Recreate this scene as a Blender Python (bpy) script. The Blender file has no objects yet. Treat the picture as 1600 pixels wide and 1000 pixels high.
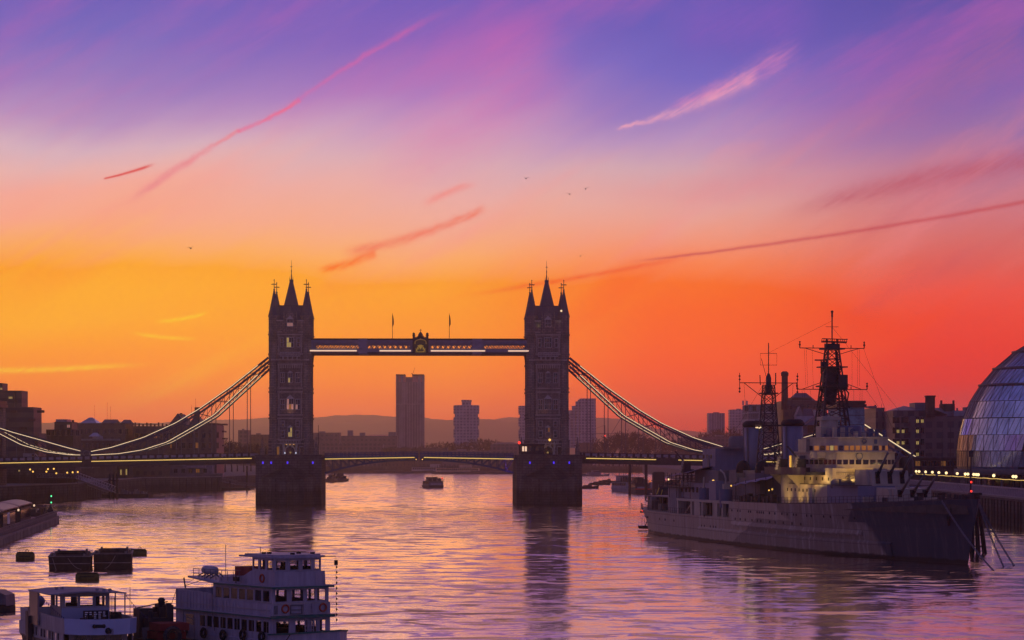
import bpy, math, random
from mathutils import Vector, Matrix, noise
R = math.radians
sc = bpy.context.scene
COL = sc.collection
F, YH, H = 4165.0, 708.0, 16.0            # focal length in photo pixels, horizon row, eye height in metres

# ------------------------------------------------------------------ camera
cd = bpy.data.cameras.new('camera'); cam = bpy.data.objects.new('camera', cd); COL.objects.link(cam)
cam.location = (0, 0, H); cam.rotation_euler = (R(90), 0, 0)
cd.sensor_width = 36; cd.lens = 36 * F / 1600
cd.shift_y = (YH - 500) / 1600
cd.clip_start = 1; cd.clip_end = 40000
sc.camera = cam
sc.view_settings.view_transform = 'Standard'; sc.view_settings.look = 'None'
sc.view_settings.exposure = 0; sc.view_settings.gamma = 1
sc.render.engine = 'CYCLES'
cy = sc.cycles
cy.max_bounces = 6; cy.diffuse_bounces = 2; cy.glossy_bounces = 3; cy.transmission_bounces = 4
cy.volume_bounces = 4; cy.transparent_max_bounces = 8; cy.use_denoising = True
cy.sample_clamp_indirect = 4

# ------------------------------------------------------------------ node helper
class X:
    """a socket or number with arithmetic that builds Math nodes"""
    nt = None
    def __init__(s, v): s.v = v
    @staticmethod
    def op(o, *a, clamp=False):
        n = X.nt.nodes.new('ShaderNodeMath'); n.operation = o; n.use_clamp = clamp
        for i, q in enumerate(a):
            q = q.v if isinstance(q, X) else q
            if isinstance(q, (int, float)): n.inputs[i].default_value = q
            else: X.nt.links.new(q, n.inputs[i])
        return X(n.outputs[0])
    def __add__(s, o): return X.op('ADD', s, o)
    __radd__ = __add__
    def __sub__(s, o): return X.op('SUBTRACT', s, o)
    def __rsub__(s, o): return X.op('SUBTRACT', o, s)
    def __mul__(s, o): return X.op('MULTIPLY', s, o)
    __rmul__ = __mul__
    def __truediv__(s, o): return X.op('DIVIDE', s, o)
    def abs(s): return X.op('ABSOLUTE', s)
    def sst(s, a, b):                                   # smoothstep
        n = X.nt.nodes.new('ShaderNodeMapRange'); n.interpolation_type = 'SMOOTHSTEP'
        X.nt.links.new(s.v, n.inputs[0]); n.inputs[1].default_value = a; n.inputs[2].default_value = b
        return X(n.outputs[0])
    def lin(s, a, b, c=0, d=1):
        n = X.nt.nodes.new('ShaderNodeMapRange')
        X.nt.links.new(s.v, n.inputs[0])
        for i, q in enumerate((a, b, c, d)): n.inputs[1 + i].default_value = q
        return X(n.outputs[0])
def lin1(c): c /= 255; return c / 12.92 if c <= .04045 else ((c + .055) / 1.055) ** 2.4
def srgb(r, g, b): return (lin1(r), lin1(g), lin1(b), 1)
def mixc(f, a, b):
    n = X.nt.nodes.new('ShaderNodeMix'); n.data_type = 'RGBA'
    for i, q in ((0, f), (6, a), (7, b)):
        q = q.v if isinstance(q, X) else q
        if isinstance(q, (int, float, tuple)): n.inputs[i].default_value = q
        else: X.nt.links.new(q, n.inputs[i])
    return n.outputs[2]
def ramp(x, stops):
    n = X.nt.nodes.new('ShaderNodeValToRGB'); cr = n.color_ramp
    while len(cr.elements) < len(stops): cr.elements.new(.5)
    for e, (p, c) in zip(cr.elements, stops): e.position = p; e.color = c
    X.nt.links.new(x.v, n.inputs[0]); return n.outputs[0]
def comb(x, y, z=0.0):
    n = X.nt.nodes.new('ShaderNodeCombineXYZ')
    for i, q in enumerate((x, y, z)):
        q = q.v if isinstance(q, X) else q
        if isinstance(q, (int, float)): n.inputs[i].default_value = q
        else: X.nt.links.new(q, n.inputs[i])
    return n.outputs[0]
def noi(vec, scale=5, detail=4, rough=.5, dist=0.0):
    n = X.nt.nodes.new('ShaderNodeTexNoise'); n.inputs['Scale'].default_value = scale
    n.inputs['Detail'].default_value = detail; n.inputs['Roughness'].default_value = rough; n.inputs['Distortion'].default_value = dist
    if vec is not None: X.nt.links.new(vec, n.inputs['Vector'])
    return X(n.outputs[0])

# ------------------------------------------------------------------ world: dawn sky by direction (azimuth, elevation)
w = bpy.data.worlds.new('World'); sc.world = w; w.use_nodes = True
nt = w.node_tree; X.nt = nt; nt.nodes.clear()
tc = nt.nodes.new('ShaderNodeTexCoord'); sp = nt.nodes.new('ShaderNodeSeparateXYZ')
nt.links.new(tc.outputs['Generated'], sp.inputs[0])
dx, dy, dz = (X(o) for o in sp.outputs)
AZ = X.op('ARCTAN2', dx, dy); EL = X.op('ARCSINE', dz)
U = AZ * (F / 1000) + .8            # azimuth, in thousandths of the focal length
V = .708 - EL * (F / 1000)          # elevation: .708 is the horizon, 0 is 9.8 degrees up
def col(rows):
    st = [((760 - y) / 1000, srgb(*c)) for y, c in rows]
    return sorted(st, key=lambda q: q[0])
GR = [
 (.10, [(740,(190,100,75)),(690,(222,108,70)),(662,(248,112,52)),(635,(255,118,22)),(600,(255,134,0)),(550,(255,152,0)),(500,(255,172,0)),(450,(255,176,40)),(400,(255,178,92)),(350,(253,172,138)),(300,(250,174,156)),(265,(236,184,180)),(235,(218,184,196)),(190,(182,148,196)),(140,(148,124,194)),(80,(112,106,192)),(0,(104,92,186))]),
 (.66, [(740,(185,98,78)),(690,(218,105,74)),(662,(244,108,60)),(635,(255,114,28)),(600,(255,130,4)),(550,(255,144,6)),(500,(255,156,34)),(450,(255,170,72)),(400,(255,180,112)),(350,(248,176,146)),(300,(240,180,172)),(255,(222,178,188)),(210,(204,160,196)),(160,(172,128,196)),(110,(150,112,192)),(60,(128,98,190)),(0,(112,92,188))]),
 (1.06,[(740,(170,88,84)),(690,(198,90,82)),(662,(220,92,78)),(630,(244,94,62)),(590,(254,98,56)),(540,(255,104,48)),(490,(255,110,48)),(450,(255,122,60)),(410,(255,142,90)),(365,(246,160,132)),(315,(234,176,166)),(265,(214,174,184)),(220,(184,150,196)),(170,(148,124,196)),(110,(112,104,196)),(60,(100,94,188)),(0,(98,88,184))]),
 (1.5, [(740,(150,78,84)),(690,(176,80,84)),(662,(196,82,84)),(630,(214,84,80)),(590,(232,84,76)),(540,(238,86,72)),(490,(242,88,70)),(450,(240,92,76)),(410,(226,98,86)),(365,(218,112,106)),(315,(208,124,134)),(265,(186,126,156)),(220,(150,114,172)),(170,(126,102,178)),(110,(112,92,176)),(60,(96,86,174)),(0,(84,80,168))]),
]
vf = (.760 - V)
# drifting of the colour bands with broad slanted cloud
cu = U * .86 + V * -.5; cv = U * .5 + V * .86            # along / across the streaks that rise to the right
big = noi(comb(cu * .9, cv * 4.2, 1.7), 1.6, 4, .5)
wob = (big - .5) * .11 * V.lin(.66, .45, 0, 1)
vfw = vf + wob
ramps = [(x, ramp(vfw, col(rows))) for x, rows in GR]
c = ramps[0][1]
for (x0, _), (x1, r1) in zip(ramps, ramps[1:]): c = mixc(U.sst(x0, x1), c, r1)
BASE = c
# pink veils of cirrus
def veil(c, seed, su, sv, lo, hi, colr, amt, mask=None, detail=5, rough=.55):
    n = noi(comb(cu * su, cv * sv, seed), 1.0, detail, rough, .3).sst(lo, hi) * amt
    if mask is not None: n = n * mask
    return mixc(n, c, srgb(*colr))
up = V.sst(.30, .10)
c = veil(c, 3.1, 1.3, 5.5, .45, .75, (206, 100, 178), .55, up * V.sst(-.5, .0), 8, .62)
c = veil(c, 21.3, 2.6, 24.0, .52, .75, (222, 128, 186), .08, up * V.sst(-.5, .0), 8, .66)
c = veil(c, 8.4, 1.8, 9.0, .5, .8, (250, 144, 144), .5, V.sst(.12, .24) * V.sst(.52, .36), 8, .62)
c = veil(c, 5.2, 1.5, 10.0, .5, .85, (255, 88, 40), .6, V.sst(.36, .46) * V.sst(.66, .55) * U.sst(.55, .95))
c = veil(c, 6.9, 1.6, 13.0, .5, .82, (255, 196, 40), .55, V.sst(.42, .5) * V.sst(.66, .6) * U.sst(.5, .25))
c = veil(c, 2.2, 2.4, 13.0, .48, .8, (200, 78, 90), .68, V.sst(.24, .34) * V.sst(.6, .48) * U.sst(1.12, 1.5))
c = veil(c, 31.7, 3.2, 42.0, .50, .78, (252, 160, 150), .10, V.sst(.56, .40) * V.sst(.10, .24), 9, .68)
def gauss(d, s): return X.op('EXPONENT', (d * d) * (-1.0 / (s * s)))
RAG = noi(comb(U * 42, V * 42, 4.7), 1.0, 6, .66)
FINE = noi(comb(cu * 22, cv * 190, 8.1), 1.0, 6, .66)
def streak(c, p0, p1, wid0, wid1, colr, amt, bend=0.0, seed=0.0, rag=.004, fa=.12, fb=.12, holes=.6):
    """a soft trail between two sky points (U,V): width grows from wid0 to wid1, ragged by noise"""
    ux, uy = p1[0] - p0[0], p1[1] - p0[1]; L = math.hypot(ux, uy); ux /= L; uy /= L
    a = ((U - p0[0]) * ux + (V - p0[1]) * uy) / L
    b = (U - p0[0]) * (-uy) + (V - p0[1]) * ux
    b = b - (a * (1 - a)) * (4 * bend)
    nz = RAG
    b = b + (nz - .5) * (rag * 2)
    wd = a.lin(0, 1, wid0, wid1)
    g = X.op('EXPONENT', (b * b) / (wd * wd) * -1)
    fine = FINE.lin(.3, .75, 1 - holes, 1.0)
    m = g * a.sst(0, fa) * a.sst(1, 1 - fb) * fine * amt
    return mixc(X.op('MINIMUM', m, 1.0), c, srgb(*colr))
# broad pink fans, then trails and feathers
c = streak(c, (.54,.30), (.90,.05), .04, .085, (224,106,172), .46, .02, 1.1, .02, .4, .3)
c = streak(c, (.98,.33), (1.62,.05), .03, .05, (208,108,140), .34, .03, 1.7, .015, .3, .1)
c = streak(c, (.86,.30), (1.5,.235), .02, .035, (238,130,140), .3, .03, 2.7, .012, .3, .4)
c = streak(c, (1.2,.345), (1.64,.255), .012, .022, (186,80,100), .75, -.01, 3.7, .008, .3, .05)
c = streak(c, (1.02,.06), (1.30,.03), .03, .05, (140,90,190), .5, .0, 13.7, .02, .3, .3)
c = streak(c, (.19,.332), (.378,.208), .0075, .0032, (238,128,140), .95, -.004, 4.7, .006, .3, .02)
c = streak(c, (.372,.212), (.47,.16), .0028, .0034, (236,104,146), 1.1, .003, 5.7, .006, .02, .02)
c = streak(c, (.462,.164), (.72,.012), .0035, .005, (216,98,168), .75, -.006, 6.7, .006, .02, .4)
c = streak(c, (.166,.286), (.25,.260), .0014, .0026, (226,84,84), 1.1, .0015, 7.7, .0005, .04, .3, .05)
c = streak(c, (.492,.424), (.592,.394), .006, .007, (252,114,60), 1.0, .004, 8.7, .006, .25, .1)
c = streak(c, (.53,.398), (.765,.323), .008, .0055, (242,116,92), 1.0, .009, 9.7, .006, .15, .1, .6)
c = streak(c, (.655,.325), (.75,.287), .006, .005, (248,132,124), .85, -.004, 10.7, .003, .3, .3)
c = streak(c, (.955,.206), (1.19,.115), .002, .013, (250,172,190), 1.0, .012, 11.7, .008, .1, .12, .85)
c = streak(c, (1.03,.175), (1.26,.075), .005, .020, (226,134,186), .8, .010, 12.7, .014, .2, .25, .95)
c = streak(c, (.69,.468), (1.09,.40), .0035, .004, (240,96,60), .8, .002, 14.7, .002, .4, .2)
c = streak(c, (.965,.412), (1.64,.315), .0022, .0036, (196,76,82), .75, .006, 15.7, .0015, .15, .02, .15)
c = streak(c, (.24,.505), (.33,.488), .0035, .0028, (255,206,50), 1.2, .004, 16.7, .002, .3, .2)
c = streak(c, (-.05,.582), (.26,.568), .0045, .0035, (255,200,40), 1.2, .003, 17.7, .002, .2, .4)
c = streak(c, (.20,.52), (.32,.531), .003, .003, (255,204,50), 1.0, .003, 18.7, .002, .3, .3)
# the rest of the dome: violet-blue overhead, dusky lilac in the west
c = mixc(V.sst(.0, -.4), c, srgb(208, 146, 142))  # salmon band above the view, added so the river reflects warmer
c = mixc(V.sst(-.5, -1.6), c, srgb(66, 58, 112))
c = mixc(AZ.abs().sst(.30, 1.7), c, ramp(EL, [(0, srgb(124, 102, 130)), (.25, srgb(112, 102, 152)), (.9, srgb(82, 82, 150))]))
# the air near the horizon shines brighter than it looks through the haze
gn = V.lin(.30, .50, 1.0, 1.12) + V.lin(.50, .62, 0, .16) + V.lin(.62, .70, 0, .30)
vm = nt.nodes.new('ShaderNodeVectorMath'); vm.operation = 'SCALE'; nt.links.new(c, vm.inputs[0]); nt.links.new(gn.v, vm.inputs['Scale']); c = vm.outputs[0]
sat = nt.nodes.new('ShaderNodeHueSaturation'); nt.links.new(c, sat.inputs['Color']); nt.links.new((V.sst(.34, .66) * U.lin(.3, 1.4, .60, .10) + 1.0).v, sat.inputs['Saturation']); c = sat.outputs[0]
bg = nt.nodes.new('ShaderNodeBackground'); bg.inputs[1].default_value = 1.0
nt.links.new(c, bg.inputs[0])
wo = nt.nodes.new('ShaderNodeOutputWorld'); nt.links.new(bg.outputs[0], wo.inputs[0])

# the sun is still at the horizon behind the bridge: a faint broad warm lamp
sl = bpy.data.lights.new('sun', 'SUN'); sl.energy = .02; sl.angle = R(12); sl.color = (1, .62, .3)
so = bpy.data.objects.new('sun', sl); COL.objects.link(so)
so.rotation_euler = Vector((-.11, 1, .035)).to_track_quat('Z', 'Y').to_euler()

# ------------------------------------------------------------------ materials
MATS = {}
def mat(name, colr, rough=.7, var=.25, scale=1.5, metal=0.0, emit=None, es=0.0, spec=.22, bump=0.0, streaks=0.0):
    if name in MATS: return MATS[name]
    m = bpy.data.materials.new(name); m.use_nodes = True; MATS[name] = m
    t = m.node_tree; X.nt = t; b = t.nodes['Principled BSDF']
    b.inputs['Roughness'].default_value = rough; b.inputs['Metallic'].default_value = metal
    b.inputs['Specular IOR Level'].default_value = spec
    c3 = tuple(colr) + (1,)
    if var > 0:
        tcn = t.nodes.new('ShaderNodeTexCoord'); o = tcn.outputs['Object']
        n = noi(o, scale, 6, .6)
        if streaks > 0:
            mp = t.nodes.new('ShaderNodeMapping'); mp.inputs['Scale'].default_value = (1, 1, .08)
            t.links.new(o, mp.inputs[0]); n2 = noi(mp.outputs[0], scale * 2.5, 4, .65)
            n = n * (1 - streaks) + n2 * streaks
        f = n.lin(.3, .7)
        t.links.new(mixc(f, tuple(x * (1 - var) for x in colr) + (1,), tuple(min(1, x * (1 + var)) for x in colr) + (1,)), b.inputs['Base Color'])
        if bump:
            bn = t.nodes.new('ShaderNodeBump'); bn.inputs['Strength'].default_value = bump; bn.inputs['Distance'].default_value = .1
            t.links.new(n.v, bn.inputs['Height']); t.links.new(bn.outputs[0], b.inputs['Normal'])
    else: b.inputs['Base Color'].default_value = c3
    if emit:
        b.inputs['Emission Color'].default_value = tuple(emit) + (1,); b.inputs['Emission Strength'].default_value = es
    return m
def stonemat(name, c1, c2, mortar, bw, bh, scale=1.0, rough=.85, tide=None):
    """coursed masonry in object space: courses run along z"""
    m = bpy.data.materials.new(name); m.use_nodes = True; MATS[name] = m
    t = m.node_tree; X.nt = t; b = t.nodes['Principled BSDF']; b.inputs['Roughness'].default_value = rough
    b.inputs['Specular IOR Level'].default_value = .25
    tcn = t.nodes.new('ShaderNodeTexCoord'); s = t.nodes.new('ShaderNodeSeparateXYZ'); t.links.new(tcn.outputs['Object'], s.inputs[0])
    x, y, z = (X(o) for o in s.outputs)
    br = t.nodes.new('ShaderNodeTexBrick'); t.links.new(comb(x + y, z, 0.0), br.inputs[0])
    br.inputs['Scale'].default_value = scale; br.inputs['Brick Width'].default_value = bw; br.inputs['Row Height'].default_value = bh
    br.inputs['Mortar Size'].default_value = .06 * min(bw, bh) * 2; br.inputs['Mortar Smooth'].default_value = .3
    br.inputs['Color1'].default_value = c1 + (1,); br.inputs['Color2'].default_value = c2 + (1,); br.inputs['Mortar'].default_value = mortar + (1,)
    n = noi(tcn.outputs['Object'], .25, 6, .65).lin(.3, .72, .55, 1.25)
    mp = t.nodes.new('ShaderNodeMapping'); mp.inputs['Scale'].default_value = (1, 1, .06); t.links.new(tcn.outputs['Object'], mp.inputs[0])
    n2 = noi(mp.outputs[0], 1.6, 4, .6).lin(.35, .7, .75, 1.15)
    k = n * n2
    if tide: k = k * (z + (n2 - .9) * 3).lin(tide - .7, tide + .7, .42, 1.0)
    v = t.nodes.new('ShaderNodeVectorMath'); v.operation = 'SCALE'
    t.links.new(br.outputs[0], v.inputs[0]); t.links.new(k.v, v.inputs['Scale']); t.links.new(v.outputs[0], b.inputs['Base Color'])
    bn = t.nodes.new('ShaderNodeBump'); bn.inputs['Strength'].default_value = .5; bn.inputs['Distance'].default_value = .05
    t.links.new(br.outputs['Fac'], bn.inputs['Height']); bn.invert = True; t.links.new(bn.outputs[0], b.inputs['Normal'])
    return m
def facade(name, wall, glass, bw, bh, mort=.25, rough=.5):
    """wall with a regular grid of panes, in object space"""
    m = bpy.data.materials.new(name); m.use_nodes = True; MATS[name] = m
    t = m.node_tree; X.nt = t; b = t.nodes['Principled BSDF']; b.inputs['Roughness'].default_value = rough
    tcn = t.nodes.new('ShaderNodeTexCoord'); s = t.nodes.new('ShaderNodeSeparateXYZ'); t.links.new(tcn.outputs['Object'], s.inputs[0])
    x, y, z = (X(o) for o in s.outputs)
    br = t.nodes.new('ShaderNodeTexBrick'); br.offset = 0; t.links.new(comb(x + y, z, 0.0), br.inputs[0])
    br.inputs['Scale'].default_value = 1; br.inputs['Brick Width'].default_value = bw; br.inputs['Row Height'].default_value = bh
    br.inputs['Mortar Size'].default_value = mort * min(bw, bh)
    g2 = tuple(q * 1.8 for q in glass)
    br.inputs['Color1'].default_value = glass + (1,); br.inputs['Color2'].default_value = g2 + (1,); br.inputs['Mortar'].default_value = wall + (1,)
    n = noi(tcn.outputs['Object'], .15, 5, .6).lin(.3, .7, .75, 1.2)
    v = t.nodes.new('ShaderNodeVectorMath'); v.operation = 'SCALE'
    t.links.new(br.outputs[0], v.inputs[0]); t.links.new(n.v, v.inputs['Scale']); t.links.new(v.outputs[0], b.inputs['Base Color'])
    return m
def glow(name, colr, s):
    return mat(name, colr, .5, 0, emit=colr, es=s)
stone = stonemat('tower_stone', (.33,.25,.21), (.24,.185,.165), (.13,.11,.11), 1.3, .55)
granite = stonemat('pier_granite', (.15,.125,.12), (.115,.10,.10), (.07,.06,.065), 1.9, .8, tide=4.8)
quay = stonemat('quay_stone', (.10,.085,.08), (.075,.065,.065), (.04,.035,.04), 2.2, .9, tide=3.2)
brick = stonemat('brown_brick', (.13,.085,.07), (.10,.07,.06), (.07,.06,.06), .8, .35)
brickp = stonemat('pale_stone_wall', (.34,.29,.27), (.28,.24,.23), (.2,.17,.17), 1.6, .6)
pale = mat('pale_stone', (.40,.35,.34), .8)
slate = mat('slate', (.085,.08,.10), .6, .3, 3)
lead = mat('lead_grey_roof', (.16,.16,.19), .5, .25, .8)
glassroof = mat('glazed_roof', (.30,.31,.36), .2, .3, .3)
bblue = mat('bridge_blue', (.085,.12,.21), .45, .25, .6)
bpan = mat('bridge_panel', (.20,.19,.26), .5, .2, .6)
dsteel = mat('dark_steel', (.035,.033,.042), .5, .3, 1)
steel = mat('weathered_steel', (.13,.12,.14), .5, .3, 1)
black = mat('black', (.012,.012,.016), .6, 0)
wglass = mat('dark_glass', (.012,.012,.02), .12, 0, spec=.6)
gold = mat('gold_leaf', (.75,.55,.12), .35, .15, 3, metal=.5)
L_warm = glow('light_warm', (1, .70, .36), 1.05)
L_chain = glow('light_chain', (1, .74, .40), 1.0)
L_deck = glow('light_deck', (1, .66, .16), .85)
L_peach = glow('light_peach', (1, .66, .42), .9)
L_amber = glow('light_amber', (1, .55, .10), 1.5)
L_globe = glow('light_globe', (1, .72, .34), 1.6)
L_yel = glow('light_yellow', (.95, .70, .18), .28)
L_dim = glow('light_dim', (.8, .36, .06), .10)
L_pink = glow('light_window_pink', (.95, .48, .34), .22)
L_red = glow('light_red', (1, .03, .02), 2.5)
L_green = glow('light_green', (.1, 1, .35), 1.6)
L_blue = glow('light_blue', (.08, .04, 1), .9)
L_white = glow('light_white', (.85, .9, 1), 1.0)

# ------------------------------------------------------------------ mesh builder
class MB:
    def __init__(s): s.v = []; s.f = []; s.mi = []; s.sm = []; s.M = None
    def add(s, vs, fs, m=0, smooth=False):
        o = len(s.v)
        for p in vs: s.v.append(tuple(s.M @ Vector(p)) if s.M else tuple(p))
        for q in fs: s.f.append([i + o for i in q]); s.mi.append(m); s.sm.append(smooth)
        return s
    def b(s, x0, x1, y0, y1, z0, z1, m=0):
        return s.add([(x0,y0,z0),(x1,y0,z0),(x1,y1,z0),(x0,y1,z0),(x0,y0,z1),(x1,y0,z1),(x1,y1,z1),(x0,y1,z1)],
                     [(0,3,2,1),(4,5,6,7),(0,1,5,4),(1,2,6,5),(2,3,7,6),(3,0,4,7)], m)
    def box(s, c, d, m=0):
        return s.b(c[0]-d[0]/2, c[0]+d[0]/2, c[1]-d[1]/2, c[1]+d[1]/2, c[2]-d[2]/2, c[2]+d[2]/2, m)
    def prism(s, poly, z0, z1, m=0, top=None, ztop=None):
        """vertical prism over an xy polygon; top = other polygon of as many points"""
        n = len(poly); t = top or poly
        zt = ztop or [z1] * n
        vs = [(x, y, z0) for x, y in poly] + [(x, y, z) for (x, y), z in zip(t, zt)]
        return s.add(vs, [tuple(range(n - 1, -1, -1)), tuple(range(n, 2 * n))] + [(i, (i + 1) % n, n + (i + 1) % n, n + i) for i in range(n)], m)
    def xz(s, poly, y0, y1, m=0):
        n = len(poly); vs = [(x, y0, z) for x, z in poly] + [(x, y1, z) for x, z in poly]
        return s.add(vs, [tuple(range(n)), tuple(range(2 * n - 1, n - 1, -1))] + [((i + 1) % n, i, n + i, n + (i + 1) % n) for i in range(n)], m)
    def yz(s, poly, x0, x1, m=0):
        n = len(poly); vs = [(x0, y, z) for y, z in poly] + [(x1, y, z) for y, z in poly]
        return s.add(vs, [tuple(range(n - 1, -1, -1)), tuple(range(n, 2 * n))] + [(i, (i + 1) % n, n + (i + 1) % n, n + i) for i in range(n)], m)
    def lathe(s, prof, c=(0,0,0), n=10, m=0, sx=1, sy=1, smooth=True, ph=0.0):
        vs = []; fs = []
        for r, z in prof:
            for i in range(n):
                a = ph + 2 * math.pi * i / n; vs.append((c[0] + r * sx * math.cos(a), c[1] + r * sy * math.sin(a), c[2] + z))
        k = len(prof)
        for j in range(k - 1):
            for i in range(n):
                i2 = (i + 1) % n; fs.append((j*n+i, j*n+i2, (j+1)*n+i2, (j+1)*n+i))
        s.add(vs, fs, m, smooth)
        s.add(vs[:n], [tuple(range(n - 1, -1, -1))], m); s.add(vs[-n:], [tuple(range(n))], m)
        return s
    def tube(s, p, q, r, m=0, n=4, r2=None, smooth=False):
        p = Vector(p); q = Vector(q); d = q - p
        if d.length < 1e-6: return s
        d.normalize(); up = Vector((0, 0, 1)) if abs(d.z) < .95 else Vector((1, 0, 0))
        a = d.cross(up).normalized(); b = d.cross(a)
        vs = []; r2 = r if r2 is None else r2
        for o, rr in ((p, r), (q, r2)):
            for i in range(n):
                t = 2 * math.pi * (i + .5) / n; vs.append(o + (a * math.cos(t) + b * math.sin(t)) * rr)
        return s.add(vs, [tuple(range(n)), tuple(range(2*n-1, n-1, -1))] + [((i+1) % n, i, n+i, n+(i+1) % n) for i in range(n)], m, smooth)
    def path(s, pts, r, m=0, n=4):
        for p, q in zip(pts, pts[1:]): s.tube(p, q, r, m, n)
        return s
    def ball(s, c, r, m=0, n=10, k=6, sz=1.0):
        return s.lathe([(r * math.sin(math.pi * (j + .02) / (k + .04)), -r * sz * math.cos(math.pi * (j + .02) / (k + .04))) for j in range(k + 1)], c, n, m)
    def ring(s, c, r, tr, axis='y', m=0, n=16):
        pts = []
        for i in range(n + 1):
            a = 2 * math.pi * i / n
            p = {'y': (r*math.cos(a), 0, r*math.sin(a)), 'x': (0, r*math.cos(a), r*math.sin(a)), 'z': (r*math.cos(a), r*math.sin(a), 0)}[axis]
            pts.append((c[0]+p[0], c[1]+p[1], c[2]+p[2]))
        return s.path(pts, tr, m, 5)
    def loft(s, rings, m=0, smooth=False, cap=True):
        n = len(rings[0]); vs = [p for r in rings for p in r]; fs = []
        for j in range(len(rings) - 1):
            for i in range(n):
                i2 = (i + 1) % n; fs.append((j*n+i, j*n+i2, (j+1)*n+i2, (j+1)*n+i))
        if cap: fs += [tuple(range(n - 1, -1, -1)), tuple(range((len(rings)-1)*n, len(rings)*n))]
        return s.add(vs, fs, m, smooth)
    def mesh(s, name, mats):
        me = bpy.data.meshes.new(name); me.from_pydata(s.v, [], s.f)
        for m in (mats if isinstance(mats, (list, tuple)) else [mats]): me.materials.append(m)
        me.polygons.foreach_set('material_index', s.mi); me.polygons.foreach_set('use_smooth', s.sm)
        me.update(); return me
def obj(name, mb, mats, parent=None, loc=None, label=None):
    me = mb if isinstance(mb, bpy.types.Mesh) else mb.mesh(name, mats)
    o = bpy.data.objects.new(name, me); COL.objects.link(o)
    if parent: o.parent = parent
    if loc: o.location = loc
    if label: o['label'] = label
    return o
def thing(name, label, cat, loc=(0,0,0), rot=0.0, group=None):
    o = bpy.data.objects.new(name, None); COL.objects.link(o); o.location = loc; o.rotation_euler = (0, 0, rot)
    o.empty_display_size = .1
    o['label'] = label; o['category'] = cat
    if group: o['group'] = group
    return o
def tag(o, label, cat, group=None):
    o['label'] = label; o['category'] = cat
    if group: o['group'] = group
    return o
def struct(name, mb, m, kind='structure'):
    o = obj(name, mb, m); o['kind'] = kind; return o
def light(parent, loc, energy, colr, size=.3, target=None, cone=None, name='floodlight'):
    ld = bpy.data.lights.new(name, 'SPOT' if target else 'POINT'); ld.energy = energy; ld.color = colr; ld.shadow_soft_size = size
    o = bpy.data.objects.new(name, ld); COL.objects.link(o); o.location = loc
    if parent: o.parent = parent
    if target:
        ld.spot_size = R(cone or 80); ld.spot_blend = .8
        o.rotation_euler = (Vector(loc) - Vector(target)).to_track_quat('Z', 'Y').to_euler()
    return o
def at(px, py, D): return ((px - 800) * D / F, D, H + (YH - py) * D / F)
def xa(px, D): return (px - 800) * D / F
def za(py, D): return H + (YH - py) * D / F
random.seed(7)

# ------------------------------------------------------------------ water, land, hills
def water_mat():
    m = bpy.data.materials.new('river_water'); m.use_nodes = True; t = m.node_tree; X.nt = t
    b = t.nodes['Principled BSDF']
    b.inputs['Base Color'].default_value = (.055, .042, .040, 1); b.inputs['Roughness'].default_value = .10
    b.inputs['IOR'].default_value = 1.33; b.inputs['Specular Tint'].default_value = (1, .84, .72, 1)
    tcn = t.nodes.new('ShaderNodeTexCoord'); s = t.nodes.new('ShaderNodeSeparateXYZ'); t.links.new(tcn.outputs['Object'], s.inputs[0])
    x, y, z = (X(o) for o in s.outputs)
    patch = noi(comb(x * .012, y * .006, 3.0), 1.0, 5, .6).lin(.35, .68, .35, 1.35)
    def slope(sd):
        s1 = noi(comb(x * .16, y * .22, sd), 1.0, 4, .6, .6) - .5
        s2 = noi(comb(x * .8, y * 1.3, sd + 7), 1.0, 3, .6, .5) - .5
        return s1, s2
    a1, a2 = slope(1.0); b1, b2 = slope(31.0)
    sx = (a1 * .16 + a2 * .16 * patch) * .6
    crest = X.op('MINIMUM', noi(comb(x * .13, y * .19, 77.0), 1.0, 5, .64, .9).sst(.47, .66) * patch, 1.0)
    sy = (b1.abs() * .12 + b2.abs() * .16 * patch + crest * .15 + .001) * -1.0
    nv = t.nodes.new('ShaderNodeVectorMath'); nv.operation = 'NORMALIZE'; t.links.new(comb(sx, sy, 1.0), nv.inputs[0])
    t.links.new(nv.outputs[0], b.inputs['Normal'])
    out = t.nodes['Material Output']; g = t.nodes.new('ShaderNodeBsdfGlossy'); g.inputs['Roughness'].default_value = .10; g.inputs['Color'].default_value = (1, .85, .71, 1)
    t.links.new(nv.outputs[0], g.inputs['Normal']); mx = t.nodes.new('ShaderNodeMixShader'); t.links.new(((crest * -.75 + 1.0) * .68).v, mx.inputs[0])
    t.links.new(b.outputs[0], mx.inputs[1]); t.links.new(g.outputs[0], mx.inputs[2]); t.links.new(mx.outputs[0], out.inputs[0])
    return m
struct('river', MB().add([(-7000,-250,0),(7000,-250,0),(7000,12500,0),(-7000,12500,0)], [(0,1,2,3)]), water_mat())
ground_m = mat('earth', (.055,.05,.045), .95, .3, .05)
pave_m = mat('paving', (.14,.125,.12), .9, .25, .6)
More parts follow.
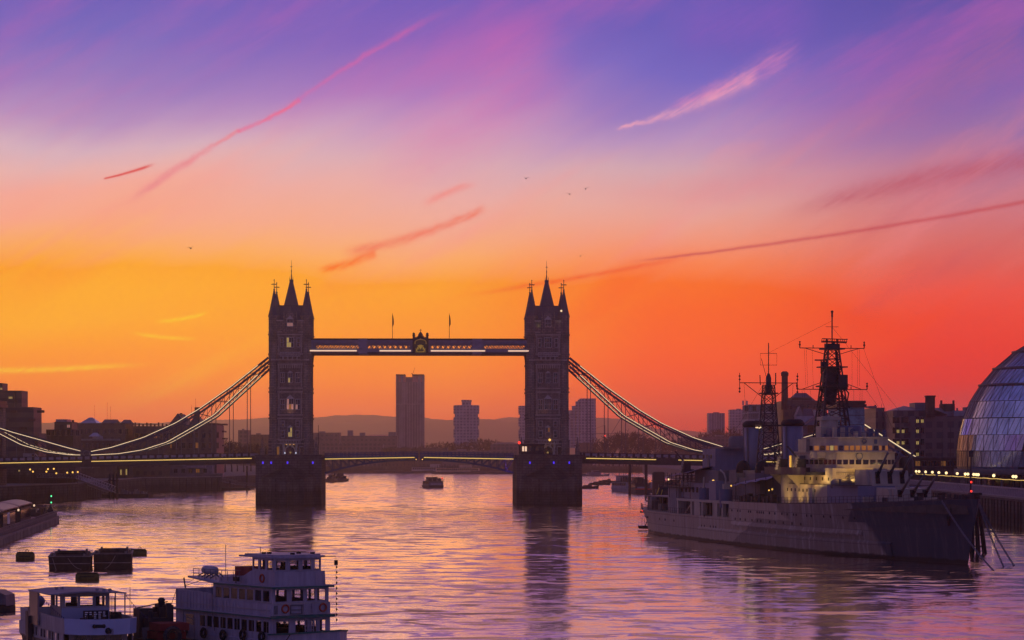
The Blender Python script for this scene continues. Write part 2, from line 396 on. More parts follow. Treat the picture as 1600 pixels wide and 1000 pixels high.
# south bank: wall with a paved top, straight down the river, then the far shore closing the bend
def wall_line(pts, z0, z1, th, m=0):
    mb = MB()
    for (x0, y0), (x1, y1) in zip(pts, pts[1:]):
        d = Vector((x1-x0, y1-y0)); d.normalize(); nx, ny = d.y * th, -d.x * th
        mb.prism([(x0, y0), (x1, y1), (x1+nx, y1+ny), (x0+nx, y0+ny)], z0, z1, m)
    return mb
SB = [(101,200),(109.5,570),(114,768),(104,835),(104,900),(97,1150),(100,1600),(108,2226)]
SBo = [(x + .8, y) for x, y in SB]
struct('south_bank', MB().prism([(6500,200),(6500,2226)] + SBo[::-1], -2, 6.0), pave_m)
NB = [(-135,300),(-150,560),(-158,813),(-146,894),(-149,930),(-153,1100),(-126,1149),(-118,1300),(-152,2226)]
struct('north_bank', MB().prism([(x - .8, y) for x, y in NB] + [(-6500,2226),(-6500,300)], -2, 5.6), pave_m)
struct('far_shore', MB().prism([(-6500,2229),(6500,2229),(6500,12400),(-6500,12400)], -2, 4.2), ground_m)
def hills(name, D, prof, depth, colr, seed):
    """ridge at distance D; prof = (px,py) skyline points"""
    mb = MB(); xs = []
    n = 220; p0, p1 = prof[0][0], prof[-1][0]
    rows = [(-depth*.5, 0), (-depth*.28, .55), (-depth*.1, .9), (0, 1.0), (depth*.3, .8)]
    grid = []
    for i in range(n + 1):
        px = p0 + (p1 - p0) * i / n
        for (a, ya), (b, yb) in zip(prof, prof[1:]):
            if a <= px <= b:
                t = (px - a) / (b - a); t = t * t * (3 - 2 * t); py = ya + (yb - ya) * t; break
        z = za(py, D) + noise.noise((i * .23, seed, 0)) * D * .0006 + noise.noise((i * .9, seed, 4)) * D * .0004 + abs(noise.noise((i * 2.3, seed, 8))) * D * .0003
        grid.append([(xa(px, D + dy), D + dy, 4 + (z - 4) * k) for dy, k in rows])
    k = len(rows); vs = [p for g in grid for p in g]; fs = []
    for i in range(n):
        for j in range(k - 1): fs.append((i*k+j, (i+1)*k+j, (i+1)*k+j+1, i*k+j+1))
    mb.add(vs, fs, 0, True)
    return struct(name, mb, mat('hillside', (.05,.052,.04), .95, .35, .01))
hills('hills', 10500, [(-900,668),(0,662),(380,668),(520,660),(620,658),(760,655),(830,664),(930,684),(1050,694),(1500,690),(2400,680)], 700, 0, 1.0)
hills('hills', 11300, [(-900,664),(200,660),(480,652),(560,648),(640,652),(760,662),(900,652),(960,654),(1060,676),(1150,684),(1500,684),(2400,676)], 700, 0, 5.0)
hills('hills', 11900, [(-900,660),(600,668),(740,662),(800,652),(850,648),(900,656),(1000,670),(1200,680),(2400,680)], 500, 0, 9.0)

# ------------------------------------------------------------------ the bridge
BK = 4.92
bridge = thing('bascule_bridge', 'twin towered stone bridge with high walkways and lit suspension chains across the river', 'bridge', (-29.75, 855, 0), R(2.0))
def bx(px): return (px - 655) / BK
def bz(py): return H + (YH - py) / BK
def deck_z(x): return 15.2 if abs(x) < 41 else 15.2 - (abs(x) - 41) * .019
TX = 40.9
def arch_poly(w, h, n=6):
    pts = [(-w/2, 0), (w/2, 0), (w/2, h - w*.55)]
    for i in range(1, n): a = math.pi * i / n; pts.append((w/2*math.cos(a), h - w*.55 + w*.55*math.sin(a)))
    return pts + [(-w/2, h - w*.55)]
def gwin(w, h, panes, fr=.16, arched=False, lights=1):
    """stone surround with recessed panes; faces -y. panes: material index per light (1 dark, 2..)"""
    mb = MB(); t = .28
    mb.b(-w/2-fr, w/2+fr, -t, 0, -fr, 0, 0); mb.b(-w/2-fr*1.6, w/2+fr*1.6, -t-.1, 0, h, h+fr*1.3, 0)
    mb.b(-w/2-fr, -w/2, -t, 0, 0, h, 0); mb.b(w/2, w/2+fr, -t, 0, 0, h, 0)
    lw = w / lights
    for i in range(lights):
        x0 = -w/2 + i * lw
        if i: mb.b(x0-fr*.35, x0+fr*.35, -t+.04, 0, 0, h, 0)
        mb.b(x0+.01, x0+lw-.01, -.06, -.02, .02, h*.5-.05, panes[i][0]); mb.b(x0+.01, x0+lw-.01, -.06, -.02, h*.5+.05, h-.02, panes[i][-1])
    mb.b(-w/2, w/2, -t+.06, 0, h*.5-.06, h*.5+.06, 0)
    if arched: mb.xz([(-w/2-fr, h+fr*1.3), (w/2+fr, h+fr*1.3), (0, h + w*.7)], -t, 0, 0)
    return mb
WM = [pale, wglass, L_yel, L_pink, L_dim]
wcache = {}
def gw(w, h, panes=((1,1),), arched=False, lights=1):
    k = (w, h, panes, arched, lights)
    if k not in wcache: wcache[k] = gwin(w, h, panes, .16, arched, lights).mesh('window', WM)
    return wcache[k]
def octo(r, ph=math.pi/8): return [(r*math.cos(ph+math.pi/4*i), r*math.sin(ph+math.pi/4*i)) for i in range(8)]
def tower(cx, kind):
    # pier ---------------------------------------------------------------
    pr = MB()
    pr.b(-10.3, 10.3, -19, 19, -4, 15.0); pr.b(-10.6, 10.6, -19.3, 19.3, 14.2, 14.75); pr.b(-10.55, 10.55, -19.25, 19.25, 15.0, 15.55)
    for sgn in (-1, 1):      # pointed cutwaters with sloping tops
        plan = [(-8.6, 19), (-7.6, 22), (-5.2, 25.6), (0, 29.5), (5.2, 25.6), (7.6, 22), (8.6, 19)]
        pl = [(x, sgn * y) for x, y in plan]; topz = [8.5, 8.7, 8.2, 7.0, 8.2, 8.7, 8.5]
        pl2 = pl if sgn > 0 else pl[::-1]
        pr.prism(pl2 if sgn < 0 else pl[::-1], -4, 8, top=None, ztop=topz)
        for (xa_, ya_), (xb_, yb_), za_, zb_ in zip(pl, pl[1:], topz, topz[1:]):
            pr.add([(xa_, ya_, za_), (xb_, yb_, zb_), (0, sgn * 19, 12.4)], [(0, 1, 2), (2, 1, 0)])
    p = obj('pier', pr, granite, bridge, (cx, 0, 0))
    for xx in ((-8, -5.4, -.3, 7.6) if kind == 'l' else (-6.2, 1.3, 6.2)):
        obj('blue_lamp', MB().b(-.22, .22, -.25, 0, -.35, .35, 0), L_blue, p, (xx, -19.3, 13.0))
    # tower ----------------------------------------------------------------
    b = MB(); z0 = 15.55
    for (za_, zb_, hx, hy) in ((z0, 20, 5.75, 8.9), (20, 45.2, 5.5, 8.7), (45.2, 47.2, 5.65, 8.85), (47.2, 58.0, 5.8, 9.0)):
        b.b(-hx, hx, -hy, hy, za_, zb_)
    for z, e in ((19.0, .35), (20.2, .2), (27.0, .3), (28.1, .22), (35.4, .3), (36.6, .22), (44.2, .3), (45.6, .45), (47.4, .4), (53.6, .55), (54.4, .3), (58.0, .35)):
        b.b(-5.6-e, 5.6+e, -8.8-e, 8.8+e, z-.22, z+.22, 1)
    # machicolation teeth under the upper storey
    for i in range(11): x = -3.6 + i * .72; b.b(x-.2, x+.2, -9.5, -8.6, 42.9, 44.0, 1)
    for sx in (-1, 1):
        for i in range(9): y = -5 + i * 1.25; b.b(sx*5.4-.55, sx*5.4+.55, y-.25, y+.25, 42.9, 44.0)
    # stone dado of shafts beside the window bays
    for x in (-3.55, 3.55):
        for (q0, q1) in ((20.5, 26.7), (28.4, 35.1), (37, 43.9), (47.8, 53.3)): b.b(x-.14, x+.14, -9.15, -8.6, q0, q1, 1)
    t = obj('tower', b, [stone, mat('stone_trim', (.38,.30,.26), .85, .3, .5)], bridge, (cx, 0, 0))
    for sx in (-1, 1):
        for sy in (-1, 1):
            q = MB(); cc = (0, 0, 0)
            for (za_, zb_, r0, r1) in ((z0, 20, 2.0, 1.95), (20, 44.4, 1.66, 1.66), (44.4, 47.4, 1.66, 1.95), (47.4, 59.4, 1.84, 1.84)):
                q.lathe([(r0, za_), (r1, zb_)], cc, 8, 0, smooth=False, ph=math.pi/8)
            for z, e in ((20.0, .4), (27.0, .26), (28.1, .2), (35.4, .26), (36.6, .2), (44.2, .26), (47.4, .35), (53.6, .42), (54.4, .22), (59.4, .38), (58.6, .2)):
                q.lathe([(1.7+e, z-.25), (1.7+e, z+.25)], cc, 8, 0, smooth=False, ph=math.pi/8)
            for i in range(8):   # blind lancets
                a = math.pi/4*i; q.M = Matrix.Rotation(a, 4, 'Z'); q.b(1.66, 1.76, -.1, .1, 55, 58.2); q.b(1.66, 1.76, -.1, .1, 48.3, 53); q.M = None
            tr = obj('turret', q, stone, t, (sx*5.1, sy*7.6, 0))
            cn = MB(); cn.lathe([(2.0, 59.6), (1.5, 61.6), (.95, 64.2), (.45, 66.6), (.22, 67.8)], cc, 8, 0, smooth=False, ph=math.pi/8)
            cn.ball((0, 0, 67.9), .32, 0, 8, 4)
            cn.lathe([(.13, 68), (.09, 71.2)], cc, 6, 0)
            cn.b(-.75, .75, -.12, .12, 69.45, 69.72); cn.b(-.12, .12, -.75, .75, 69.45, 69.72); cn.ball((0, 0, 70.9), .2, 0, 6, 4); cn.ball((-.75,0,69.58), .17, 0, 6, 4); cn.ball((.75,0,69.58), .17, 0, 6, 4)
            obj('turret_spire', cn, slate, t, (sx*5.1, sy*7.6, 0))
    rf = MB()                                     # main roof: mansard then the tall pyramid
    rf.prism([(-5.2,-8.4),(5.2,-8.4),(5.2,8.4),(-5.2,8.4)], 58.1, 62.9, top=[(-4.6,-6.4),(4.6,-6.4),(4.6,6.4),(-4.6,6.4)])
    rf.prism([(-2.35,-3.6),(2.35,-3.6),(2.35,3.6),(-2.35,3.6)], 62.6, 71.0, top=[(-.5,-.9),(.5,-.9),(.5,.9),(-.5,.9)])
    rf.b(-4.75, 4.75, -6.55, 6.55, 62.7, 63.0); rf.b(-.62, .62, -1.0, 1.0, 70.9, 71.5)
    for x in (-.5, .5): rf.lathe([(.12, 71.4), (.05, 72.5)], (x, -.8, 0), 5)
    rf.lathe([(.26, 71.4), (.16, 72.2), (.2, 73), (.1, 73.4), (.15, 74.4), (.07, 74.8), (.05, 77.8)], (0, 0, 0), 6)
    rf.b(-.34, .34, -.05, .05, 75.6, 75.8); rf.ball((0, 0, 74.4), .22, 0, 6, 4)
    obj('roof', rf, slate, t)
    for sy in (-1, 1):                             # gabled dormers to river
        d = MB()
        d.b(-1.85, 1.85, -1.1, 2, 54.4, 58.6)
        d.xz([(-2.0, 58.6), (2.0, 58.6), (1.35, 59.6), (.75, 60.8), (0, 61.6), (-.75, 60.8), (-1.35, 59.6)], -1.15, 2.5)
        for x in (-1.95, 1.95): d.lathe([(.28, 54.4), (.28, 59.4), (.05, 60.9)], (x, -1.0, 0), 6)
        d.lathe([(.12, 61.4), (.04, 62.6)], (0, -.8, 0), 5); d.b(-2.6, 2.6, -1.2, -.9, 54.2, 54.6)
        dm = obj('dormer', d, stone, t, (0, sy*8.3, 0))
        if sy > 0: dm.rotation_euler = (0, 0, math.pi)
    l = kind == 'l'
    def put(x, z, me, y=-8.72, rz=0.0):
        o = obj('window', me, None, t, (x, y, z)); o.rotation_euler = (0, 0, rz); return o
    D1 = ((1,1),); D3 = ((1,1),(1,1),(1,1))
    put(0, 56.2, gw(1.7, 2.2, ((3,1),(3,1),(3,1)) if l else D3, True, 3), -9.45)
    put(0, 49.6, gw(2.1, 3.0, ((2,2),(2,1),(1,1)) if l else D3, False, 3), -9.04)
    for x in (-2.65, 2.65): put(x, 49.7, gw(.8, 2.7, D1), -9.04)
    put(0, 45.9, gw(2.9, 1.0, ((3,3),(3,1),(3,1),(3,3)) if l else ((1,1),)*4, False, 4), -9.05) if False else None
    for x in (-2.45, 0, 2.45): put(x, 38.4, gw(1.15, 3.0, ((2,1),(1,1)) if (l and x == 0) else ((1,1),(1,1)), x == 0, 2))
    put(0, 29.9, gw(2.0, 3.3, ((3,3),(4,1),(3,1)) if l else D3, True, 3))
    for x in (-2.4, 2.4): put(x, 29.9, gw(1.3, 3.1, ((3,1),(1,1)) if l and x > 0 else ((1,1),(1,1)), False, 2))
    for x in (-2.35, 2.35): put(x, 24.4, gw(.95, 1.7, D1)); put(x, 21.0, gw(.95, 2.0, D1))
    put(0, 21.2, gw(1.15, 2.9, ((2,1),(2,2)) if l else ((1,1),(1,4)), True, 2))
    for sx in (-1, 1):
        for z, h in ((30, 3), (38.4, 3), (22, 2.6), (49.6, 2.8)):
            if z > 45 and ((sx > 0) == l): continue
            for y in (-3.2, 0, 3.2): put(sx*5.52 if z < 45 else sx*5.82, z, gw(1.15, h, ((1,1),(1,1)), False, 2), y, sx*math.pi/2)
    bal = MB(); bal.b(-3.2, 3.2, -1.1, 0, 0, .25)
    for i in range(13): bal.b(-3.15+i*.52, -3.0+i*.52, -1.05, -.9, .25, 1.2)
    bal.b(-3.2, 3.2, -1.1, -.85, 1.2, 1.4)
    for x in (-2.2, -.75, .75, 2.2): bal.prism([(x-.2,-.9),(x+.2,-.9),(x+.2,0),(x-.2,0)], -1.0, 0, top=None)
    me = bal.mesh('balcony', pale)
    for z in (46.6, 20.4 - 1.6): obj('balcony', me, None, t, (0, -8.9 if z > 40 else -8.75, z))
    # ground floor: portal and doors
    po = MB(); po.xz(arch_poly(3.6, 3.0), -.5, .1, 0); po.xz([(x*.82, z*.9) for x, z in arch_poly(3.6, 3.0)], -.56, -.5, 1)
    for x in (-2.0, 2.0): po.lathe([(.3, 0), (.3, 3.2), (.05, 4)], (x, -.4, 0), 6, 0)
    obj('portal', po, [pale, wglass], t, (0, -8.95, z0))
    for x in (-4.0, 3.6):
        dd = MB(); dd.b(-.75, .75, -.25, 0, 0, 2.7, 0); dd.b(-.55, .55, -.3, -.25, 0, 2.45, 1)
        obj('door', dd, [pale, L_dim if (l and x < 0) else wglass], t, (x, -8.95, z0))
    lampm = MB(); lampm.ball((0,0,0), .2, 0, 6, 4)
    me = lampm.mesh('lamp', L_amber); mew = lampm.mesh('lamp', L_white); mew2 = lampm.mesh('lamp', L_warm)
    if l:
        for x in (-1.1, 0, 1.2): obj('lamp', me, None, t, (x, -9.6, z0+3.3))
        for x in (-1.6, 1.85): obj('lamp', mew, None, t, (x, -9.9, z0+.5))
    else:
        o = obj('lamp', me, None, t, (.5, -9.8, 20.2)); o.scale = (2, 2, 2)
        o = obj('lamp', mew2, None, t, (4.2, -9.6, 61.2)); o.scale = (1.7, 1.7, 1.7)
        obj('lamp', mew2, None, t, (-6.0, -8.8, 47.0))
        light(t, (-3.0, -9.6, 55.6), 25, (.75, .8, .12), .2, (-3.0, -8.6, 57.5), 80)
        light(t, (3.5, -10.0, 56.0), 35, (.75, .8, .12), .2, (3.4, -8.9, 60), 60)
    light(t, (0, -10.6, 28.6), 60 if l else 35, (1, .5, .2), .2, (0 if l else -2, -8.6, 30.5), 100)
    light(t, (0, -11.5, 16.2), 34 if l else 40, (1, .62, .18), .3, (0, -8.7, 19), 120)
    return t
tl = tower(-TX, 'l')
tr_ = tower(TX, 'r')
# control cabins and plant on the pier tops
cab = MB(); cab.b(-3.6, 3.6, -2.2, 2.2, 15.56, 18.6); cab.b(-3.9, 3.9, -2.5, 2.5, 18.6, 18.95)
for x in (-1.4, .8, 2.4): cab.b(x, x+1.2, -2.26, -2.2, 16.7, 18.1, 1)
for x in (-3.3, -2.45): cab.b(x, x+.6, -2.26, -2.2, 16.6, 18.1, 2)
obj('control_cabin', cab, [dsteel, wglass, L_peach], bridge, (TX - 5.2, -14.5, 0))
for cx, xs in ((-TX, (-8.5, 8.3)), (TX, (-8.6, 9.2))):
    for x in xs:
        q = MB(); q.b(-.7, .7, -.8, .8, 15.56, 17.6); q.lathe([(.5, 17.6), (.3, 19.4), (.1, 21.2)], (0,0,0), 6); q.b(-1.1, 1.1, -.6, .6, 18.2, 18.5)
        obj('pier_turret', q, stone, bridge, (cx + x, -12, 0))
# red lamp mast
def mast(nm, label, x, y, h, lamp, z=15.56):
    q = MB(); q.lathe([(.14, 0), (.08, h)], (0,0,0), 6); q.b(-.7, .7, -.06, .06, h*.55, h*.55+.12); q.tube((0, 0, h*.3), (.6, 0, h*.55), .05)
    if lamp: q.ball((0, -.3, h*.62), .42, 1, 8, 5)
    t = thing(nm, label, 'mast', (0, 0, 0)); t.parent = None
    c_ = Matrix.Rotation(R(2), 4, 'Z') @ Vector((x, y, z)); t.location = (c_.x - 29.75, c_.y + 855, z)
    obj('pole', q, [dsteel, lamp or dsteel], t); return t
mast('signal_mast', 'slim dark mast with a red lamp on the corner of the right bridge pier', TX - 9.4, -16, 6, L_red)
mast('signal_mast', 'tall bare mast on the right shoulder of the left bridge pier', -TX + 8.9, -8, 9.4, None)
# side spans, bascules -----------------------------------------------------------------------
def deck_seg(x0, x1, n, name, gaps=()):
    mb = MB()
    for i in range(n):
        a = x0 + (x1-x0)*i/n; b_ = x0 + (x1-x0)*(i+1)/n; za_, zb_ = deck_z(a), deck_z(b_)
        lo, hi = min(a, b_), max(a, b_); zl, zh = (za_, zb_) if a < b_ else (zb_, za_)
        for y0, y1, dz0, dz1, m in ((-9, 9, -.75, -.15, 0), (-9.5, -8.9, -2.3, -.1, 0), (8.9, 9.5, -2.3, -.1, 0), (-9.35, -9.15, 1.05, 1.22, 0), (9.15, 9.35, 1.05, 1.22, 0)):
            mb.add([(lo,y0,zl+dz0),(hi,y0,zh+dz0),(hi,y1,zh+dz0),(lo,y1,zl+dz0),(lo,y0,zl+dz1),(hi,y0,zh+dz1),(hi,y1,zh+dz1),(lo,y1,zl+dz1)],
                   [(0,3,2,1),(4,5,6,7),(0,1,5,4),(1,2,6,5),(2,3,7,6),(3,0,4,7)], m)
        for y in (-9.25, 9.25):   # parapet: post then panel
            mb.b(lo, lo+.75, y-.14, y+.14, zl-.1, zl+1.2, 0); mb.b(lo+.75, hi, y-.07, y+.07, zl+.2, zl+.95, 1)
    return obj(name, mb, [dsteel, bpan], bridge)
def strip(parent, pts, r, m, nm='light_strip'): return obj(nm, MB().path(pts, r, 0, 4), m, parent)
XA = 133.5
dl = deck_seg(-52, -XA, 36, 'side_span'); dr = deck_seg(52, XA, 36, 'side_span')
def dpts(a, b, dz=-.62): return [(a + (b-a)*i/8, -9.62, deck_z(a + (b-a)*i/8) + dz) for i in range(9)]
for a, b in ((-53, -103.5), (-106.5, -133.4)): strip(dl, dpts(a, b), .17, L_deck)
for a, b in ((53, 75.3), (82.4, 133)): strip(dr, dpts(a, b), .17, L_deck)
for sg in (-1, 1):
    mb = MB(); n = 12
    def low(u): return 9.7 + 4.15 * (1 - (1 - u) ** 2.2) if u < 1 else 13.85
    def top(u): return 14.1 + .5 * u
    for y in (-7.6, 7.6):
        for i in range(n):
            u0, u1 = i/n, (i+1)/n; x0, x1 = sg*(30 - 29.7*u0), sg*(30 - 29.7*u1)
            mb.tube((x0, y, low(u0)), (x1, y, low(u1)), .42); mb.tube((x0, y, top(u0)), (x1, y, top(u1)), .36)
            if i < 10:
                mb.tube((x1, y, low(u1)), (x1, y, top(u1)), .2); mb.tube((x0, y, top(u0)), (x1, y, low(u1)), .17)
            else: mb.b(min(x0,x1), max(x0,x1), y-.12, y+.12, low(u0), top(u1))
    for i in range(n):
        u0, u1 = i/n, (i+1)/n; x0, x1 = sg*(30 - 29.7*u0), sg*(30 - 29.7*u1)
        lo, hi = sorted((x0, x1))
        mb.b(lo, hi, -8.4, 8.4, top(u0)+.3, top(u0)+.75)
        for y in (-8.5, 8.5):
            mb.b(lo, lo+.3, y-.12, y+.12, top(u0)+.3, top(u0)+1.9); mb.b(lo+1.2, lo+1.4, y-.1, y+.1, top(u0)+.3, top(u0)+1.9)
            mb.b(lo, hi, y-.1, y+.1, top(u0)+1.7, top(u0)+1.95); mb.b(lo, hi, y-.2, y+.2, top(u0)+.1, top(u0)+.78); mb.b(lo+.3, hi, y-.05, y+.05, top(u0)+1.0, top(u0)+1.5, 0)
    bs = obj('bascule', mb, mat('bascule_blue', (.045,.075,.16), .45, .25, .6), bridge)
    strip(bs, [(sg*(29.9-28.4*i/8), -8.85, 14.12 + .5*i/8) for i in range(9)], .16, L_deck)
    for z in (14.0,): obj('lamp', MB().ball((sg*1.0, -8.8, z), .16, 0, 6, 4), L_amber, bs)
light(bridge, (27.5, -11, 12), 260, (.25, .05, 1), .3, (29, -7, 12.5), 110)
# walkways -----------------------------------------------------------------------------------
zc0, zc1 = 47.5, 52.3
for y0 in (-6.6, 6.6):
    mb = MB(); xw = TX - 5.4
    mb.b(-xw, xw, y0-1.9, y0+1.9, zc0, zc0+.55, 0); mb.b(-xw, xw, y0-1.9, y0+1.9, zc1-.45, zc1, 0)
    mb.b(-xw, xw, y0-2.02, y0-1.9, zc0+.85, zc0+1.2, 1); mb.b(-xw, xw, y0-2.1, y0+2.1, zc1-.1, zc1+.12, 0)
    for yy in (y0-1.85, y0+1.85):
        mb.b(-xw, xw, yy-.05, yy+.05, zc0+.5, zc0+1.75, 1); mb.b(-xw, xw, yy-.05, yy+.05, zc1-1.45, zc1-.4, 1)
        n = 42
        for i in range(n):
            xa0 = -xw + 2*xw*i/n; xa1 = xa0 + 2*xw/n*1.0*2
            if xa1 > xw: continue
            mb.tube((xa0, yy-.1, zc0+.5), (xa1, yy-.1, zc1-.4), .13, 1); mb.tube((xa1, yy-.12, zc0+.5), (xa0, yy-.12, zc1-.4), .13, 1)
    for px0, px1 in ((560, 574), (738, 753)):
        mb.b(bx(px0), bx(px1), y0-2.15, y0+2.0, zc0+.1, zc1-.05, 1)
    # glazed bays where nothing shows through
    for px0, px1 in ((487, 492), (752, 757), (640, 672)): mb.b(bx(px0), bx(px1), y0-1.8, y0-1.7, zc0+.5, zc1-.4, 1)
    wk = obj('walkway', mb, [dsteel, bpan], bridge)
    if y0 < 0:
        for a, b in ((484.5, 557.5), (593, 642), (673, 758), (794, 829.5)):
            strip(wk, [(bx(a), y0-2.2, bz(548.2)), (bx(b), y0-2.2, bz(548.2))], .27, L_peach)
        cr = MB(); cr.b(-2.4, 2.4, -.3, .3, zc0, zc1+.5)
        for x in (-2.15, 2.15): cr.b(x-.35, x+.35, -.4, .4, zc0, zc1+1.0); cr.b(x-.5, x+.5, -.5, .5, zc1+1.0, zc1+1.3); cr.ball((x, 0, zc1+1.6), .42, 0, 8, 5)
        cr.b(-1.0, 1.0, -.25, .25, zc1+.5, zc1+.9); cr.lathe([(.75, zc1+.9), (.85, zc1+1.2), (.4, zc1+1.9), (.2, zc1+2.2), (.09, zc1+2.3), (.07, zc1+3.2)], (0,0,0), 8); cr.b(-.4, .4, -.06, .06, zc1+2.65, zc1+2.8)
        for i in range(5): cr.lathe([(.07, zc1+.5), (.03, zc1+1.0)], (-1.7+.35*i, 0, 0), 4); cr.lathe([(.07, zc1+.5), (.03, zc1+1.0)], (1.7-.35*i, 0, 0), 4)
        cb = obj('crest', cr, dsteel, wk, (bx(657), y0-2.1, 0))
        em = MB(); pts = [(-1.75, -.42, zc0+3.1)] + [(1.75*math.cos(math.pi*(1-i/10)), -.42, zc0+3.5+1.05*math.sin(math.pi*i/10)**.7) for i in range(11)] + [(1.75, -.42, zc0+3.1)]
        em.path(pts, .15, 0, 5); em.tube((0, -.42, zc0+4.4), (0, -.42, zc0+4.95), .12); obj('gilded_arch', em, gold, wk, (bx(657), y0-2.1, 0)); em = MB()
        em.xz([(-.45, zc0+2.9), (.45, zc0+2.9), (.45, zc0+2.0), (0, zc0+1.4), (-.45, zc0+2.0)], -.5, -.35)
        obj('coat_of_arms', em, gold, wk, (bx(657), y0-2.1, 0))
        for s_ in (-1, 1):
            em = MB(); em.tube((s_*1.45, -.42, zc0+.95), (s_*.75, -.42, zc0+2.1), .2, 0, 6, .26); em.ball((s_*.72, -.42, zc0+2.5), .27, 0, 8, 5)
            em.tube((s_*.75, -.45, zc0+2.1), (s_*.4, -.45, zc0+2.3), .09); em.tube((s_*.95, -.45, zc0+1.7), (s_*.45, -.45, zc0+1.5), .1); em.tube((s_*1.4, -.42, zc0+.95), (s_*.8, -.42, zc0+.85), .12); em.tube((s_*1.45, -.42, zc0+1.1), (s_*1.6, -.42, zc0+1.9), .06); obj('heraldic_lion', em, gold, wk, (bx(657), y0-2.1, 0))
        obj('motto_band', MB().b(-1.7, 1.7, -.45, -.35, zc0+.55, zc0+.72), gold, wk, (bx(657), y0-2.1, 0))
        light(wk, (bx(657), y0-6.5, zc0-1.2), 420, (.95, .85, .25), .3, (bx(657), y0-2.2, zc0+2.4), 50)
# side chains ------------------------------------------------------------------------------------
UP = [(0,669),(25,677),(75,691),(110,701),(132,706.5),(138,708),(145,706.5),(175,700.5),(225,685),(275,662.5),(311,641),(361,606),(400,575),(420,559)]
LO = [(0,677),(37,696),(75,707),(110,711.5),(132,712),(138,711),(145,712),(187,710),(225,704),(262,692),(305,667.5),(335,650),(362,625),(400,590),(420,572)]
def interp(T, p):
    if p <= T[0][0]:
        (a, ya), (b, yb) = T[0], T[1]; return ya + (yb-ya)*(p-a)/(b-a)
    for (a, ya), (b, yb) in zip(T, T[1:]):
        if p <= b: return ya + (yb-ya)*(p-a)/(b-a)
    return T[-1][1]
for sg in (-1, 1):
    for y in (-8.6, 8.6):
        pxs = sorted(set([420 - 5.5*i for i in range(0, 79)]))
        def P(T, p): return (sg * -bx(p), y, bz(interp(T, p)))
        pxs = [-18] + [p for p in pxs if p > -18]
        up = [P(UP, p) for p in pxs]; lo = [P(LO, p) for p in pxs]
        mb = MB(); mb.path(up, .48); mb.path(lo, .48)
        nodes_ = [387 - 27.5*i for i in range(-1, 15)]
        for a, b in zip(nodes_, nodes_[1:]):
            if abs((a+b)/2 - 138) < 12: continue
            ua, la, ub, lb = P(UP, a), P(LO, a), P(UP, b), P(LO, b)
            mb.tube(ua, la, .16); mb.tube(ua, lb, .13); mb.tube(la, ub, .13)
            um = P(UP, (a+b)/2); lm = P(LO, (a+b)/2); mb.tube(um, lm, .1)
        pn = P(UP, 138); pz = bz(709.5)
        mb.lathe([(1.15, -.45), (1.15, .45)], (0,0,0), 12) if False else None
        ch = obj('suspension_chain', mb, mat('chain_blue_dark', (.04,.055,.10), .5, .25, .6), bridge)
        hub = MB(); hub.ring((pn[0], y-.3, pz), .95, .3, 'y', 0, 14); hub.ring((pn[0], y, pz), .6, .35, 'y', 0, 12); hub.b(pn[0]-1.6, pn[0]+1.6, y-.35, y+.35, pz-2.7, pz-1.2); hub.b(pn[0]-1.9, pn[0]+1.9, y-.5, y+.5, pz-4.5, pz-2.7)
        obj('pin_joint', hub, steel, ch)
        for T, off in (((UP, 0), (LO, 0)) if y < 0 else ((LO, 0),)):
            for lo_, hi_ in ((-16, 131), (145, 404)):
                pp = [p for p in pxs if lo_ <= p <= hi_]
                strip(ch, [(P(T, p)[0], y-.55, P(T, p)[2] + .22) for p in pp], (.11 if y < 0 else .08), L_chain)
        for p in nodes_:
            if abs(p-138) < 12 or p < -14 or p > 400: continue
            q = P(LO, p); zb_ = deck_z(q[0])
            obj('hanger', MB().tube((q[0], y, q[2]), (q[0], y, zb_ - .3), .13, 0, 5), steel, ch)
# abutment towers and land ties
teal = mat('teal_sheeting', (.13,.24,.30), .6, .4, .8)
for sg in (-1, 1):
    mb = MB(); x0 = sg*137.6
    mb.b(x0-4.2, x0+4.2, -10.5, -2.8, 0, 30.6, 0); mb.b(x0-4.2, x0+4.2, 2.8, 10.5, 0, 30.6, 0); mb.b(x0-4.0, x0+4.0, -2.8, 2.8, 21, 30.4, 0); mb.b(x0-4.4, x0+4.4, -10.8, 10.8, 0, 12.6, 0)
    mb.b(x0-4.8, x0+4.8, -11.1, 11.1, 30.6, 31.6, 1); mb.b(x0-4.6, x0+4.6, -10.8, 10.8, 31.9, 32.7, 1); mb.b(x0-4.3, x0+4.3, -10.5, 10.5, 31.6, 31.9, 1)
    for i in range(5):
        for y in (-10.55, 10.55): mb.b(x0-4.25, x0+4.25, y-.05, y+.05, 16+i*3, 16.15+i*3, 1)
    obj('abutment_tower', mb, [teal if sg > 0 else stone, dsteel], bridge, label='bridge end tower wrapped in teal sheeting' if sg > 0 else None)
    for y in (-8.6, 8.6):
        a = (sg*bx(1354), y, bz(664)); b = (sg*bx(1440), y, bz(718))
        tb = obj('land_tie', MB().tube(a, b, .42), bblue, bridge)
        if y < 0 and sg > 0: strip(tb, [(a[0], y-.5, a[2]+.2), (b[0], y-.5, b[2]+.2)], .2, L_chain)
        ap = MB().b(min(sg*142, sg*240), max(sg*142, sg*240), -9, 9, 3, 13.2) if y < 0 else None
        if ap: obj('approach', ap, stone, bridge)
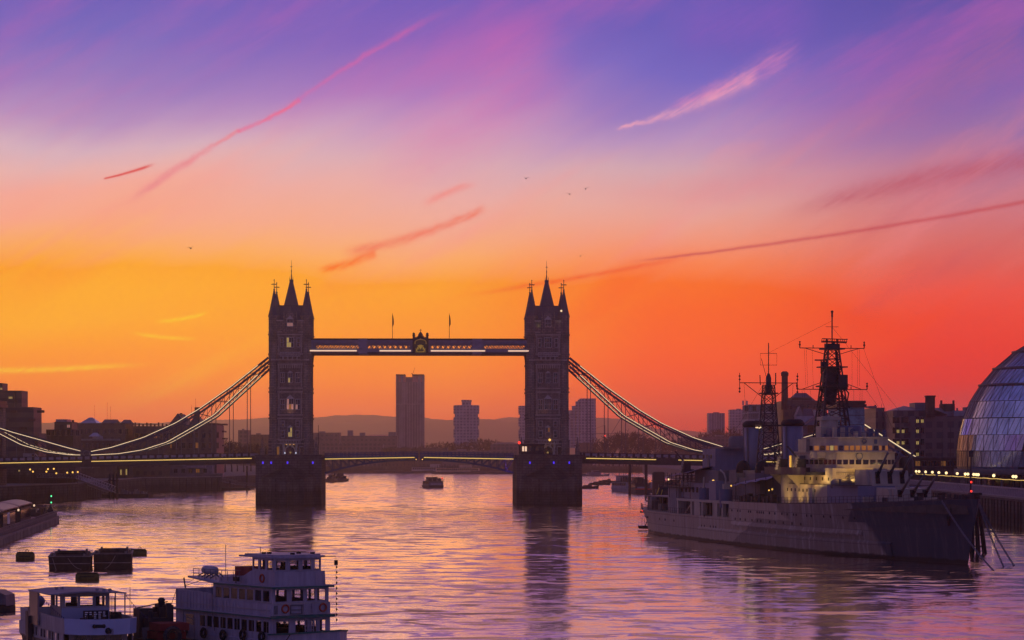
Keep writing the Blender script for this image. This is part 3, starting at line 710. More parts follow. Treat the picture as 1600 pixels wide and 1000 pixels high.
# flagpoles on the walkway
for px in (613, 702):
    c_ = Matrix.Rotation(R(2), 4, 'Z') @ Vector((bx(px), -6.6, 0))
    t = thing('flagpole', 'thin flagpole with furled flag on the high walkway, left of the golden crest' if px < 650 else 'thin flagpole with furled flag on the high walkway, right of the golden crest', 'flagpole', (c_.x-29.75, c_.y+855, zc1+.1), 0, 'flagpoles on the high walkway')
    obj('pole', MB().lathe([(.1, 0), (.06, 8.1)], (0,0,0), 6), dsteel, t)
    fl = MB(); fl.loft([[(.05, -.06, z), (.05+w_, -.1, z-.1), (.05+w_, .1, z-.1), (.05, .08, z)] for z, w_ in ((7.6, .15), (6.6, .32), (5.6, .42), (4.8, .4), (4.0, .12))])
    obj('flag', fl, mat('flag_cloth', (.10,.02,.03), .9), t)

# ------------------------------------------------------------------ the moored cruiser
SU = Vector((34.2, -167.7)).normalized(); SO = Vector((31.3, 550.7))
ship = thing('warship', 'grey camouflaged museum warship with two funnels and lattice masts moored on the right', 'warship', (SO.x, SO.y, 0), math.atan2(SU.y, SU.x))
# ship space: +x forward, -y starboard (towards us), z up
def camo():
    m = bpy.data.materials.new('camouflage_paint'); m.use_nodes = True; t = m.node_tree; X.nt = t; b = t.nodes['Principled BSDF']
    b.inputs['Roughness'].default_value = .55; b.inputs['Specular IOR Level'].default_value = .15
    tcn = t.nodes.new('ShaderNodeTexCoord'); o = tcn.outputs['Object']; s = t.nodes.new('ShaderNodeSeparateXYZ'); t.links.new(o, s.inputs[0])
    x, y, z = (X(q) for q in s.outputs)
    wv = (noi(o, .12, 2, .5) - .5) * 9
    c = (.38, .285, .215, 1)
    # mid grey lower patch, then navy bow with a slanted edge
    mid = (x + z * 2.6 + wv).sst(127.5, 130.0)
    mid = X.op('MAXIMUM', mid, X.op('MULTIPLY', (z + wv * .12).sst(5.1, 4.9), (x - z * 3 + wv * .4).sst(83.0, 83.8)))
    c = mixc(mid, c, (.19, .145, .125, 1))
    tri = X.op('MULTIPLY', (z * 5 - x + wv).sst(-78, -79), (z * 9 + x + wv).sst(127.5, 128.5)); 
    navy = X.op('MAXIMUM', (x + z * 1.2 + wv * .6).sst(150.8, 152.8), X.op('MULTIPLY', (x - z * .8 + wv).sst(136.0, 137.0), z.sst(5.3, 5.45)))
    c = mixc(navy, c, (.032, .042, .066, 1))
    mp = t.nodes.new('ShaderNodeMapping'); mp.inputs['Scale'].default_value = (1, 1, .10); t.links.new(o, mp.inputs[0])
    st = noi(mp.outputs[0], 2.2, 6, .7)
    c = mixc(st.sst(.5, .72) * (1 - navy * .8) * .62, c, (.14, .095, .075, 1))
    st2 = noi(mp.outputs[0], .9, 5, .65)
    c = mixc(st2.sst(.48, .7) * (1 - navy * .8) * .38, c, (.5, .46, .45, 1))
    c = mixc((z + (noi(o, .4, 4, .6) - .5) * .7).sst(.75, .45), c, (.018, .016, .018, 1))
    plate = t.nodes.new('ShaderNodeTexBrick'); t.links.new(comb(x, z), plate.inputs[0]); plate.inputs['Brick Width'].default_value = 6.5; plate.inputs['Row Height'].default_value = 2.1; plate.inputs['Mortar Size'].default_value = .06; plate.inputs['Scale'].default_value = 1
    c = mixc(X(plate.outputs['Fac']) * .5, c, (.05, .045, .05, 1))
    t.links.new(c, b.inputs['Base Color'])
    bn = t.nodes.new('ShaderNodeBump'); bn.inputs['Strength'].default_value = .35; bn.inputs['Distance'].default_value = .15
    t.links.new((noi(o, .5, 3, .5) + st * .3).v, bn.inputs['Height']); t.links.new(bn.outputs[0], b.inputs['Normal'])
    return m
CAMO = camo()
gry = mat('ship_grey', (.37,.31,.25), .55, .25, .5, streaks=.5)
gryd = mat('ship_mid_grey', (.16,.145,.15), .55, .25, .5, streaks=.5)
navy = mat('ship_navy', (.085,.105,.17), .5, .25, .5, streaks=.5)
gblue = mat('ship_blue_grey', (.16,.165,.235), .5, .2, .4, streaks=.6)
deckm = mat('ship_deck', (.07,.06,.055), .9, .3, .8)
canvas = mat('awning_canvas', (.30,.24,.30), .9, .3, .6, streaks=.2)
wire = mat('ship_rigging', (.03,.028,.032), .6, 0)
HS = [(-7,.4,.2,4.9),(-4,3.0,.9,4.8),(0,4.9,2.6,4.7),(10,7.0,5.8,4.6),(25,8.8,8.4,4.55),(45,9.6,9.5,4.55),(59.9,9.75,9.65,4.6)]
HF = [(60,9.75,9.65,4.6),(82,9.8,9.7,7.5),(110,9.7,9.55,7.65),(128,9.0,8.4,7.95),(142,7.7,6.3,8.3),(154,5.9,3.9,8.6),(163,4.2,2.1,8.95),(169,2.6,1.0,9.2),(173.2,1.1,.35,9.4),(175,.12,.06,9.5)]
def hull_half(s_):
    T = HS + HF[1:]
    for (a, d0, w0, z0), (b, d1, w1, z1) in zip(T, T[1:]):
        if a <= s_ <= b:
            t = (s_-a)/(b-a); return d0+(d1-d0)*t, w0+(w1-w0)*t, z0+(z1-z0)*t
    return T[-1][1:]
def hull_ring(s_, dh, wh, dz):
    rk = lambda z: s_ - (1 - z/9.5) * max(0, (s_-163)) * .33 if s_ > 163 else (s_ + (1 - z/4.9) * max(0, 2 - s_) * .75 if s_ < 2 else s_)
    kz = dz * .56; kh = wh + (dh - wh) * .38
    pts = [(-1.6, wh*.86), (0, wh), (1.4, wh + (kh-wh)*.35), (kz, kh), (kz + .12, kh + .02), (dz, dh)]
    R_ = [(rk(z), -h, z) for z, h in pts]; L_ = [(rk(z), h, z) for z, h in reversed(pts)]
    return R_ + L_
def smooth_stations(T, n):
    out = []
    for (a, *p), (b, *q) in zip(T, T[1:]):
        k = max(1, int((b-a)/n))
        for i in range(k): t = i/k; out.append((a+(b-a)*t,) + tuple(x+(y-x)*t for x, y in zip(p, q)))
    return out + [T[-1]]
hb = MB(); hb.loft([hull_ring(*q) for q in smooth_stations(HS, 3)] + [hull_ring(*q) for q in smooth_stations([(60.4,9.76,9.66,4.6)] + [(81.9,9.8,9.7,4.7)], 4)], 0, True)
hb.loft([hull_ring(*q) for q in smooth_stations([(82,9.82,9.72,7.5)] + HF[2:], 2)], 0, True)
hull = obj('hull', hb, CAMO, ship)
es = hull.modifiers.new('edges', 'EDGE_SPLIT'); es.split_angle = R(32)
# armour belt, rubbing strake, rail line
bm_ = MB()
def hp(s_, z, off=.0): 
    r_ = hull_ring(s_, *hull_half(s_)); r_ = r_[:6]
    for (xa_, ya_, za_), (xb_, yb_, zb_) in zip(r_, r_[1:]):
        if za_ <= z <= zb_: t = (z-za_)/(zb_-za_); return (xa_+(xb_-xa_)*t, ya_+(yb_-ya_)*t - off, z)
    return (r_[-1][0], r_[-1][1] - off, z)
for side in (1, -1):
    pts = []
    for i in range(31):
        s_ = 62 + i * 3.0
        q = [hp(s_, .3, -.2), hp(s_, .3, .26), hp(s_, 2.35, .30), hp(s_, 2.75, -.1)]
        pts.append([(p[0], p[1]*side, p[2]) for p in (q if side > 0 else q[::-1])])
    bm_.loft(pts, 0, False)
    pts = []
    for i in range(24):
        s_ = 84 + i * 2.6
        q = [hp(s_, 3.3, -.2), hp(s_, 3.35, .32), hp(s_, 3.6, .34), hp(s_, 4.4, -.1)]
        pts.append([(p[0], p[1]*side, p[2]) for p in (q if side > 0 else q[::-1])])
    bm_.loft(pts, 0, False)
obj('armour_belt', bm_, CAMO, ship)
st_ = MB()
for side in (1, -1):
    a = [hp(s_, hull_half(s_)[2] - .02, .04) for s_ in range(0, 60, 3)]; st_.path([(x, y*side, z) for x, y, z in a], .1)
obj('gunwale', st_, gry, ship)
ph = MB()
for s_ in [64,66,70,72,73.5,84,87.5,89,94,95.2,99,100.2,101.4,102.6,106,109,112.5,115,118,119.2,124,126,131,133.5,138,142]:
    p = hp(s_, 6.0 if s_ > 82 else 2.8, .02); ph.M = Matrix.Translation(p); ph.ring((0, 0, 0), .16, .07, 'y', 0, 8); ph.b(-.16, .16, -.03, .05, -.16, .16); ph.M = None
for s_ in [10,13.5,15.5,31,36,44,66,86,89,92,96,99,101,106,109,113,117,121]:
    p = hp(s_, 3.2 if s_ < 60 else 4.55, .02); ph.b(p[0]-.22, p[0]+.22, p[1]-.06, p[1]+.06, p[2]-.2, p[2]+.2)
po_ = obj('porthole', ph, black, hull); po_['kind'] = 'stuff'
# vertical plating edge at the break, hawse and anchor
an = MB(); p = hp(170.0, 7.4, .15); an.M = Matrix.Translation(p) @ Matrix.Rotation(R(-14), 4, 'Z')
an.tube((0,0,.2), (.1,-.25,-1.6), .16, 0, 6); an.tube((-.95,-.3,-.9), (.1,-.3,-1.75), .2, 0, 6); an.tube((1.1,-.3,-.95), (.1,-.3,-1.75), .2, 0, 6); an.tube((-.95,-.3,-.9), (-1.25,-.3,-.3), .22, 0, 5, .05); an.tube((1.1,-.3,-.95), (1.35,-.3,-.35), .22, 0, 5, .05); an.ring((0,0,.3), .45, .14, 'y', 0, 10)
obj('anchor', an, black, ship)
# decks
dk = MB()
dk.prism([(82.4, -9.6), (110, -9.5), (128, -8.8), (142, -7.5), (154, -5.7), (163, -4.0), (169, -2.4), (173, -.9), (173, .9), (169, 2.4), (163, 4.0), (154, 5.7), (142, 7.5), (128, 8.8), (110, 9.5), (82.4, 9.6)], 7.2, 7.4, ztop=[7.56,7.7,8.0,8.35,8.65,9.0,9.25,9.45] + [9.45,9.25,9.0,8.65,8.35,8.0,7.7,7.56])
obj('deck', dk, deckm, ship)
# railings, bow rail of chain stanchions
for side in (1, -1):
    for a, b, n in ((84, 170, 58), (0, 55, 30)):
        pp = []; rl = MB()
        for i in range(n + 1):
            s_ = a + (b-a)*i/n; d_, w_, z_ = hull_half(s_); q = (s_ if s_ < 163 else s_, -(d_-.12)*side, z_)
            rl.tube(q, (q[0], q[1], z_+1.05), .035, 0, 3); pp.append(q)
        for h in (.55, 1.05): rl.path([(x, y, z+h) for x, y, z in pp], .025, 0, 3)
        obj('railing', rl, wire, ship)
# ---- midship deck carried on pillars, gun deck, boats area
md = MB()
md.b(46, 82, -9.6, 9.6, 7.05, 7.5, 0)
for s_ in (46.4, 56, 63.5, 71.0, 76.8):
    for side in (-1, 1): md.b(s_-.45, s_+.45, side*9.2-.3, side*9.2+.3, 4.5, 7.1, 0)
md.b(58, 62, -9.5, -8.9, 4.55, 7.1, 0); md.b(70.4, 73.5, -9.5, -8.9, 4.55, 7.1, 0)
md.b(40, 82, -6.0, 6.0, 4.55, 7.1, 1)
for i in range(14): md.b(47 + i*2.5, 48.2 + i*2.5, -6.3, -6.0, 4.6, 6.4 + .4*(i % 3), 2)
md.tube((50.5, -9.2, 4.6), (55.8, -9.2, 7.0), .1, 0); md.tube((79, -9.3, 4.7), (82, -9.3, 7.2), .08, 0)
obj('boat_deck', md, [gry, black, gryd], ship)
# aft superstructure
af = MB()
af.b(38, 58, -6.6, 6.6, 7.5, 10.4, 0); af.b(44, 60, -5.4, 5.4, 10.4, 12.8, 1); af.b(58, 83, -4.4, 4.4, 7.5, 10.8, 1); af.b(61, 82, -3.6, 3.6, 10.8, 12.9, 1)
af.b(45.6, 54.5, -4.4, 4.4, 12.8, 16.8, 0); af.b(47, 56, -3.2, 3.2, 16.8, 17.2, 1); af.lathe([(2.3, 16.9), (2.4, 18.6), (1.9, 19.2)], (52, 1.2, 0), 12, 1); af.b(49.2, 50.6, -4.5, -4.4, 13.2, 15.6, 1)
for s_ in (46, 48.6, 51.2): af.b(s_, s_+.9, -4.46, -4.38, 15.0, 15.7, 2)
for i in range(7): af.b(38.5+i*2.7, 39.7+i*2.7, -6.66, -6.58, 8.6, 9.6, 2)
obj('deckhouse', af, [gblue, gryd, wglass], ship)
wr = MB(); wr.b(31.5, 38.2, -7.2, -1.5, 4.6, 9.4, 0)
for i in range(12): wr.b(31.4+i*.55, 31.7+i*.55, -7.35, -7.2, 4.7, 9.3, 0); wr.b(38.2, 38.3, -7.2+i*.46, -7.0+i*.46, 4.7, 9.3, 0)
obj('sheeted_deckhouse', wr, mat('corrugated_sheet', (.34,.29,.28), .8, .4, .7, streaks=.7), ship)
sc_ = MB()
for i in range(7):
    for j in range(3): sc_.tube((29.0+i*3, -7.6+j*2.4, 9.3), (29.0+i*3, -7.6+j*2.4, 12.2), .06, 0, 3)
for j in range(3):
    for h in (9.9, 10.5, 11.1, 11.7): sc_.tube((29.0, -7.6+j*2.4, h), (47, -7.6+j*2.4, h), .05, 0, 3)
sc_.b(29, 47, -7.8, -2.6, 9.35, 9.5)
obj('deck_scaffold', sc_, wire, ship)
# quarterdeck gear: winches, lockers and the aft triple turret behind
def one(name, m, fn, parent=None):
    q = MB(); fn(q); return obj(name, q, m, parent or ship)
for i, s_ in enumerate((2.5, 5.5, 9.5, 13, 17, 20.5, 24.5, 27.5)):
    h = (2.4, 1.4, 1.9, 2.6, 1.3, 2.0, 2.7, 1.6)[i]; one('deck_locker', [gryd, black][i % 2], lambda q: q.b(s_, s_+1.6+(i % 3)*.5, -5.6+(i % 2)*1.3 + (2 if s_ < 6 else 0), -3.0+(i % 3)*.5, 4.6, 4.6+h))
qd = MB(); qd.b(11, 30, -6.6, 3, 7.3, 7.5, 0); 
for s_ in (12, 17.5, 23.5, 29): qd.tube((s_, -6.4, 4.6), (s_, -6.4, 7.4), .1, 0)
qd.b(14, 27, -3.4, 3.6, 4.6, 7.2, 1)
obj('quarterdeck_shelter', qd, [gryd, black], ship)
one('ensign_staff', gryd, lambda q: q.tube((-4, 0, 4.8), (-4, 0, 9.5), .08)); one('derrick_post', gryd, lambda q: q.tube((1.5, -2, 4.7), (1.5, -2, 8.6), .1))
# funnels
fm = MB(); fm.loft([[(2.15*math.cos(a)+dx_, 1.72*math.sin(a), z) for a in [2*math.pi*i/24 for i in range(24)]] for z, dx_ in ((11.5, .55), (16, .2), (20.9, -.15))], 0, True)
fme = fm.mesh('funnel', gblue)
fc = MB(); fc.loft([[((2.15*k)*math.cos(a)-.16, (1.72*k)*math.sin(a), z) for a in [2*math.pi*i/24 for i in range(24)]] for z, k in ((20.7, 1.02), (20.95, 1.16), (21.25, 1.18), (21.7, 1.0), (21.9, .8))], 0, True)
fcm = fc.mesh('funnel_cap', black)
fp = MB()
for a in (200, 235, 300): x, y = 2.3*math.cos(R(a)), 1.85*math.sin(R(a)); fp.tube((x+.5, y, 11.5), (x-.1, y, 20.6), .13, 0, 5)
fp.ring((.2, 0, 16.2), 1.9, .05, 'z', 0, 20)
fpm = fp.mesh('steam_pipe', gryd)
for s_ in (64.7, 88.2):
    f_ = obj('funnel', fme, None, ship, (s_, 0, 0)); obj('funnel_cap', fcm, None, f_); obj('steam_pipe', fpm, None, f_)
# covered directors (dark domes)
dm = MB(); dm.lathe([(1.25, 11.3), (1.32, 12.9), (1.3, 13.3), (1.1, 14.0), (.7, 14.5), (.1, 14.7)], (0,0,0), 16, 0); dmm = dm.mesh('covered_director', [black])
for s_, y in ((68.6, -3.2), (79.8, -3.0)):
    obj('covered_director', dmm, None, ship, (s_, y, 0)); 
db = MB(); db.b(66.4, 71, -5.2, -1.2, 10.6, 12.4); db.b(77.6, 82.6, -5.2, -1.0, 10.6, 12.5); db.b(71, 77.6, -4.8, -2, 10.6, 11.6)
obj('director_platform', db, gryd, ship)
# awnings
def awning(s0, s1, y0, y1, z0, z1, sag=.25, n=8):
    mb = MB(); rows = []
    for i in range(n + 1):
        t = i/n; s_ = s0+(s1-s0)*t; row = []
        for j in range(7): u_ = j/6; row.append((s_, y0+(y1-y0)*u_, z0+(z1-z0)*t - 1.3*(1-u_) + .35*math.sin(math.pi*u_) - sag*math.sin(math.pi*(t*4 % 1))*.4))
        rows.append(row)
    vs = [p for r_ in rows for p in r_] + [(p[0], p[1], p[2]-.05) for r_ in rows for p in r_]; N = (n+1)*7; fs = []
    for i in range(n):
        for j in range(6): a = i*7+j; fs += [(a, a+7, a+8, a+1), (a+N, a+1+N, a+8+N, a+7+N)]
    mb.add(vs, fs, 0, True)
    return obj('awning', mb, canvas, ship)
awning(33, 52.5, -8.6, 0, 12.6, 13.9); awning(80, 104.5, -8.8, -1, 11.6, 13.2, .5)
ap_ = MB()
for s_ in (82, 88, 94, 100, 104): ap_.tube((s_, -8.5, 7.6), (s_, -8.5, 10.8 + (s_-80)*.06), .06, 0, 4)
for i in range(9): ap_.b(83+i*2.3, 84.2+i*2.3, -8.2, -7.4, 7.6, 8.5 + .25*(i % 3))
for s_ in (36, 41, 46, 51): ap_.tube((s_, -8.3, 7.5), (s_, -8.3, 11.9), .06, 0, 4)
obj('awning_post', ap_, wire, ship)['kind'] = 'stuff'
gl = MB(); gl.ball((0,0,0), .16, 0, 6, 4); glm = gl.mesh('lamp', L_amber)
for p, k in (((61.5, -6.8, 10.9), 1.5), ((76, -7.6, 10.2), 1.0), ((101.5, -7.8, 9.9), 1.0), ((99.5, -7.8, 9.7), .8), ((36.4, -6.8, 9.3), .6)):
    o = obj('lamp', glm, None, ship, p); o.scale = (k, k, k)
light(ship, (100.5, -5.0, 9.9), 50, (1, .6, .12), .9); light(ship, (91, -4.0, 9.6), 30, (1, .6, .12), .9)
# gun tubs and davits on the ship's side
tb = MB(); tb.lathe([(.95, 0), (1.0, 2.7)], (0,0,0), 14, 0); tbm = tb.mesh('gun_tub', navy)
tb2 = MB(); tb2.lathe([(1.15, 0), (1.2, 3.3)], (0,0,0), 14, 0); tbm2 = tb2.mesh('gun_tub', navy)
obj('gun_tub', tbm, None, ship, (61.8, -8.6, 6.9)); obj('gun_tub', tbm2, None, ship, (76.0, -8.6, 6.3))
dv = MB()
dv.path([(76.3, -8.7, 9.6), (76.3, -8.7, 11.4), (75.9, -8.9, 12.4), (74.6, -9.2, 13.0)], .16, 0, 6); dv.b(75.7, 77.0, -9.2, -8.2, 9.5, 10.5)
obj('davit', dv, [gry, gblue], ship); one('davit', gry, lambda q: q.tube((62, -8.7, 9.5), (62.3, -8.8, 11.6), .16, 0, 6)); one('boat_locker', gblue, lambda q: q.b(66, 70.5, -8.9, -7.4, 7.5, 11.0))
# twin gun mounts with lit barrels cages
def aa(s_, y, z, sc1=1.0):
    mb = MB(); k = sc1
    mb.b(-1.3*k, 1.3*k, -1.3*k, 1.3*k, 0, .9*k, 1)
    for dx_ in (-.55, .0, .55):   # pierced shield strips
        for j in range(5): mb.b(dx_*k-.2*k, dx_*k+.2*k, -1.75*k+j*.16*k, -1.55*k+j*.16*k, (.5+j*.55)*k, (.85+j*.55)*k, 0)
        mb.tube((dx_*k, -1.7*k, .4*k), (dx_*k, -1.05*k, 3.3*k), .07*k, 0, 4)
    for dx_ in (-.3, .35): mb.tube((dx_*k, -.6*k, 2.4*k), (dx_*k - 1.6*k, -2.6*k, 5.2*k), .14*k, 1, 6, .1*k)
    mb.b(-.8*k, .8*k, -1.0*k, .6*k, .9*k, 2.6*k, 1)
    return obj('twin_gun', mb, [gry, dsteel], ship, (s_, y, z))
aa(108.6, -8.0, 12.95, .8); aa(117.8, -7.8, 12.95, .8); aa(45.0, -7.2, 12.2, .8)
for s_ in (108.6, 117.8): light(ship, (s_, -10.3, 12.7), 45, (1, .72, .3), .15, (s_, -8.6, 14.8), 80)
gp = MB(); gp.b(101.5, 124, -9.2, -3, 12.45, 12.95, 0); gp.b(101.5, 124, -9.25, -9.15, 12.95, 13.7, 0)
for s_ in (104.0, 113.0): gp.yz([(-9.0, 12.45), (-6.0, 12.45), (-6.0, 9.6)], s_, s_+.35, 1)
obj('gun_platform', gp, [dsteel, gry], ship)
# ---- forward superstructure
fs = MB()
fs.b(104, 128, -6.9, 6.9, 7.6, 10.9, 0); fs.lathe([(3.1, 7.6), (3.1, 12.4)], (105.5, -4.3, 0), 20, 0)
fs.b(104, 127.6, -5.9, 5.9, 10.9, 13.6, 0); fs.b(98, 106, -4.5, 4.5, 7.6, 13.0, 0)
fs.prism([(128, -6.9), (138, -5.2), (139.5, -3), (139.5, 3), (138, 5.2), (128, 6.9)], 7.6, 10.9, 1)
fs.b(104.2, 138, -6.75, 6.75, 10.9, 11.0, 2)
fs.b(119.5, 121.5, -7.3, -6.9, 7.7, 10.4, 1)
for i in range(8): fs.b(107+i*2.1, 107.35+i*2.1, -6.96, -6.88, 9.7, 10.2, 3)
for i in range(6): fs.b(110+i*3.1, 110.5+i*3.1, -5.97, -5.88, 11.6, 12.1, 3)
fo = obj('forward_superstructure', fs, [gry, gblue, deckm, black], ship)
ld = MB()
for y in (-3.4, -2.7): ld.tube((139.6, y, 8.2), (138.6, y-.2, 10.9), .06, 0, 4)
for i in range(8): ld.tube((139.5-.11*i, -3.4-.02*i, 8.5+.32*i), (139.5-.11*i, -2.7-.02*i, 8.5+.32*i), .04, 0, 3)
for i in range(13): ld.tube((127.7, -5.2+.36*i, 12.95), (127.7, -5.2+.36*i, 12.5), .03, 0, 3)
ld.tube((127.75, -5.3, 12.95), (127.75, -.6, 12.95), .05, 0, 3); ld.path([(127.75, -2.5, 11.0), (127.75, -2.5, 12.2), (127.75, -3.3, 12.5), (127.75, -3.8, 12.1)], .08, 0, 5)
for y, z in ((-5.0, 11.7), (-3.2, 11.6), (-2.9, 11.9), (-1.6, 12.0), (-1.0, 11.8)): ld.ring((127.72, y, z), .22, .06, 'x', 0, 10)
ld.b(128, 131, -5.6, -3.0, 10.9, 11.9); ld.ball((129.4, -5.9, 11.0), 1.0, 0, 12, 6)
ld.b(127.9, 129.2, -3.4, -1.8, 10.9, 12.4)
obj('ladder', ld, [gryd], ship)
# bridge: two tiers with window bands
def tier(mb, prof, z0, z1, m=0, wz=None, wm=1, nwin=3, sill=.0):
    mb.prism(prof, z0, z1, m)
BP = [(106, -5.2), (122.5, -5.7), (126.6, -4.9), (128.4, -2.4), (128.4, 2.4), (126.6, 4.9), (122.5, 5.7), (106, 5.2)]
BP2 = [(108, -4.7), (121.5, -5.0), (125.4, -4.2), (127.2, -2.0), (127.2, 2.0), (125.4, 4.2), (121.5, 5.0), (108, 4.7)]
br = MB()
br.prism(BP, 13.6, 16.15, 0); br.prism(BP2, 16.15, 18.5, 0)
br.prism([(x*1.0 + (.18 if x > 110 else 0), y*1.03) for x, y in BP], 16.05, 16.25, 0); br.prism([(x + (.16 if x > 110 else 0), y*1.03) for x, y in BP2], 18.4, 18.6, 0); br.prism([(x + (.12 if x > 110 else 0), y*1.02) for x, y in BP], 13.5, 13.7, 0)
br.b(106, 112, -6.3, -5.0, 13.6, 15.6, 2); br.b(119.5, 123.2, -7.0, -5.4, 15.2, 16.2, 0); br.b(108, 112.5, -5.4, -4.4, 16.2, 18.3, 0)
bs_ = obj('bridge_house', br, [gry, gblue, gryd], ship)
def band(prof, z0, z1, segs, mats_, idx):
    """window panes along the given side polyline, proud of it, split into panes"""
    k = 0
    for (a, b), n in zip(zip(prof, prof[1:]), segs):
        A, B = Vector(a), Vector(b); d = B - A; nrm = Vector((d.y, -d.x)).normalized()
        for i in range(n):
            t0, t1 = (i+.12)/n, (i+.88)/n; p0 = A + d*t0 + nrm*.03; p1 = A + d*t1 + nrm*.03
            mb = MB(); mb.add([(p0.x, p0.y, z0), (p1.x, p1.y, z0), (p1.x, p1.y, z1), (p0.x, p0.y, z1), (p0.x-nrm.x*.1, p0.y-nrm.y*.1, z0), (p1.x-nrm.x*.1, p1.y-nrm.y*.1, z0), (p1.x-nrm.x*.1, p1.y-nrm.y*.1, z1), (p0.x-nrm.x*.1, p0.y-nrm.y*.1, z1)], [(0,1,2,3),(4,7,6,5),(0,4,5,1),(1,5,6,2),(2,6,7,3),(3,7,4,0)])
            obj('window', mb, mats_[idx[k % len(idx)]], bs_); k += 1
amber_w = glow('light_bridge_window', (.55, .2, .05), .35)
band(BP2, 16.45, 17.2, [4, 3, 3, 4, 3, 3, 2], [wglass, amber_w, L_yel], [0,0,1,0, 1,2,1, 0,1,1, 1,1,1,0, 1,0,1, 0,0,0])
band(BP, 14.2, 14.95, [6, 3, 3, 4, 3, 3, 2], [wglass], [0])
rg = MB()
for zz, pr_ in ((18.6, BP2), (16.2, BP)):
    for a, b in zip(pr_[:7], pr_[1:7]):
        pass
em = MB(); em.ring((127.4, -.5, 17.9), .33, .09, 'x', 0, 12); em.b(127.22, 127.32, 1.2, 1.7, 17.5, 18.2); em.ring((128.5, -3.9 + 2.2, 15.5), .55, .07, 'x', 0, 14)
obj('ship_badge', em, navy, ship)
# bridge top: director tower, rangefinders, searchlights
one('rangefinder', navy, lambda q: q.lathe([(2.0, 18.5), (2.0, 20.3), (1.7, 20.5)], (113.5, 1.8, 0), 14)); one('chart_hut', gry, lambda q: q.b(114, 116.5, -4.2, -2.4, 18.5, 20.4)); one('signal_locker', navy, lambda q: q.b(117.5, 119.6, -3.6, -2.0, 18.5, 20.0))
one('director_tower', gry, lambda q: (q.lathe([(1.5, 18.5), (1.5, 21.3), (1.2, 22.1)], (112.5, -1.5, 0), 14), q.b(111, 114, -3.1, .1, 21.4, 22.0)))
for i in range(14):
    x = 118+ (i*7 % 9); y = -4.4 + (i*5 % 11)*.85; h = .6 + (i % 4)*.35; one('signal_locker', [navy, gry][i % 2], lambda q: q.b(x, x+.5+(i % 2)*.4, y, y+.5, 18.5, 18.5+h))
for (x, y) in ((121, -3.6), (123.4, -1.0), (122, 2.5)): one('searchlight', navy, lambda q: (q.lathe([(.12, 18.5), (.12, 19.3)], (x, y, 0), 5), q.ring((x, y, 19.5), .42, .14, 'x', 0, 10), q.b(x-.1, x+.1, y-.35, y+.35, 19.2, 19.8)))
one('bridge_rail', navy, lambda q: q.path([(124.8, -4.2, 19.3), (126.9, -2.0, 19.3), (126.9, 2.0, 19.3), (124.8, 4.2, 19.3)], .04, 0, 3))
# main turrets
def turret(s_, z, ang, nm='gun_turret'):
    mb = MB()
    prof = [(-3.9, 0), (3.1, 0), (2.6, 2.25), (-3.9, 2.4)]
    mb.xz(prof, -2.95, 2.95, 0)
    for y in (-2.95, 2.95): mb.xz([(-3.9, 0), (2.2, 0), (1.6, 2.25), (-3.9, 2.4)], min(y, y*1.16), max(y, y*1.16), 0)
    mb.lathe([(3.3, -1.4), (3.3, .02)], (0,0,0), 20, 1)
    mb.b(-2.2, -1.2, -1.0, 1.0, 2.3, 2.6, 0); mb.b(3.1, 3.3, -3.0, 3.0, -.12, .12, 0)
    for y in (-2, 0, 2):
        mb.xz([(2.4, .25), (3.14, .25), (2.58, 2.3), (1.9, 2.3)], y-.36, y+.36, 2)
        mb.lathe([(.3, 0), (.3, .1)], (2.75, y, 1.0), 6, 2)
    t = obj(nm, mb, [gry, gryd, black], ship, (s_, 0, z))
    gb = MB(); L = 6.6; ca, sa = math.cos(R(ang)), math.sin(R(ang))
    gb.tube((2.0, 0, 1.0), (2.0 + 2.2*ca, 0, 1.0 + 2.2*sa), .34, 1, 10, .27, True); gb.tube((2.0 + 2.2*ca, 0, 1.0 + 2.2*sa), (2.0 + L*ca, 0, 1.0 + L*sa), .24, 0, 10, .15, True); gb.tube((2.0 + L*ca, 0, 1.0 + L*sa), (2.0 + (L+.25)*ca, 0, 1.0 + (L+.25)*sa), .19, 0, 8)
    gm = gb.mesh('gun_barrel', [gryd, black])
    for y in (-2, 0, 2): obj('gun_barrel', gm, None, t, (0, y, 0))
    return t
turret(135.2, 11.0, 36); turret(145.4, 8.3, 30)
bd = MB(); bd.lathe([(3.4, 7.6), (3.4, 10.9)], (135.2, 0, 0), 22, 0); bd.b(138.4, 139.4, -4.6, -2.2, 8.2, 9.2, 1); obj('barbette', bd, [gblue, gry], ship)
# anti aircraft gun poking up beside the bridge
ag = MB(); ag.lathe([(1.2, 0), (1.2, 2.2), (.8, 2.8)], (0,0,0), 12, 0); ag.tube((0, 0, 2.2), (1.8, 1.5, 4.2), .16, 0, 6); ag.tube((.3, -.4, 2.2), (2.1, 1.1, 4.0), .13, 0, 6)
obj('twin_gun', ag, dsteel, ship, (124.5, 7.6, 12.6))
gp2 = MB(); gp2.b(106, 128, 3, 9.0, 12.1, 12.6); obj('gun_platform', gp2, dsteel, ship)
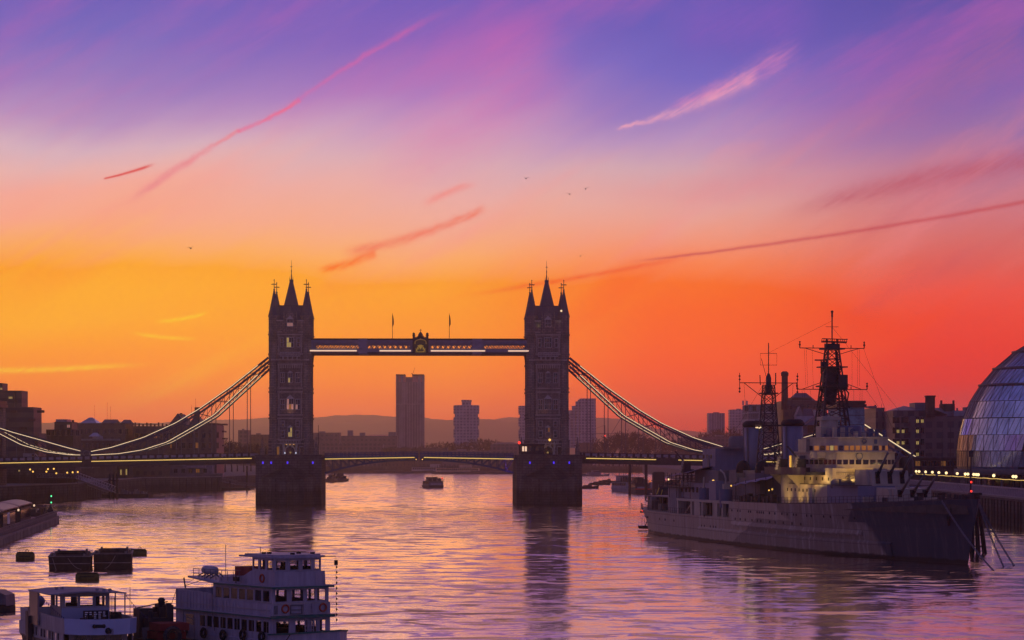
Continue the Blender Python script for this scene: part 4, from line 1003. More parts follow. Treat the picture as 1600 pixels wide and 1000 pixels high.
# forecastle gear: capstans, bollards, breakwater
for s_, y in ((156, -1.6), (156, 1.6), (160.5, 0)): one('capstan', dsteel, lambda q: q.lathe([(.75, 8.7), (.5, 9.1), (.5, 9.9), (.8, 10.1)], (s_, y, 0), 10))
for s_, y in ((150, -5.2), (159, -3.4), (165.5, -2.0), (150, 5.2), (165.5, 2), (169.5, -.9), (169.5, .9)):
    z_ = hull_half(s_)[2]; one('bollard', dsteel, lambda q: (q.lathe([(.28, z_), (.28, z_+.8)], (s_, y, 0), 8), q.lathe([(.28, z_), (.28, z_+.8)], (s_+.9, y, 0), 8), q.b(s_-.4, s_+1.3, y-.35, y+.35, z_-.05, z_+.15)))
for y in (-1.4, 1.4): one('anchor_cable', dsteel, lambda q: [q.b(157+i*.62, 157.55+i*.62, y-.16, y+.16, 8.75+i*.03, 9.0+i*.03) for i in range(20)])
one('breakwater', gry, lambda q: q.prism([(148.5, -5.6), (152.5, 0), (148.5, 5.6), (148.2, 5.6), (152.1, 0), (148.2, -5.6)], 8.4, 9.3))
one('jackstaff', dsteel, lambda q: q.tube((172, 0, 9.4), (172, 0, 12.6), .05, 0, 4))
for i in range(9): one('deck_locker', dsteel, lambda q: q.b(162.5+i*.8, 163.2+i*.8, -.9+(i % 3)*.6, -.4+(i % 3)*.6, 9.0, 9.5+.25*((i*2) % 3)))
# ---- masts
def lattice(mb, base, top, z0, z1, n, r=.1):
    """four-legged lattice tapering from half width base to top"""
    L = []
    for i in range(n + 1):
        t = i/n; h = base + (top-base)*t; z = z0 + (z1-z0)*t; L.append([(sx*h, sy*h, z) for sx, sy in ((-1,-1),(1,-1),(1,1),(-1,1))])
    for a, b in zip(L, L[1:]):
        for k in range(4):
            k2 = (k+1) % 4; mb.tube(a[k], b[k], r*1.5); mb.tube(a[k], a[k2], r); mb.tube(a[k], b[k2], r*.8); mb.tube(a[k2], b[k], r*.8)
    for k in range(4): mb.tube(L[-1][k], L[-1][(k+1) % 4], r)
def yard(mb, x, z, w, drop, r=.1, dirv=(-.2, .98)):
    d = Vector((dirv[0], dirv[1])).normalized()
    # the yard runs athwartships
    a, b = (x, -w, z), (x, w, z); mb.tube(a, b, r)
    for sg in (-1, 1): mb.tube((x, sg*w*.85, z), (x, sg*.6, z-drop), r*.8)
    return a, b
mm = MB(); lattice(mm, 1.75, .85, 12.9, 28.2, 9, .085)
mm.b(-1.9, 1.9, -1.9, 1.9, 20.8, 21.1); mm.b(-1.4, 1.4, -1.4, 1.4, 26.6, 26.85)
for i in range(6): mm.tube((-1.9+i*.76, -1.9, 21.1), (-1.9+i*.76, -1.9, 22.0), .05, 0, 3)
mm.lathe([(.5, 26.8), (.5, 29.5), (.2, 30.3)], (0, 0, 0), 8); mm.tube((0, 0, 28), (0, 0, 35.8), .1, 0, 5); mm.tube((0, 0, 28.2), (-.5, -1.2, 33), .05, 0, 3); mm.tube((.4, 1.2, 28.2), (.4, 1.2, 30.4), .12); mm.tube((-.4, -1.4, 28.2), (-.4, -1.5, 30), .1)
mmast = obj('main_mast', mm, dsteel, ship, (73.8, 0, 0))
ym = MB(); yard(ym, 0, 28.6, 5.4, 3.0, .1)
for sg in (-1, 1):
    ym.tube((0, sg*5.4, 26.8), (0, sg*5.4, 30.4), .07)
    for z in (27.0, 27.6, 29.2, 29.8): ym.ball((0, sg*5.4, z), .2, 0, 6, 4)
    ym.tube((0, sg*4.6, 28.5), (0, sg*4.2, 22.6), .03, 0, 3)
for z, wd in ((33.9, 1.55), (31.8, 1.55)): ym.tube((0, -wd, z), (0, wd, z), .045, 0, 3)
for sg in (-1, 1): ym.tube((0, sg*1.55, 31.8), (0, sg*1.55, 33.9), .03, 0, 3)
obj('yardarm', ym, wire, mmast)
wm_ = MB(); wm_.ball((0, 0, 0), .13, 0, 6, 4); wmm = wm_.mesh('lamp', L_chain)
for p in ((-1.3, -1.9, 20.6), (-.4, -1.9, 20.6), (.6, -1.9, 20.5), (1.4, -1.9, 20.6)): obj('lamp', wmm, None, mmast, p)
light(mmast, (0, -3.2, 20.3), 35, (1, .75, .3), .7); light(mmast, (0, -5, 14), 40, (1, .6, .25), .8)
fm_ = MB(); lattice(fm_, 2.5, .9, 18.4, 33.3, 9, .1)
fm_.tube((-6.5, -1.5, 12.9), (-.9, -.8, 31), .2, 0, 6); fm_.tube((1.5, -2.2, 18.4), (0, -.7, 33), .2, 0, 6); fm_.tube((1.5, 2.2, 18.4), (0, .7, 33), .2, 0, 6)
fm_.b(-2.0, 2.0, -2.2, 2.2, 27.0, 27.25); fm_.lathe([(.8, 24), (1.35, 27), (1.3, 29.2), (.8, 30.2)], (0, -.3, 0), 10, 0); fm_.b(-1.6, 1.6, -2.2, 2.2, 30.2, 30.4); fm_.b(-1.7, 1.7, -1.7, 1.7, 33.2, 33.45)
fm_.b(-1.2, 1.6, .6, 2.2, 26.5, 29.0, 0)
fm_.tube((0, -1.5, 30.4), (0, -1.5, 31.2), .5, 0, 6); fm_.tube((0, 0, 33), (0, 0, 39.6), .11, 0, 6); fm_.tube((0, -1.1, 37.0), (0, 1.1, 37.0), .05, 0, 4); fm_.tube((0, 0, 38.6), (0, 0, 39.7), .16, 0, 6); fm_.ball((0, 0, 39.5), .24, 0, 6, 4)
for y in (-.9, .9): fm_.tube((0, y, 33.4), (0, y, 35), .12, 0, 5)
fm_.b(-.5, .5, -1.2, 1.2, 33.4, 34.2); fm_.path([(0, 2.0, 27), (0, 2.9, 26), (0, 2.6, 24.5), (0, 3.0, 23.5)], .12, 0, 5)
fmast = obj('fore_mast', fm_, [dsteel, gryd], ship, (109.7, 0, 0))
rd = MB()
for i in range(13):
    y = -1.9 + i*.36; rd.tube((.1, y, 34.45), (.5, y, 35.0), .05, 0, 3)
for z, x in ((34.45, .1), (34.6, .3), (35.0, .5)): rd.tube((x, -1.9, z), (x, 2.5, z-.1), .1, 0, 4)
rd.tube((0, .3, 33.4), (0, .3, 34.5), .2, 0, 6)
obj('radar_aerial', rd, dsteel, fmast); rd = MB(); rd.tube((0, -3.0, 31.45), (0, -1.0, 31.45), .16, 0, 4); rd.tube((0, -1.9, 29.2), (0, -1.9, 31.5), .12, 0, 4)
obj('radar_aerial', rd, dsteel, fmast)
for z, wl, wr_, dr_ in ((33.45, 5.6, 5.6, 1.2), (26.6, 6.1, 6.1, -1.6)):
    ya = MB(); yard(ya, 0, z, wl, dr_, .09)
    for sg in (-1, 1):
        ya.tube((0, sg*wl, z), (0, sg*wl, z+1.1), .1); ya.ball((0, sg*wl, z+.55), .2, 0, 6, 4); ya.ball((0, sg*wl, z+1.0), .16, 0, 6, 4)
        for k in (.86, .8, .62): ya.tube((0, sg*wl*k, z), (.3, sg*wl*k*.97, z-6.3 if z > 30 else z-3), .022, 0, 3)
        ya.tube((0, sg*3.3, z), (0, sg*3.3, z+.5), .08)
    obj('yardarm', ya, wire, fmast)
rgm = MB()
for a, b in (((109.7, 0, 38), (73.8, 0, 34)), ((109.7, 5.5, 33.4), (126, 5, 19)), ((109.7, 5.9, 26.6), (135, 7, 13)), ((73.8, 0, 30), (30, 0, 9.6)), ((109.7, 0, 37), (171, 0, 9.8))): rgm.tube(a, b, .022, 0, 3)
obj('rigging', rgm, wire, ship)
# floodlights on deck
for p, tg, e, cn in (((118.0, -9.0, 11.2), (114, -5.8, 12.2), 55, 110), ((124, -7.6, 11.2), (126, -5.6, 13.2), 60, 110), ((131, -3.8, 11.6), (128, -2.5, 13.4), 75, 110), ((132.5, 2.4, 11.6), (128.2, 2.5, 13.4), 45, 110),
                     ((108.2, -9.2, 7.9), (108, -6.9, 10.2), 55, 110), ((114, -9.2, 7.9), (114.2, -6.9, 9.8), 70, 100), ((119.3, -9.0, 8.0), (118.3, -6.9, 9.6), 70, 90), ((105.2, -7.4, 13.3), (106.5, -5.2, 15), 40, 90), ((108.2, -6.9, 13.2), (108.4, -5.2, 15.2), 40, 70)):
    light(ship, p, e * 7, (1, .62, .16), .6, tg, cn)
for p, tg, e, cn in (((133.5, -3.5, 13.6), (127, -2.5, 16.2), 420, 120), ((133.5, 3.0, 13.6), (127, 2.5, 16.2), 300, 120), ((121, -10.5, 13.4), (117, -5.4, 15.8), 420, 120), ((110, -10.5, 13.4), (108, -5.2, 15.6), 260, 120), ((125, -8.2, 11.3), (122, -5.9, 12.4), 420, 130)):
    light(ship, p, e * .5, (1, .68, .28), .8, tg, cn)
for p, tg, e in (((131.2, -5.2, 12.2), (127.6, -4.6, 12.9), 420), ((131.0, -1.2, 12.0), (127.6, -1.6, 13.0), 260), ((131.0, 3.2, 12.2), (127.6, 3.6, 13.2), 200), ((123.5, -8.6, 11.4), (121, -5.9, 12.6), 300)): light(ship, p, e, (1, .56, .12), .6, tg, 130)
lw = MB(); lw.b(106.6, 107.3, -6.42, -6.3, 13.6, 15.6) ; lw.b(110, 110.5, -6.42, -6.3, 13.6, 15.2)
obj('lit_panel', lw, glow('light_panel', (.95, .5, .08), .7), ship)
# anchor chains down to the river
def chain(name, label, a, b, sag=.6):
    A, B = Vector(a), Vector(b); L = (B-A).length; n = int(L/.55); mb = MB(); pts = []
    for i in range(n + 1):
        t = i/n; p = A + (B-A)*t; p.z -= sag*4*t*(1-t); pts.append(p)
    for i, (p, q) in enumerate(zip(pts, pts[1:])):
        d = (q-p).normalized(); e = (q-p)*.18
        side = d.cross(Vector((0, 0, 1))).normalized() if i % 2 else d.cross(d.cross(Vector((0, 0, 1)))).normalized()
        for sg in (-1, 1): mb.tube(p-e+side*.11*sg, q+e+side*.11*sg, .05, 0, 4)
        mb.tube(p-e-side*.11, p-e+side*.11, .05, 0, 4); mb.tube(q+e-side*.11, q+e+side*.11, .05, 0, 4)
    return tag(obj(name, mb, mat('chain_iron', (.11,.11,.15), .5, .2)), label, 'chain', 'mooring chains at the bow')
def sw(s_, y, z): 
    v_ = Vector((SU.y, -SU.x)); p = SO + SU*s_ - v_*y; return (p.x, p.y, z)
def wpt(px, py): D = H*F/(py-YH); return (xa(px, D), D, -.3)
chain('mooring_chain', 'heavy mooring chain nearest the warship stem, hanging over the near side of the bow', sw(168.5, -2.9, 9.05), wpt(1556, 892))
chain('mooring_chain', 'middle mooring chain of three running from the warship bow to the river', sw(171.5, 1.4, 9.0), wpt(1570, 886), .4)
chain('mooring_chain', 'outermost right mooring chain of three running from the warship bow to the river', sw(166.5, 3.4, 8.9), wpt(1587, 884), .4)
# stern pontoon
sp_ = at(1018, 828, H*F/(828-YH)); 
t = thing('mooring_pontoon', 'dark mooring pontoon with ladders and gear under the warship stern', 'pontoon', (sp_[0], sp_[1], 0))
q = MB(); q.loft([[(-2.6, -1, .3), (3.4, -2, .1), (3.4, 2, .1), (-2.6, 1, .3)], [(-2.9, -1.1, .9), (3.4, -2.1, .8), (3.4, 2.1, .8), (-2.9, 1.1, .9)]]); obj('hull', q, black, t)
q = MB()
q.b(.2, 3.6, -1.5, 1.5, .8, 4.6); q.b(-.6, 2.6, -1.2, 1.2, 4.6, 7.0); q.b(1.5, 4.0, -1.2, 1.2, 7.0, 9.2); q.tube((-1.4, -1.4, .8), (1.0, -1.4, 7.4), .12); q.tube((-.6, -1.4, .8), (1.8, -1.4, 7.4), .12)
for i in range(10): q.tube((-1.3+.24*i, -1.4, 1.1+.66*i), (-.5+.24*i, -1.4, 1.1+.66*i), .05, 0, 3)
q.b(-2.4, .4, -.6, .6, 3.6, 3.9); q.tube((-2.2, 0, 3.9), (-2.2, 0, 5.6), .06); q.b(-1.2, .2, -.8, .8, 5.9, 6.1); q.b(-1.3, -1.1, -.8, .8, 6.1, 7.4); q.b(0, .2, -.8, .8, 6.1, 7.4); q.b(-1.2, .2, -.8, -.7, 7.2, 7.4); q.tube((1.6, -1.3, 9.2), (1.6, -1.3, 10.2), .08); q.tube((-2.0, 0, .9), (-2.0, 0, 2.6), .05); q.tube((-1.4, 0, .9), (-1.4, 0, 2.4), .05)
obj('access_tower', q, [dsteel], t)
q = MB(); q.ball((-1.8, -.7, 4.1), .25, 0, 6, 4); obj('lamp', q, L_red, t)
q = MB(); q.tube((1.0, -1.3, 7.4), (1.5, -1.3, 8.8), .12); q.tube((1.9, -1.3, 7.3), (2.2, -1.3, 8.4), .1); obj('tide_board', q, mat('yellow_paint', (.7,.5,.06), .6, .2), t)
# dolphin with lights beyond the bow
D_ = 424; t = thing('mooring_dolphin', 'dark timber mooring dolphin behind the warship bow with a red lamped pole', 'mooring dolphin', (xa(1521, D_), D_, 0))
q = MB()
for x0, y0, x1, y1 in ((-.2,-1.2,-.1,-.3),(1.9,-1.2,.7,-.3),(-.2,1.2,-.1,.3),(1.9,1.2,.7,.3),(.8,-1.3,.3,-.3),(.8,1.2,.3,.3)): q.tube((x0, y0, -1), (x1, y1, 9.4), .2, 0, 6)
for z in (1.2, 3.0, 8.4): q.tube((-.2, -1.0+z*.08, z), (1.8-z*.12, -1.0+z*.08, z), .11); q.tube((-.2, 1.0-z*.08, z), (1.8-z*.12, 1.0-z*.08, z), .11)
q.b(-.7, 1.2, -.9, .9, 9.3, 9.7); obj('piles', q, black, t)
q = MB(); q.tube((-.5, -.6, 9.6), (-.5, -.6, 16.5), .1, 0, 6); q.b(-.85, -.15, -.9, -.5, 15.4, 16.4); obj('lamp_pole', q, dsteel, t)
for z in (11.4, 9.95): obj('lamp', MB().ball((-.5, -.85, z), .17, 0, 6, 4), L_red, t)
#@@REST
# ------------------------------------------------------------------ river walls
def riverwall(pts, z1, label, seed):
    mb = wall_line(pts, -2, z1, .75)
    cop = wall_line([(x - .12, y) for x, y in pts], z1, z1 + .35, 1.0)
    t = thing('river_wall', label, 'wall')
    obj('wall', mb, quay, t); obj('coping', cop, mat('coping_stone', (.2,.17,.17), .8), t)
    rnd = random.Random(seed); tm = MB()
    for (x0, y0), (x1, y1) in zip(pts, pts[1:]):
        n = int(math.hypot(x1-x0, y1-y0) / 4.5)
        for i in range(n):
            k = (i + .2 + .3*rnd.random()) / max(n, 1); tm.b(x0+(x1-x0)*k-.28, x0+(x1-x0)*k+.12, y0+(y1-y0)*k-.18, y0+(y1-y0)*k+.18, -1, z1*.92)
    o = obj('fender_pile', tm, black, t); o['kind'] = 'stuff'
riverwall([(x - .25, y) for x, y in SB[:4]], 6.0, 'dark stone river wall with timber fender piles along the right bank', 1)
nb_r = [(x + .25, y) for x, y in NB][::-1]
riverwall(nb_r, 5.7, 'dark river wall under the left side span, along the left bank', 2)

# ------------------------------------------------------------------ promenade on the right bank
def sbx(D): return 109.5 + (D - 570) * .0227
pr_t = thing('balustrade', 'pale balustrade of small openings along the lamp lit riverside walk at right', 'balustrade')
q = MB()
y = 470
while y < 766:
    x = sbx(y) + .3; q.b(x-.15, x+.15, y-.2, y+.2, 6.3, 8.5); 
    for j in range(1, 3): q.b(x-.06, x+.06, y+j*1.0-.12, y+j*1.0+.12, 6.5, 8.1)
    y += 3.0
for a, b in ((6.3, 6.55), (8.1, 8.4)): q.prism([(sbx(470)+.12, 470), (sbx(766)+.12, 766), (sbx(766)+.48, 766), (sbx(470)+.48, 470)], a, b)
obj('balusters', q, mat('balustrade_paint', (.27,.22,.26), .6, .2, 1), pr_t)
lamp_px = [1426, 1430.5, 1440.5, 1451, 1461, 1472.5, 1489.5, 1502, 1506, 1515, 1519, 1522, 1546, 1576, 1580, 1599]
lp = MB(); lp.lathe([(.2, 0), (.14, .5), (.07, .7), (.06, 4.1), (.12, 4.2)], (0,0,0), 8); lpm = lp.mesh('post', dsteel)
lg = MB(); lg.ball((0, 0, 4.62), .36, 0, 10, 6); lgm = lg.mesh('globe', L_globe)
ordl = ['farthest', 'second farthest', 'third farthest', 'fourth farthest', 'fifth farthest', 'sixth farthest', 'seventh farthest', 'eighth farthest', 'ninth farthest', 'tenth farthest', 'eleventh farthest', 'twelfth farthest', 'fourth nearest', 'third nearest', 'second nearest', 'nearest']
for i, px in enumerate(lamp_px):
    D_ = 402172 / (px - 894.5)
    t = thing('street_lamp', 'globe lamp on dark post, %s of the row on the right bank walk' % ordl[i], 'street lamp', (sbx(D_) + 1.0, D_, 6.2), 0, 'globe lamps along the right bank walk')
    obj('post', lpm, None, t); obj('globe', lgm, None, t)
for px in (1440, 1473, 1502, 1546):
    D_ = 402172 / (px - 894.5); light(None, (sbx(D_)+.8, D_-.4, 10.6), 35, (1, .66, .25), .3, name='lamp_light')
pts = []; D_ = 757
for i in range(0, 61):
    d = 757 - (757-480)*i/60; pts.append((sbx(d)+1.0, d, 10.15 - .12*abs(math.sin(i*.8))))
tag(obj('string_lights', MB().path(pts, .085, 0, 4), L_deck), 'glowing yellow string of lights hung between the globe lamps', 'string lights')
q = MB()
for k in range(3): q.b(0, .2, k*12, k*12+8.5, 0, .3, 0)
t = thing('bench_lighting', 'short yellow light strips low behind the balustrade of the riverside walk', 'light strip', (sbx(735)+3.5, 715, 7.9)); obj('light_strip', q, L_deck, t)
q = MB(); q.b(0, .3, 0, 16, 0, .55); tb_ = thing('blue_light_wall', 'blue glowing strip on the riverside walk under the glass building', 'light strip', (sbx(580)+6, 566, 7.6)); obj('light_strip', q, glow('light_strip_blue', (.03,.05,.9), .6), tb_)
for px, h in ((1472, 26), (1485, 27), (1512, 24)):
    D_ = 720; t = thing('flagpole', {1472: 'thin bare pole left of the glass building', 1485: 'thin taller bare pole nearest the glass building on its left', 1512: 'dark pole standing against the glass building facade'}[px], 'flagpole', (xa(px, D_), D_, 6.2))
    obj('pole', MB().lathe([(.14, 0), (.07, h-10)], (0,0,0), 6), dsteel, t)

# ------------------------------------------------------------------ glass egg building
D_ = 740
egg = thing('glass_building', 'leaning egg shaped glass office building with diagonal glazing at the right edge', 'building', (150, D_, 0))
RG = [(z_ if z_ < 21 else 21 + (z_-21)*1.05, c__, r__) for z_, c__, r__ in [(11.6,-1.4,24.6),(12.2,-1.0,25.3),(16.6,.4,26.7),(21,1.8,27.5),(25.4,3.3,27.8),(29.8,4.9,27.5),(34.2,6.6,26.3),(38.6,8.6,24.4),(43,11.0,21.4),(46.6,13.6,17.8),(49.6,16.4,12.8),(51.6,18.8,5.0),(52.3,19.8,.6)]]
def eggp(a, j, off=0.0): z, cx, r = RG[j]; return (cx + (r+off)*math.cos(a), (r+off)*math.sin(a), z)
NA = 96
gmb = MB(); vs = []; fcs = []; mis = []
for j in range(len(RG)):
    for i in range(NA): vs.append(eggp(2*math.pi*i/NA, j))
for j in range(len(RG)-1):
    for i in range(NA):
        a = (2*math.pi*(i+.5)/NA) % (2*math.pi)
        i2 = (i+1) % NA
        # sector facing the camera is around 3pi/2; stepped dark zone slants to the right with height
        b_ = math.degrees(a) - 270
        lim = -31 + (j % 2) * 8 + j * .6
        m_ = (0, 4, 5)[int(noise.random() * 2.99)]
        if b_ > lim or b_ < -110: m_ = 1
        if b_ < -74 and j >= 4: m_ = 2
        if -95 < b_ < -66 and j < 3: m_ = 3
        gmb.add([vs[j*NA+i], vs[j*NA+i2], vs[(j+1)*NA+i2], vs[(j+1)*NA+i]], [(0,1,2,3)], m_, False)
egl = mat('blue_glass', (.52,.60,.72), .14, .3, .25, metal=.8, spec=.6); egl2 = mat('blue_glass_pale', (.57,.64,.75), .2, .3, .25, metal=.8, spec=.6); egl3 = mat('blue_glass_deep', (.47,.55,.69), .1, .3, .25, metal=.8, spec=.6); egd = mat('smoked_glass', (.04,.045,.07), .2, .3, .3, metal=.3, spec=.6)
obj('glazing', gmb, [egl, egd, lead, mat('gold_lit_glass', (.62,.45,.24), .3, .3, .3, metal=.6), egl2, egl3], egg)  # gold panels at lower left: orange reflected lamplight put into the glass colour
fr = MB()
for j in range(1, len(RG)-1):
    if j in (2, 4, 6, 8, 10): pts = [eggp(2*math.pi*i/NA, j, .12) for i in range(NA//2 - 4, NA+1)]; fr.path(pts, .16 if j in (3, 6, 9) else .13, 0, 4)
    else: fr.path([eggp(2*math.pi*i/NA, j, .08) for i in range(NA//2 - 4, NA+1)], .06, 0, 3)
for i in range(NA//2 - 2, NA, 1):
    for j in range(1, len(RG)-2):
        a0 = 2*math.pi*i/NA; a1 = 2*math.pi*(i + (1 if (i % 2) else -1))/NA; a2 = 2*math.pi*(i + .55)/NA
        if i % 2 == 0 or True: fr.tube(eggp(a0, j, .05), eggp(2*math.pi*(i+.5)/NA, j+1, .05), .04, 0, 3)
        if (i % 2) == 0: fr.tube(eggp(2*math.pi*(i+1)/NA, j, .05), eggp(2*math.pi*(i+.5)/NA, j+1, .05), .05, 0, 3)
# slanted borders of the stepped bands
for j in range(1, len(RG)-2):
    a0 = math.radians(270 - 31 + (j % 2) * 8 + j*.6); a1 = math.radians(270 - 23 + (j % 2) * 8 + j*.6); fr.tube(eggp(a0, j, .15), eggp(a1, j+1, .15), .22, 0, 4)
obj('glazing_bar', fr, dsteel, egg)
for j in (6, 7, 8, 9, 10):
    lv = MB()
    for i in range(NA//2 - 8, NA//2 + 14): lv.tube(eggp(2*math.pi*i/NA, j, .35), eggp(2*math.pi*(i+1)/NA, j, .35), .3, 0, 4)
    obj('louvre_ledge', lv, steel, egg)
bs2 = MB(); bs2.lathe([(24.6, 10.0), (25.6, 10.3), (25.6, 11.6)], (-1.4, 0, 0), 64, 0); bs2.lathe([(19, 5.8), (19, 10.1)], (1, 0, 0), 48, 1)
for i in range(24): a = 2*math.pi*i/24; bs2.lathe([(.35, 5.8), (.35, 10.1)], (-1+22.5*math.cos(a), 22.5*math.sin(a), 0), 8, 2)
obj('base', bs2, [lead, wglass, steel], egg)
wl = MB()
for a_, j, n in ((-14, 6, 2), (4, 8, 2), (17, 4, 3), (-22, 2, 2), (-8, 3, 1), (12, 2, 2)):
    for k in range(n):
        a = math.radians(270 + a_ + k*2.2); p = eggp(a, j, .03); z = p[2] + 1.6
        wl.M = Matrix.Translation((p[0], p[1] - .05, z)) @ Matrix.Rotation(math.radians(a_), 4, 'Z'); wl.b(-.5, .5, -.05, .05, -.25, .25); wl.M = None
o = obj('lit_office', wl, glow('light_office', (1, .75, .45), .3), egg); o['kind'] = 'stuff'
light(egg, (-25.5, -17, 13.0), 500, (1, .55, .12), .4, (-24.5, -8, 19), 80)

# ------------------------------------------------------------------ buildings
WALL_WIN = {}
def sil(px0, px1, D, d0, d1):
    return (xa(px0, D + (d1 if px0 > 800 else d0)), xa(px1, D + (d1 if px1 < 800 else d0)))
def bld(name, label, px0, px1, D, depth, ytop, m, zb=5.6, cat='building', group=None):
    x0, x1 = sil(px0, px1, D, 0, depth); t = thing(name, label, cat, ((x0+x1)/2, D, zb), 0, group)
    W = x1 - x0; Hh = za(ytop, D) - zb
    t['w_'] = W
    q = MB(); q.b(-W/2, W/2, 0, depth, 0, Hh); obj('wall', q, m, t)
    t['h_'] = Hh; t['D_'] = D; t['zb'] = zb
    return t
def loc_(t, px, py):
    D = t['D_']; return xa(px, D) - t.location.x, za(py, D) - t['zb']
def addbox(t, nm, px0, px1, y0, y1, d0, d1, m):
    a, zt = loc_(t, px0, y0); b, zb_ = loc_(t, px1, y1); a, b = (v - t.location.x for v in sil(px0, px1, t['D_'], d0, d1) ); q = MB(); q.b(a, b, d0, d1, zb_, zt); return obj(nm, q, m, t)
def addwin(t, px, py, w, h, m, par=None):
    k = (w, h, m.name if not isinstance(m, list) else 'x')
    if k not in WALL_WIN:
        q = MB(); q.b(-w/2, w/2, -.06, .06, 0, h, 0); q.b(-w/2-.12, w/2+.12, -.14, -.01, -.14, 0, 1); q.b(-.05, .05, -.1, 0, 0, h, 1); q.b(-w/2-.12, w/2+.12, -.1, -.01, h, h+.12, 1); WALL_WIN[k] = q.mesh('window', [m, steel])
    x, z = loc_(t, px, py); obj('window', WALL_WIN[k], None, t, (x, -.05, z))
def gable(t, nm, px0, px1, ye, yr, d0, d1, m, hip=0.0):
    a, ze = loc_(t, px0, ye); b, zr = loc_(t, px1, yr); a, b = (v - t.location.x for v in sil(px0, px1, t['D_'], d0, d1)); c_ = (a+b)/2; q = MB()
    if hip > 0:   # ridge along x
        q.add([(a, d0, ze), (b, d0, ze), (b, d1, ze), (a, d1, ze), (a+hip, (d0+d1)/2, zr), (b-hip, (d0+d1)/2, zr)], [(0,1,5,4), (1,2,5), (2,3,4,5), (3,0,4), (0,3,2,1)])
    else: q.xz([(a, ze), (b, ze), (c_, zr)], d0, d1)
    return obj(nm, q, m, t)
def chim(t, px0, px1, y0, y1, d=4, m=None): return addbox(t, 'chimney', px0, px1, y0, y1, d, d+2.2, m or brick)
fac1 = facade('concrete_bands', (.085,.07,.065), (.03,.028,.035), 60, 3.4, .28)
fac2 = facade('office_facade', (.12,.095,.10), (.03,.03,.042), 3.6, 3.5, .22)
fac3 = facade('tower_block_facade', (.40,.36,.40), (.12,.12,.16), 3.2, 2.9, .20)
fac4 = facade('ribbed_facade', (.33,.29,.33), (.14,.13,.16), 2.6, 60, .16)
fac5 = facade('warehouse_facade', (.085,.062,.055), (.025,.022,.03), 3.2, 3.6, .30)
fac6 = facade('wharf_facade', (.14,.11,.11), (.05,.045,.055), 4.0, 3.6, .3)
# ---- left bank
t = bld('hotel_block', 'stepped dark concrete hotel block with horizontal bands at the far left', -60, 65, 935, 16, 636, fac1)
addbox(t, 'upper_storey', -60, 43.5, 610, 636, 2, 14, fac1); addbox(t, 'upper_storey', -60, 12, 598, 610, 3, 13, fac1); addbox(t, 'stair_tower', 22, 29, 611, 640, 1, 8, fac1)
for i in range(7): addbox(t, 'balcony', 58 - i*14, 69.5 - i*14, 641 + (i % 3)*13, 645 + (i % 3)*13, -1.8, 0, brick)
addbox(t, 'lower_wing', 60, 72, 677, 715, -2, 14, fac1)
for px, py in ((2, 609), (15, 623), (18, 623)): addwin(t, px, py, .6, .7, L_yel)
t = bld('terrace_building', 'low flat riverside building with a glowing window strip and white pavilion on top', 64, 188, 1105, 16, 687, brick)
addbox(t, 'lit_strip', 66, 94, 684.5, 687.5, -.1, .3, L_pink); addbox(t, 'parapet', 64, 188, 685.5, 688.5, -.3, -.02, lead)
gable(t, 'roof', 138, 160, 682, 676, 2, 9, glassroof, 1.6); q = MB(); a, z1 = loc_(t, 139, 682); b, z0 = loc_(t, 159, 687); q.lathe([(2.3, z0), (2.3, z1+.1)], ((a+b)/2, 5.5, 0), 12); obj('pavilion', q, glassroof, t)
addbox(t, 'roof_light', 112, 124, 679, 685, 3, 8, lead)
for i in range(14): addwin(t, 70+i*8.3, 700, 1.0, 1.9, wglass)
t = bld('apartment_building', 'brown brick flats with a small pale mansard roof beside the stepped hotel', 72, 127, 965, 18, 671, brick)
addbox(t, 'upper_storey', 85, 121, 659, 671, 1, 14, fac5); addbox(t, 'mansard_roof', 87, 111.5, 655, 660, 2, 12, glassroof); chim(t, 112, 116, 656, 661, 3)
for i in range(6): addwin(t, 76+i*9, 680, 1.0, 1.8, wglass)
addwin(t, 107, 668, 1.0, 1.0, L_pink)
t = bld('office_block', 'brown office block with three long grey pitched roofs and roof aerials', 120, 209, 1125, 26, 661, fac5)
gable(t, 'roof', 124, 160, 661.5, 652, -.2, 14, glassroof, 3.0); gable(t, 'roof', 158, 189, 661.5, 655, -.3, 15, slate, .3); gable(t, 'roof', 188, 209.5, 661.5, 655.5, -.25, 14, slate, .5)
for px, h in ((148, 632), (167.5, 628), (173, 634)): addbox(t, 'aerial', px-.2, px+.2, h, 656, 7, 7.1, dsteel)
for i in range(9): addwin(t, 126+i*9, 678, 1.1, 2.0, wglass)
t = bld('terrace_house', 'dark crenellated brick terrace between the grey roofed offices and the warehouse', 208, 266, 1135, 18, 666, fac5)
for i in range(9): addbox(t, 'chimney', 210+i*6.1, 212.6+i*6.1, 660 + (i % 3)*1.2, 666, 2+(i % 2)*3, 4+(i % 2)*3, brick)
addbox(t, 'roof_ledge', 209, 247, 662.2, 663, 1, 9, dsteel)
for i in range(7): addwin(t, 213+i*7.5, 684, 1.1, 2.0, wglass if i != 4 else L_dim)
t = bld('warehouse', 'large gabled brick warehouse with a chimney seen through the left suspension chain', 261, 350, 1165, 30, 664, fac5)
gable(t, 'roof', 263, 303, 664.3, 646, -.3, 26, slate); gable(t, 'roof', 295, 322, 664.4, 650, 2, 28, slate); chim(t, 304, 312.5, 636, 660, 6); chim(t, 281, 285, 645, 652, 6); addbox(t, 'parapet', 318, 348, 661, 664, .5, 28, brick)
addbox(t, 'aerial', 305.6, 306.1, 622, 640, 7, 7.1, dsteel); addbox(t, 'aerial', 299, 299.4, 632, 652, 7, 7.1, dsteel)
for i in range(4): addbox(t, 'balcony', 347, 356 - (i % 2)*2, 662 + i*11, 664.5 + i*11, -2, 8, dsteel)
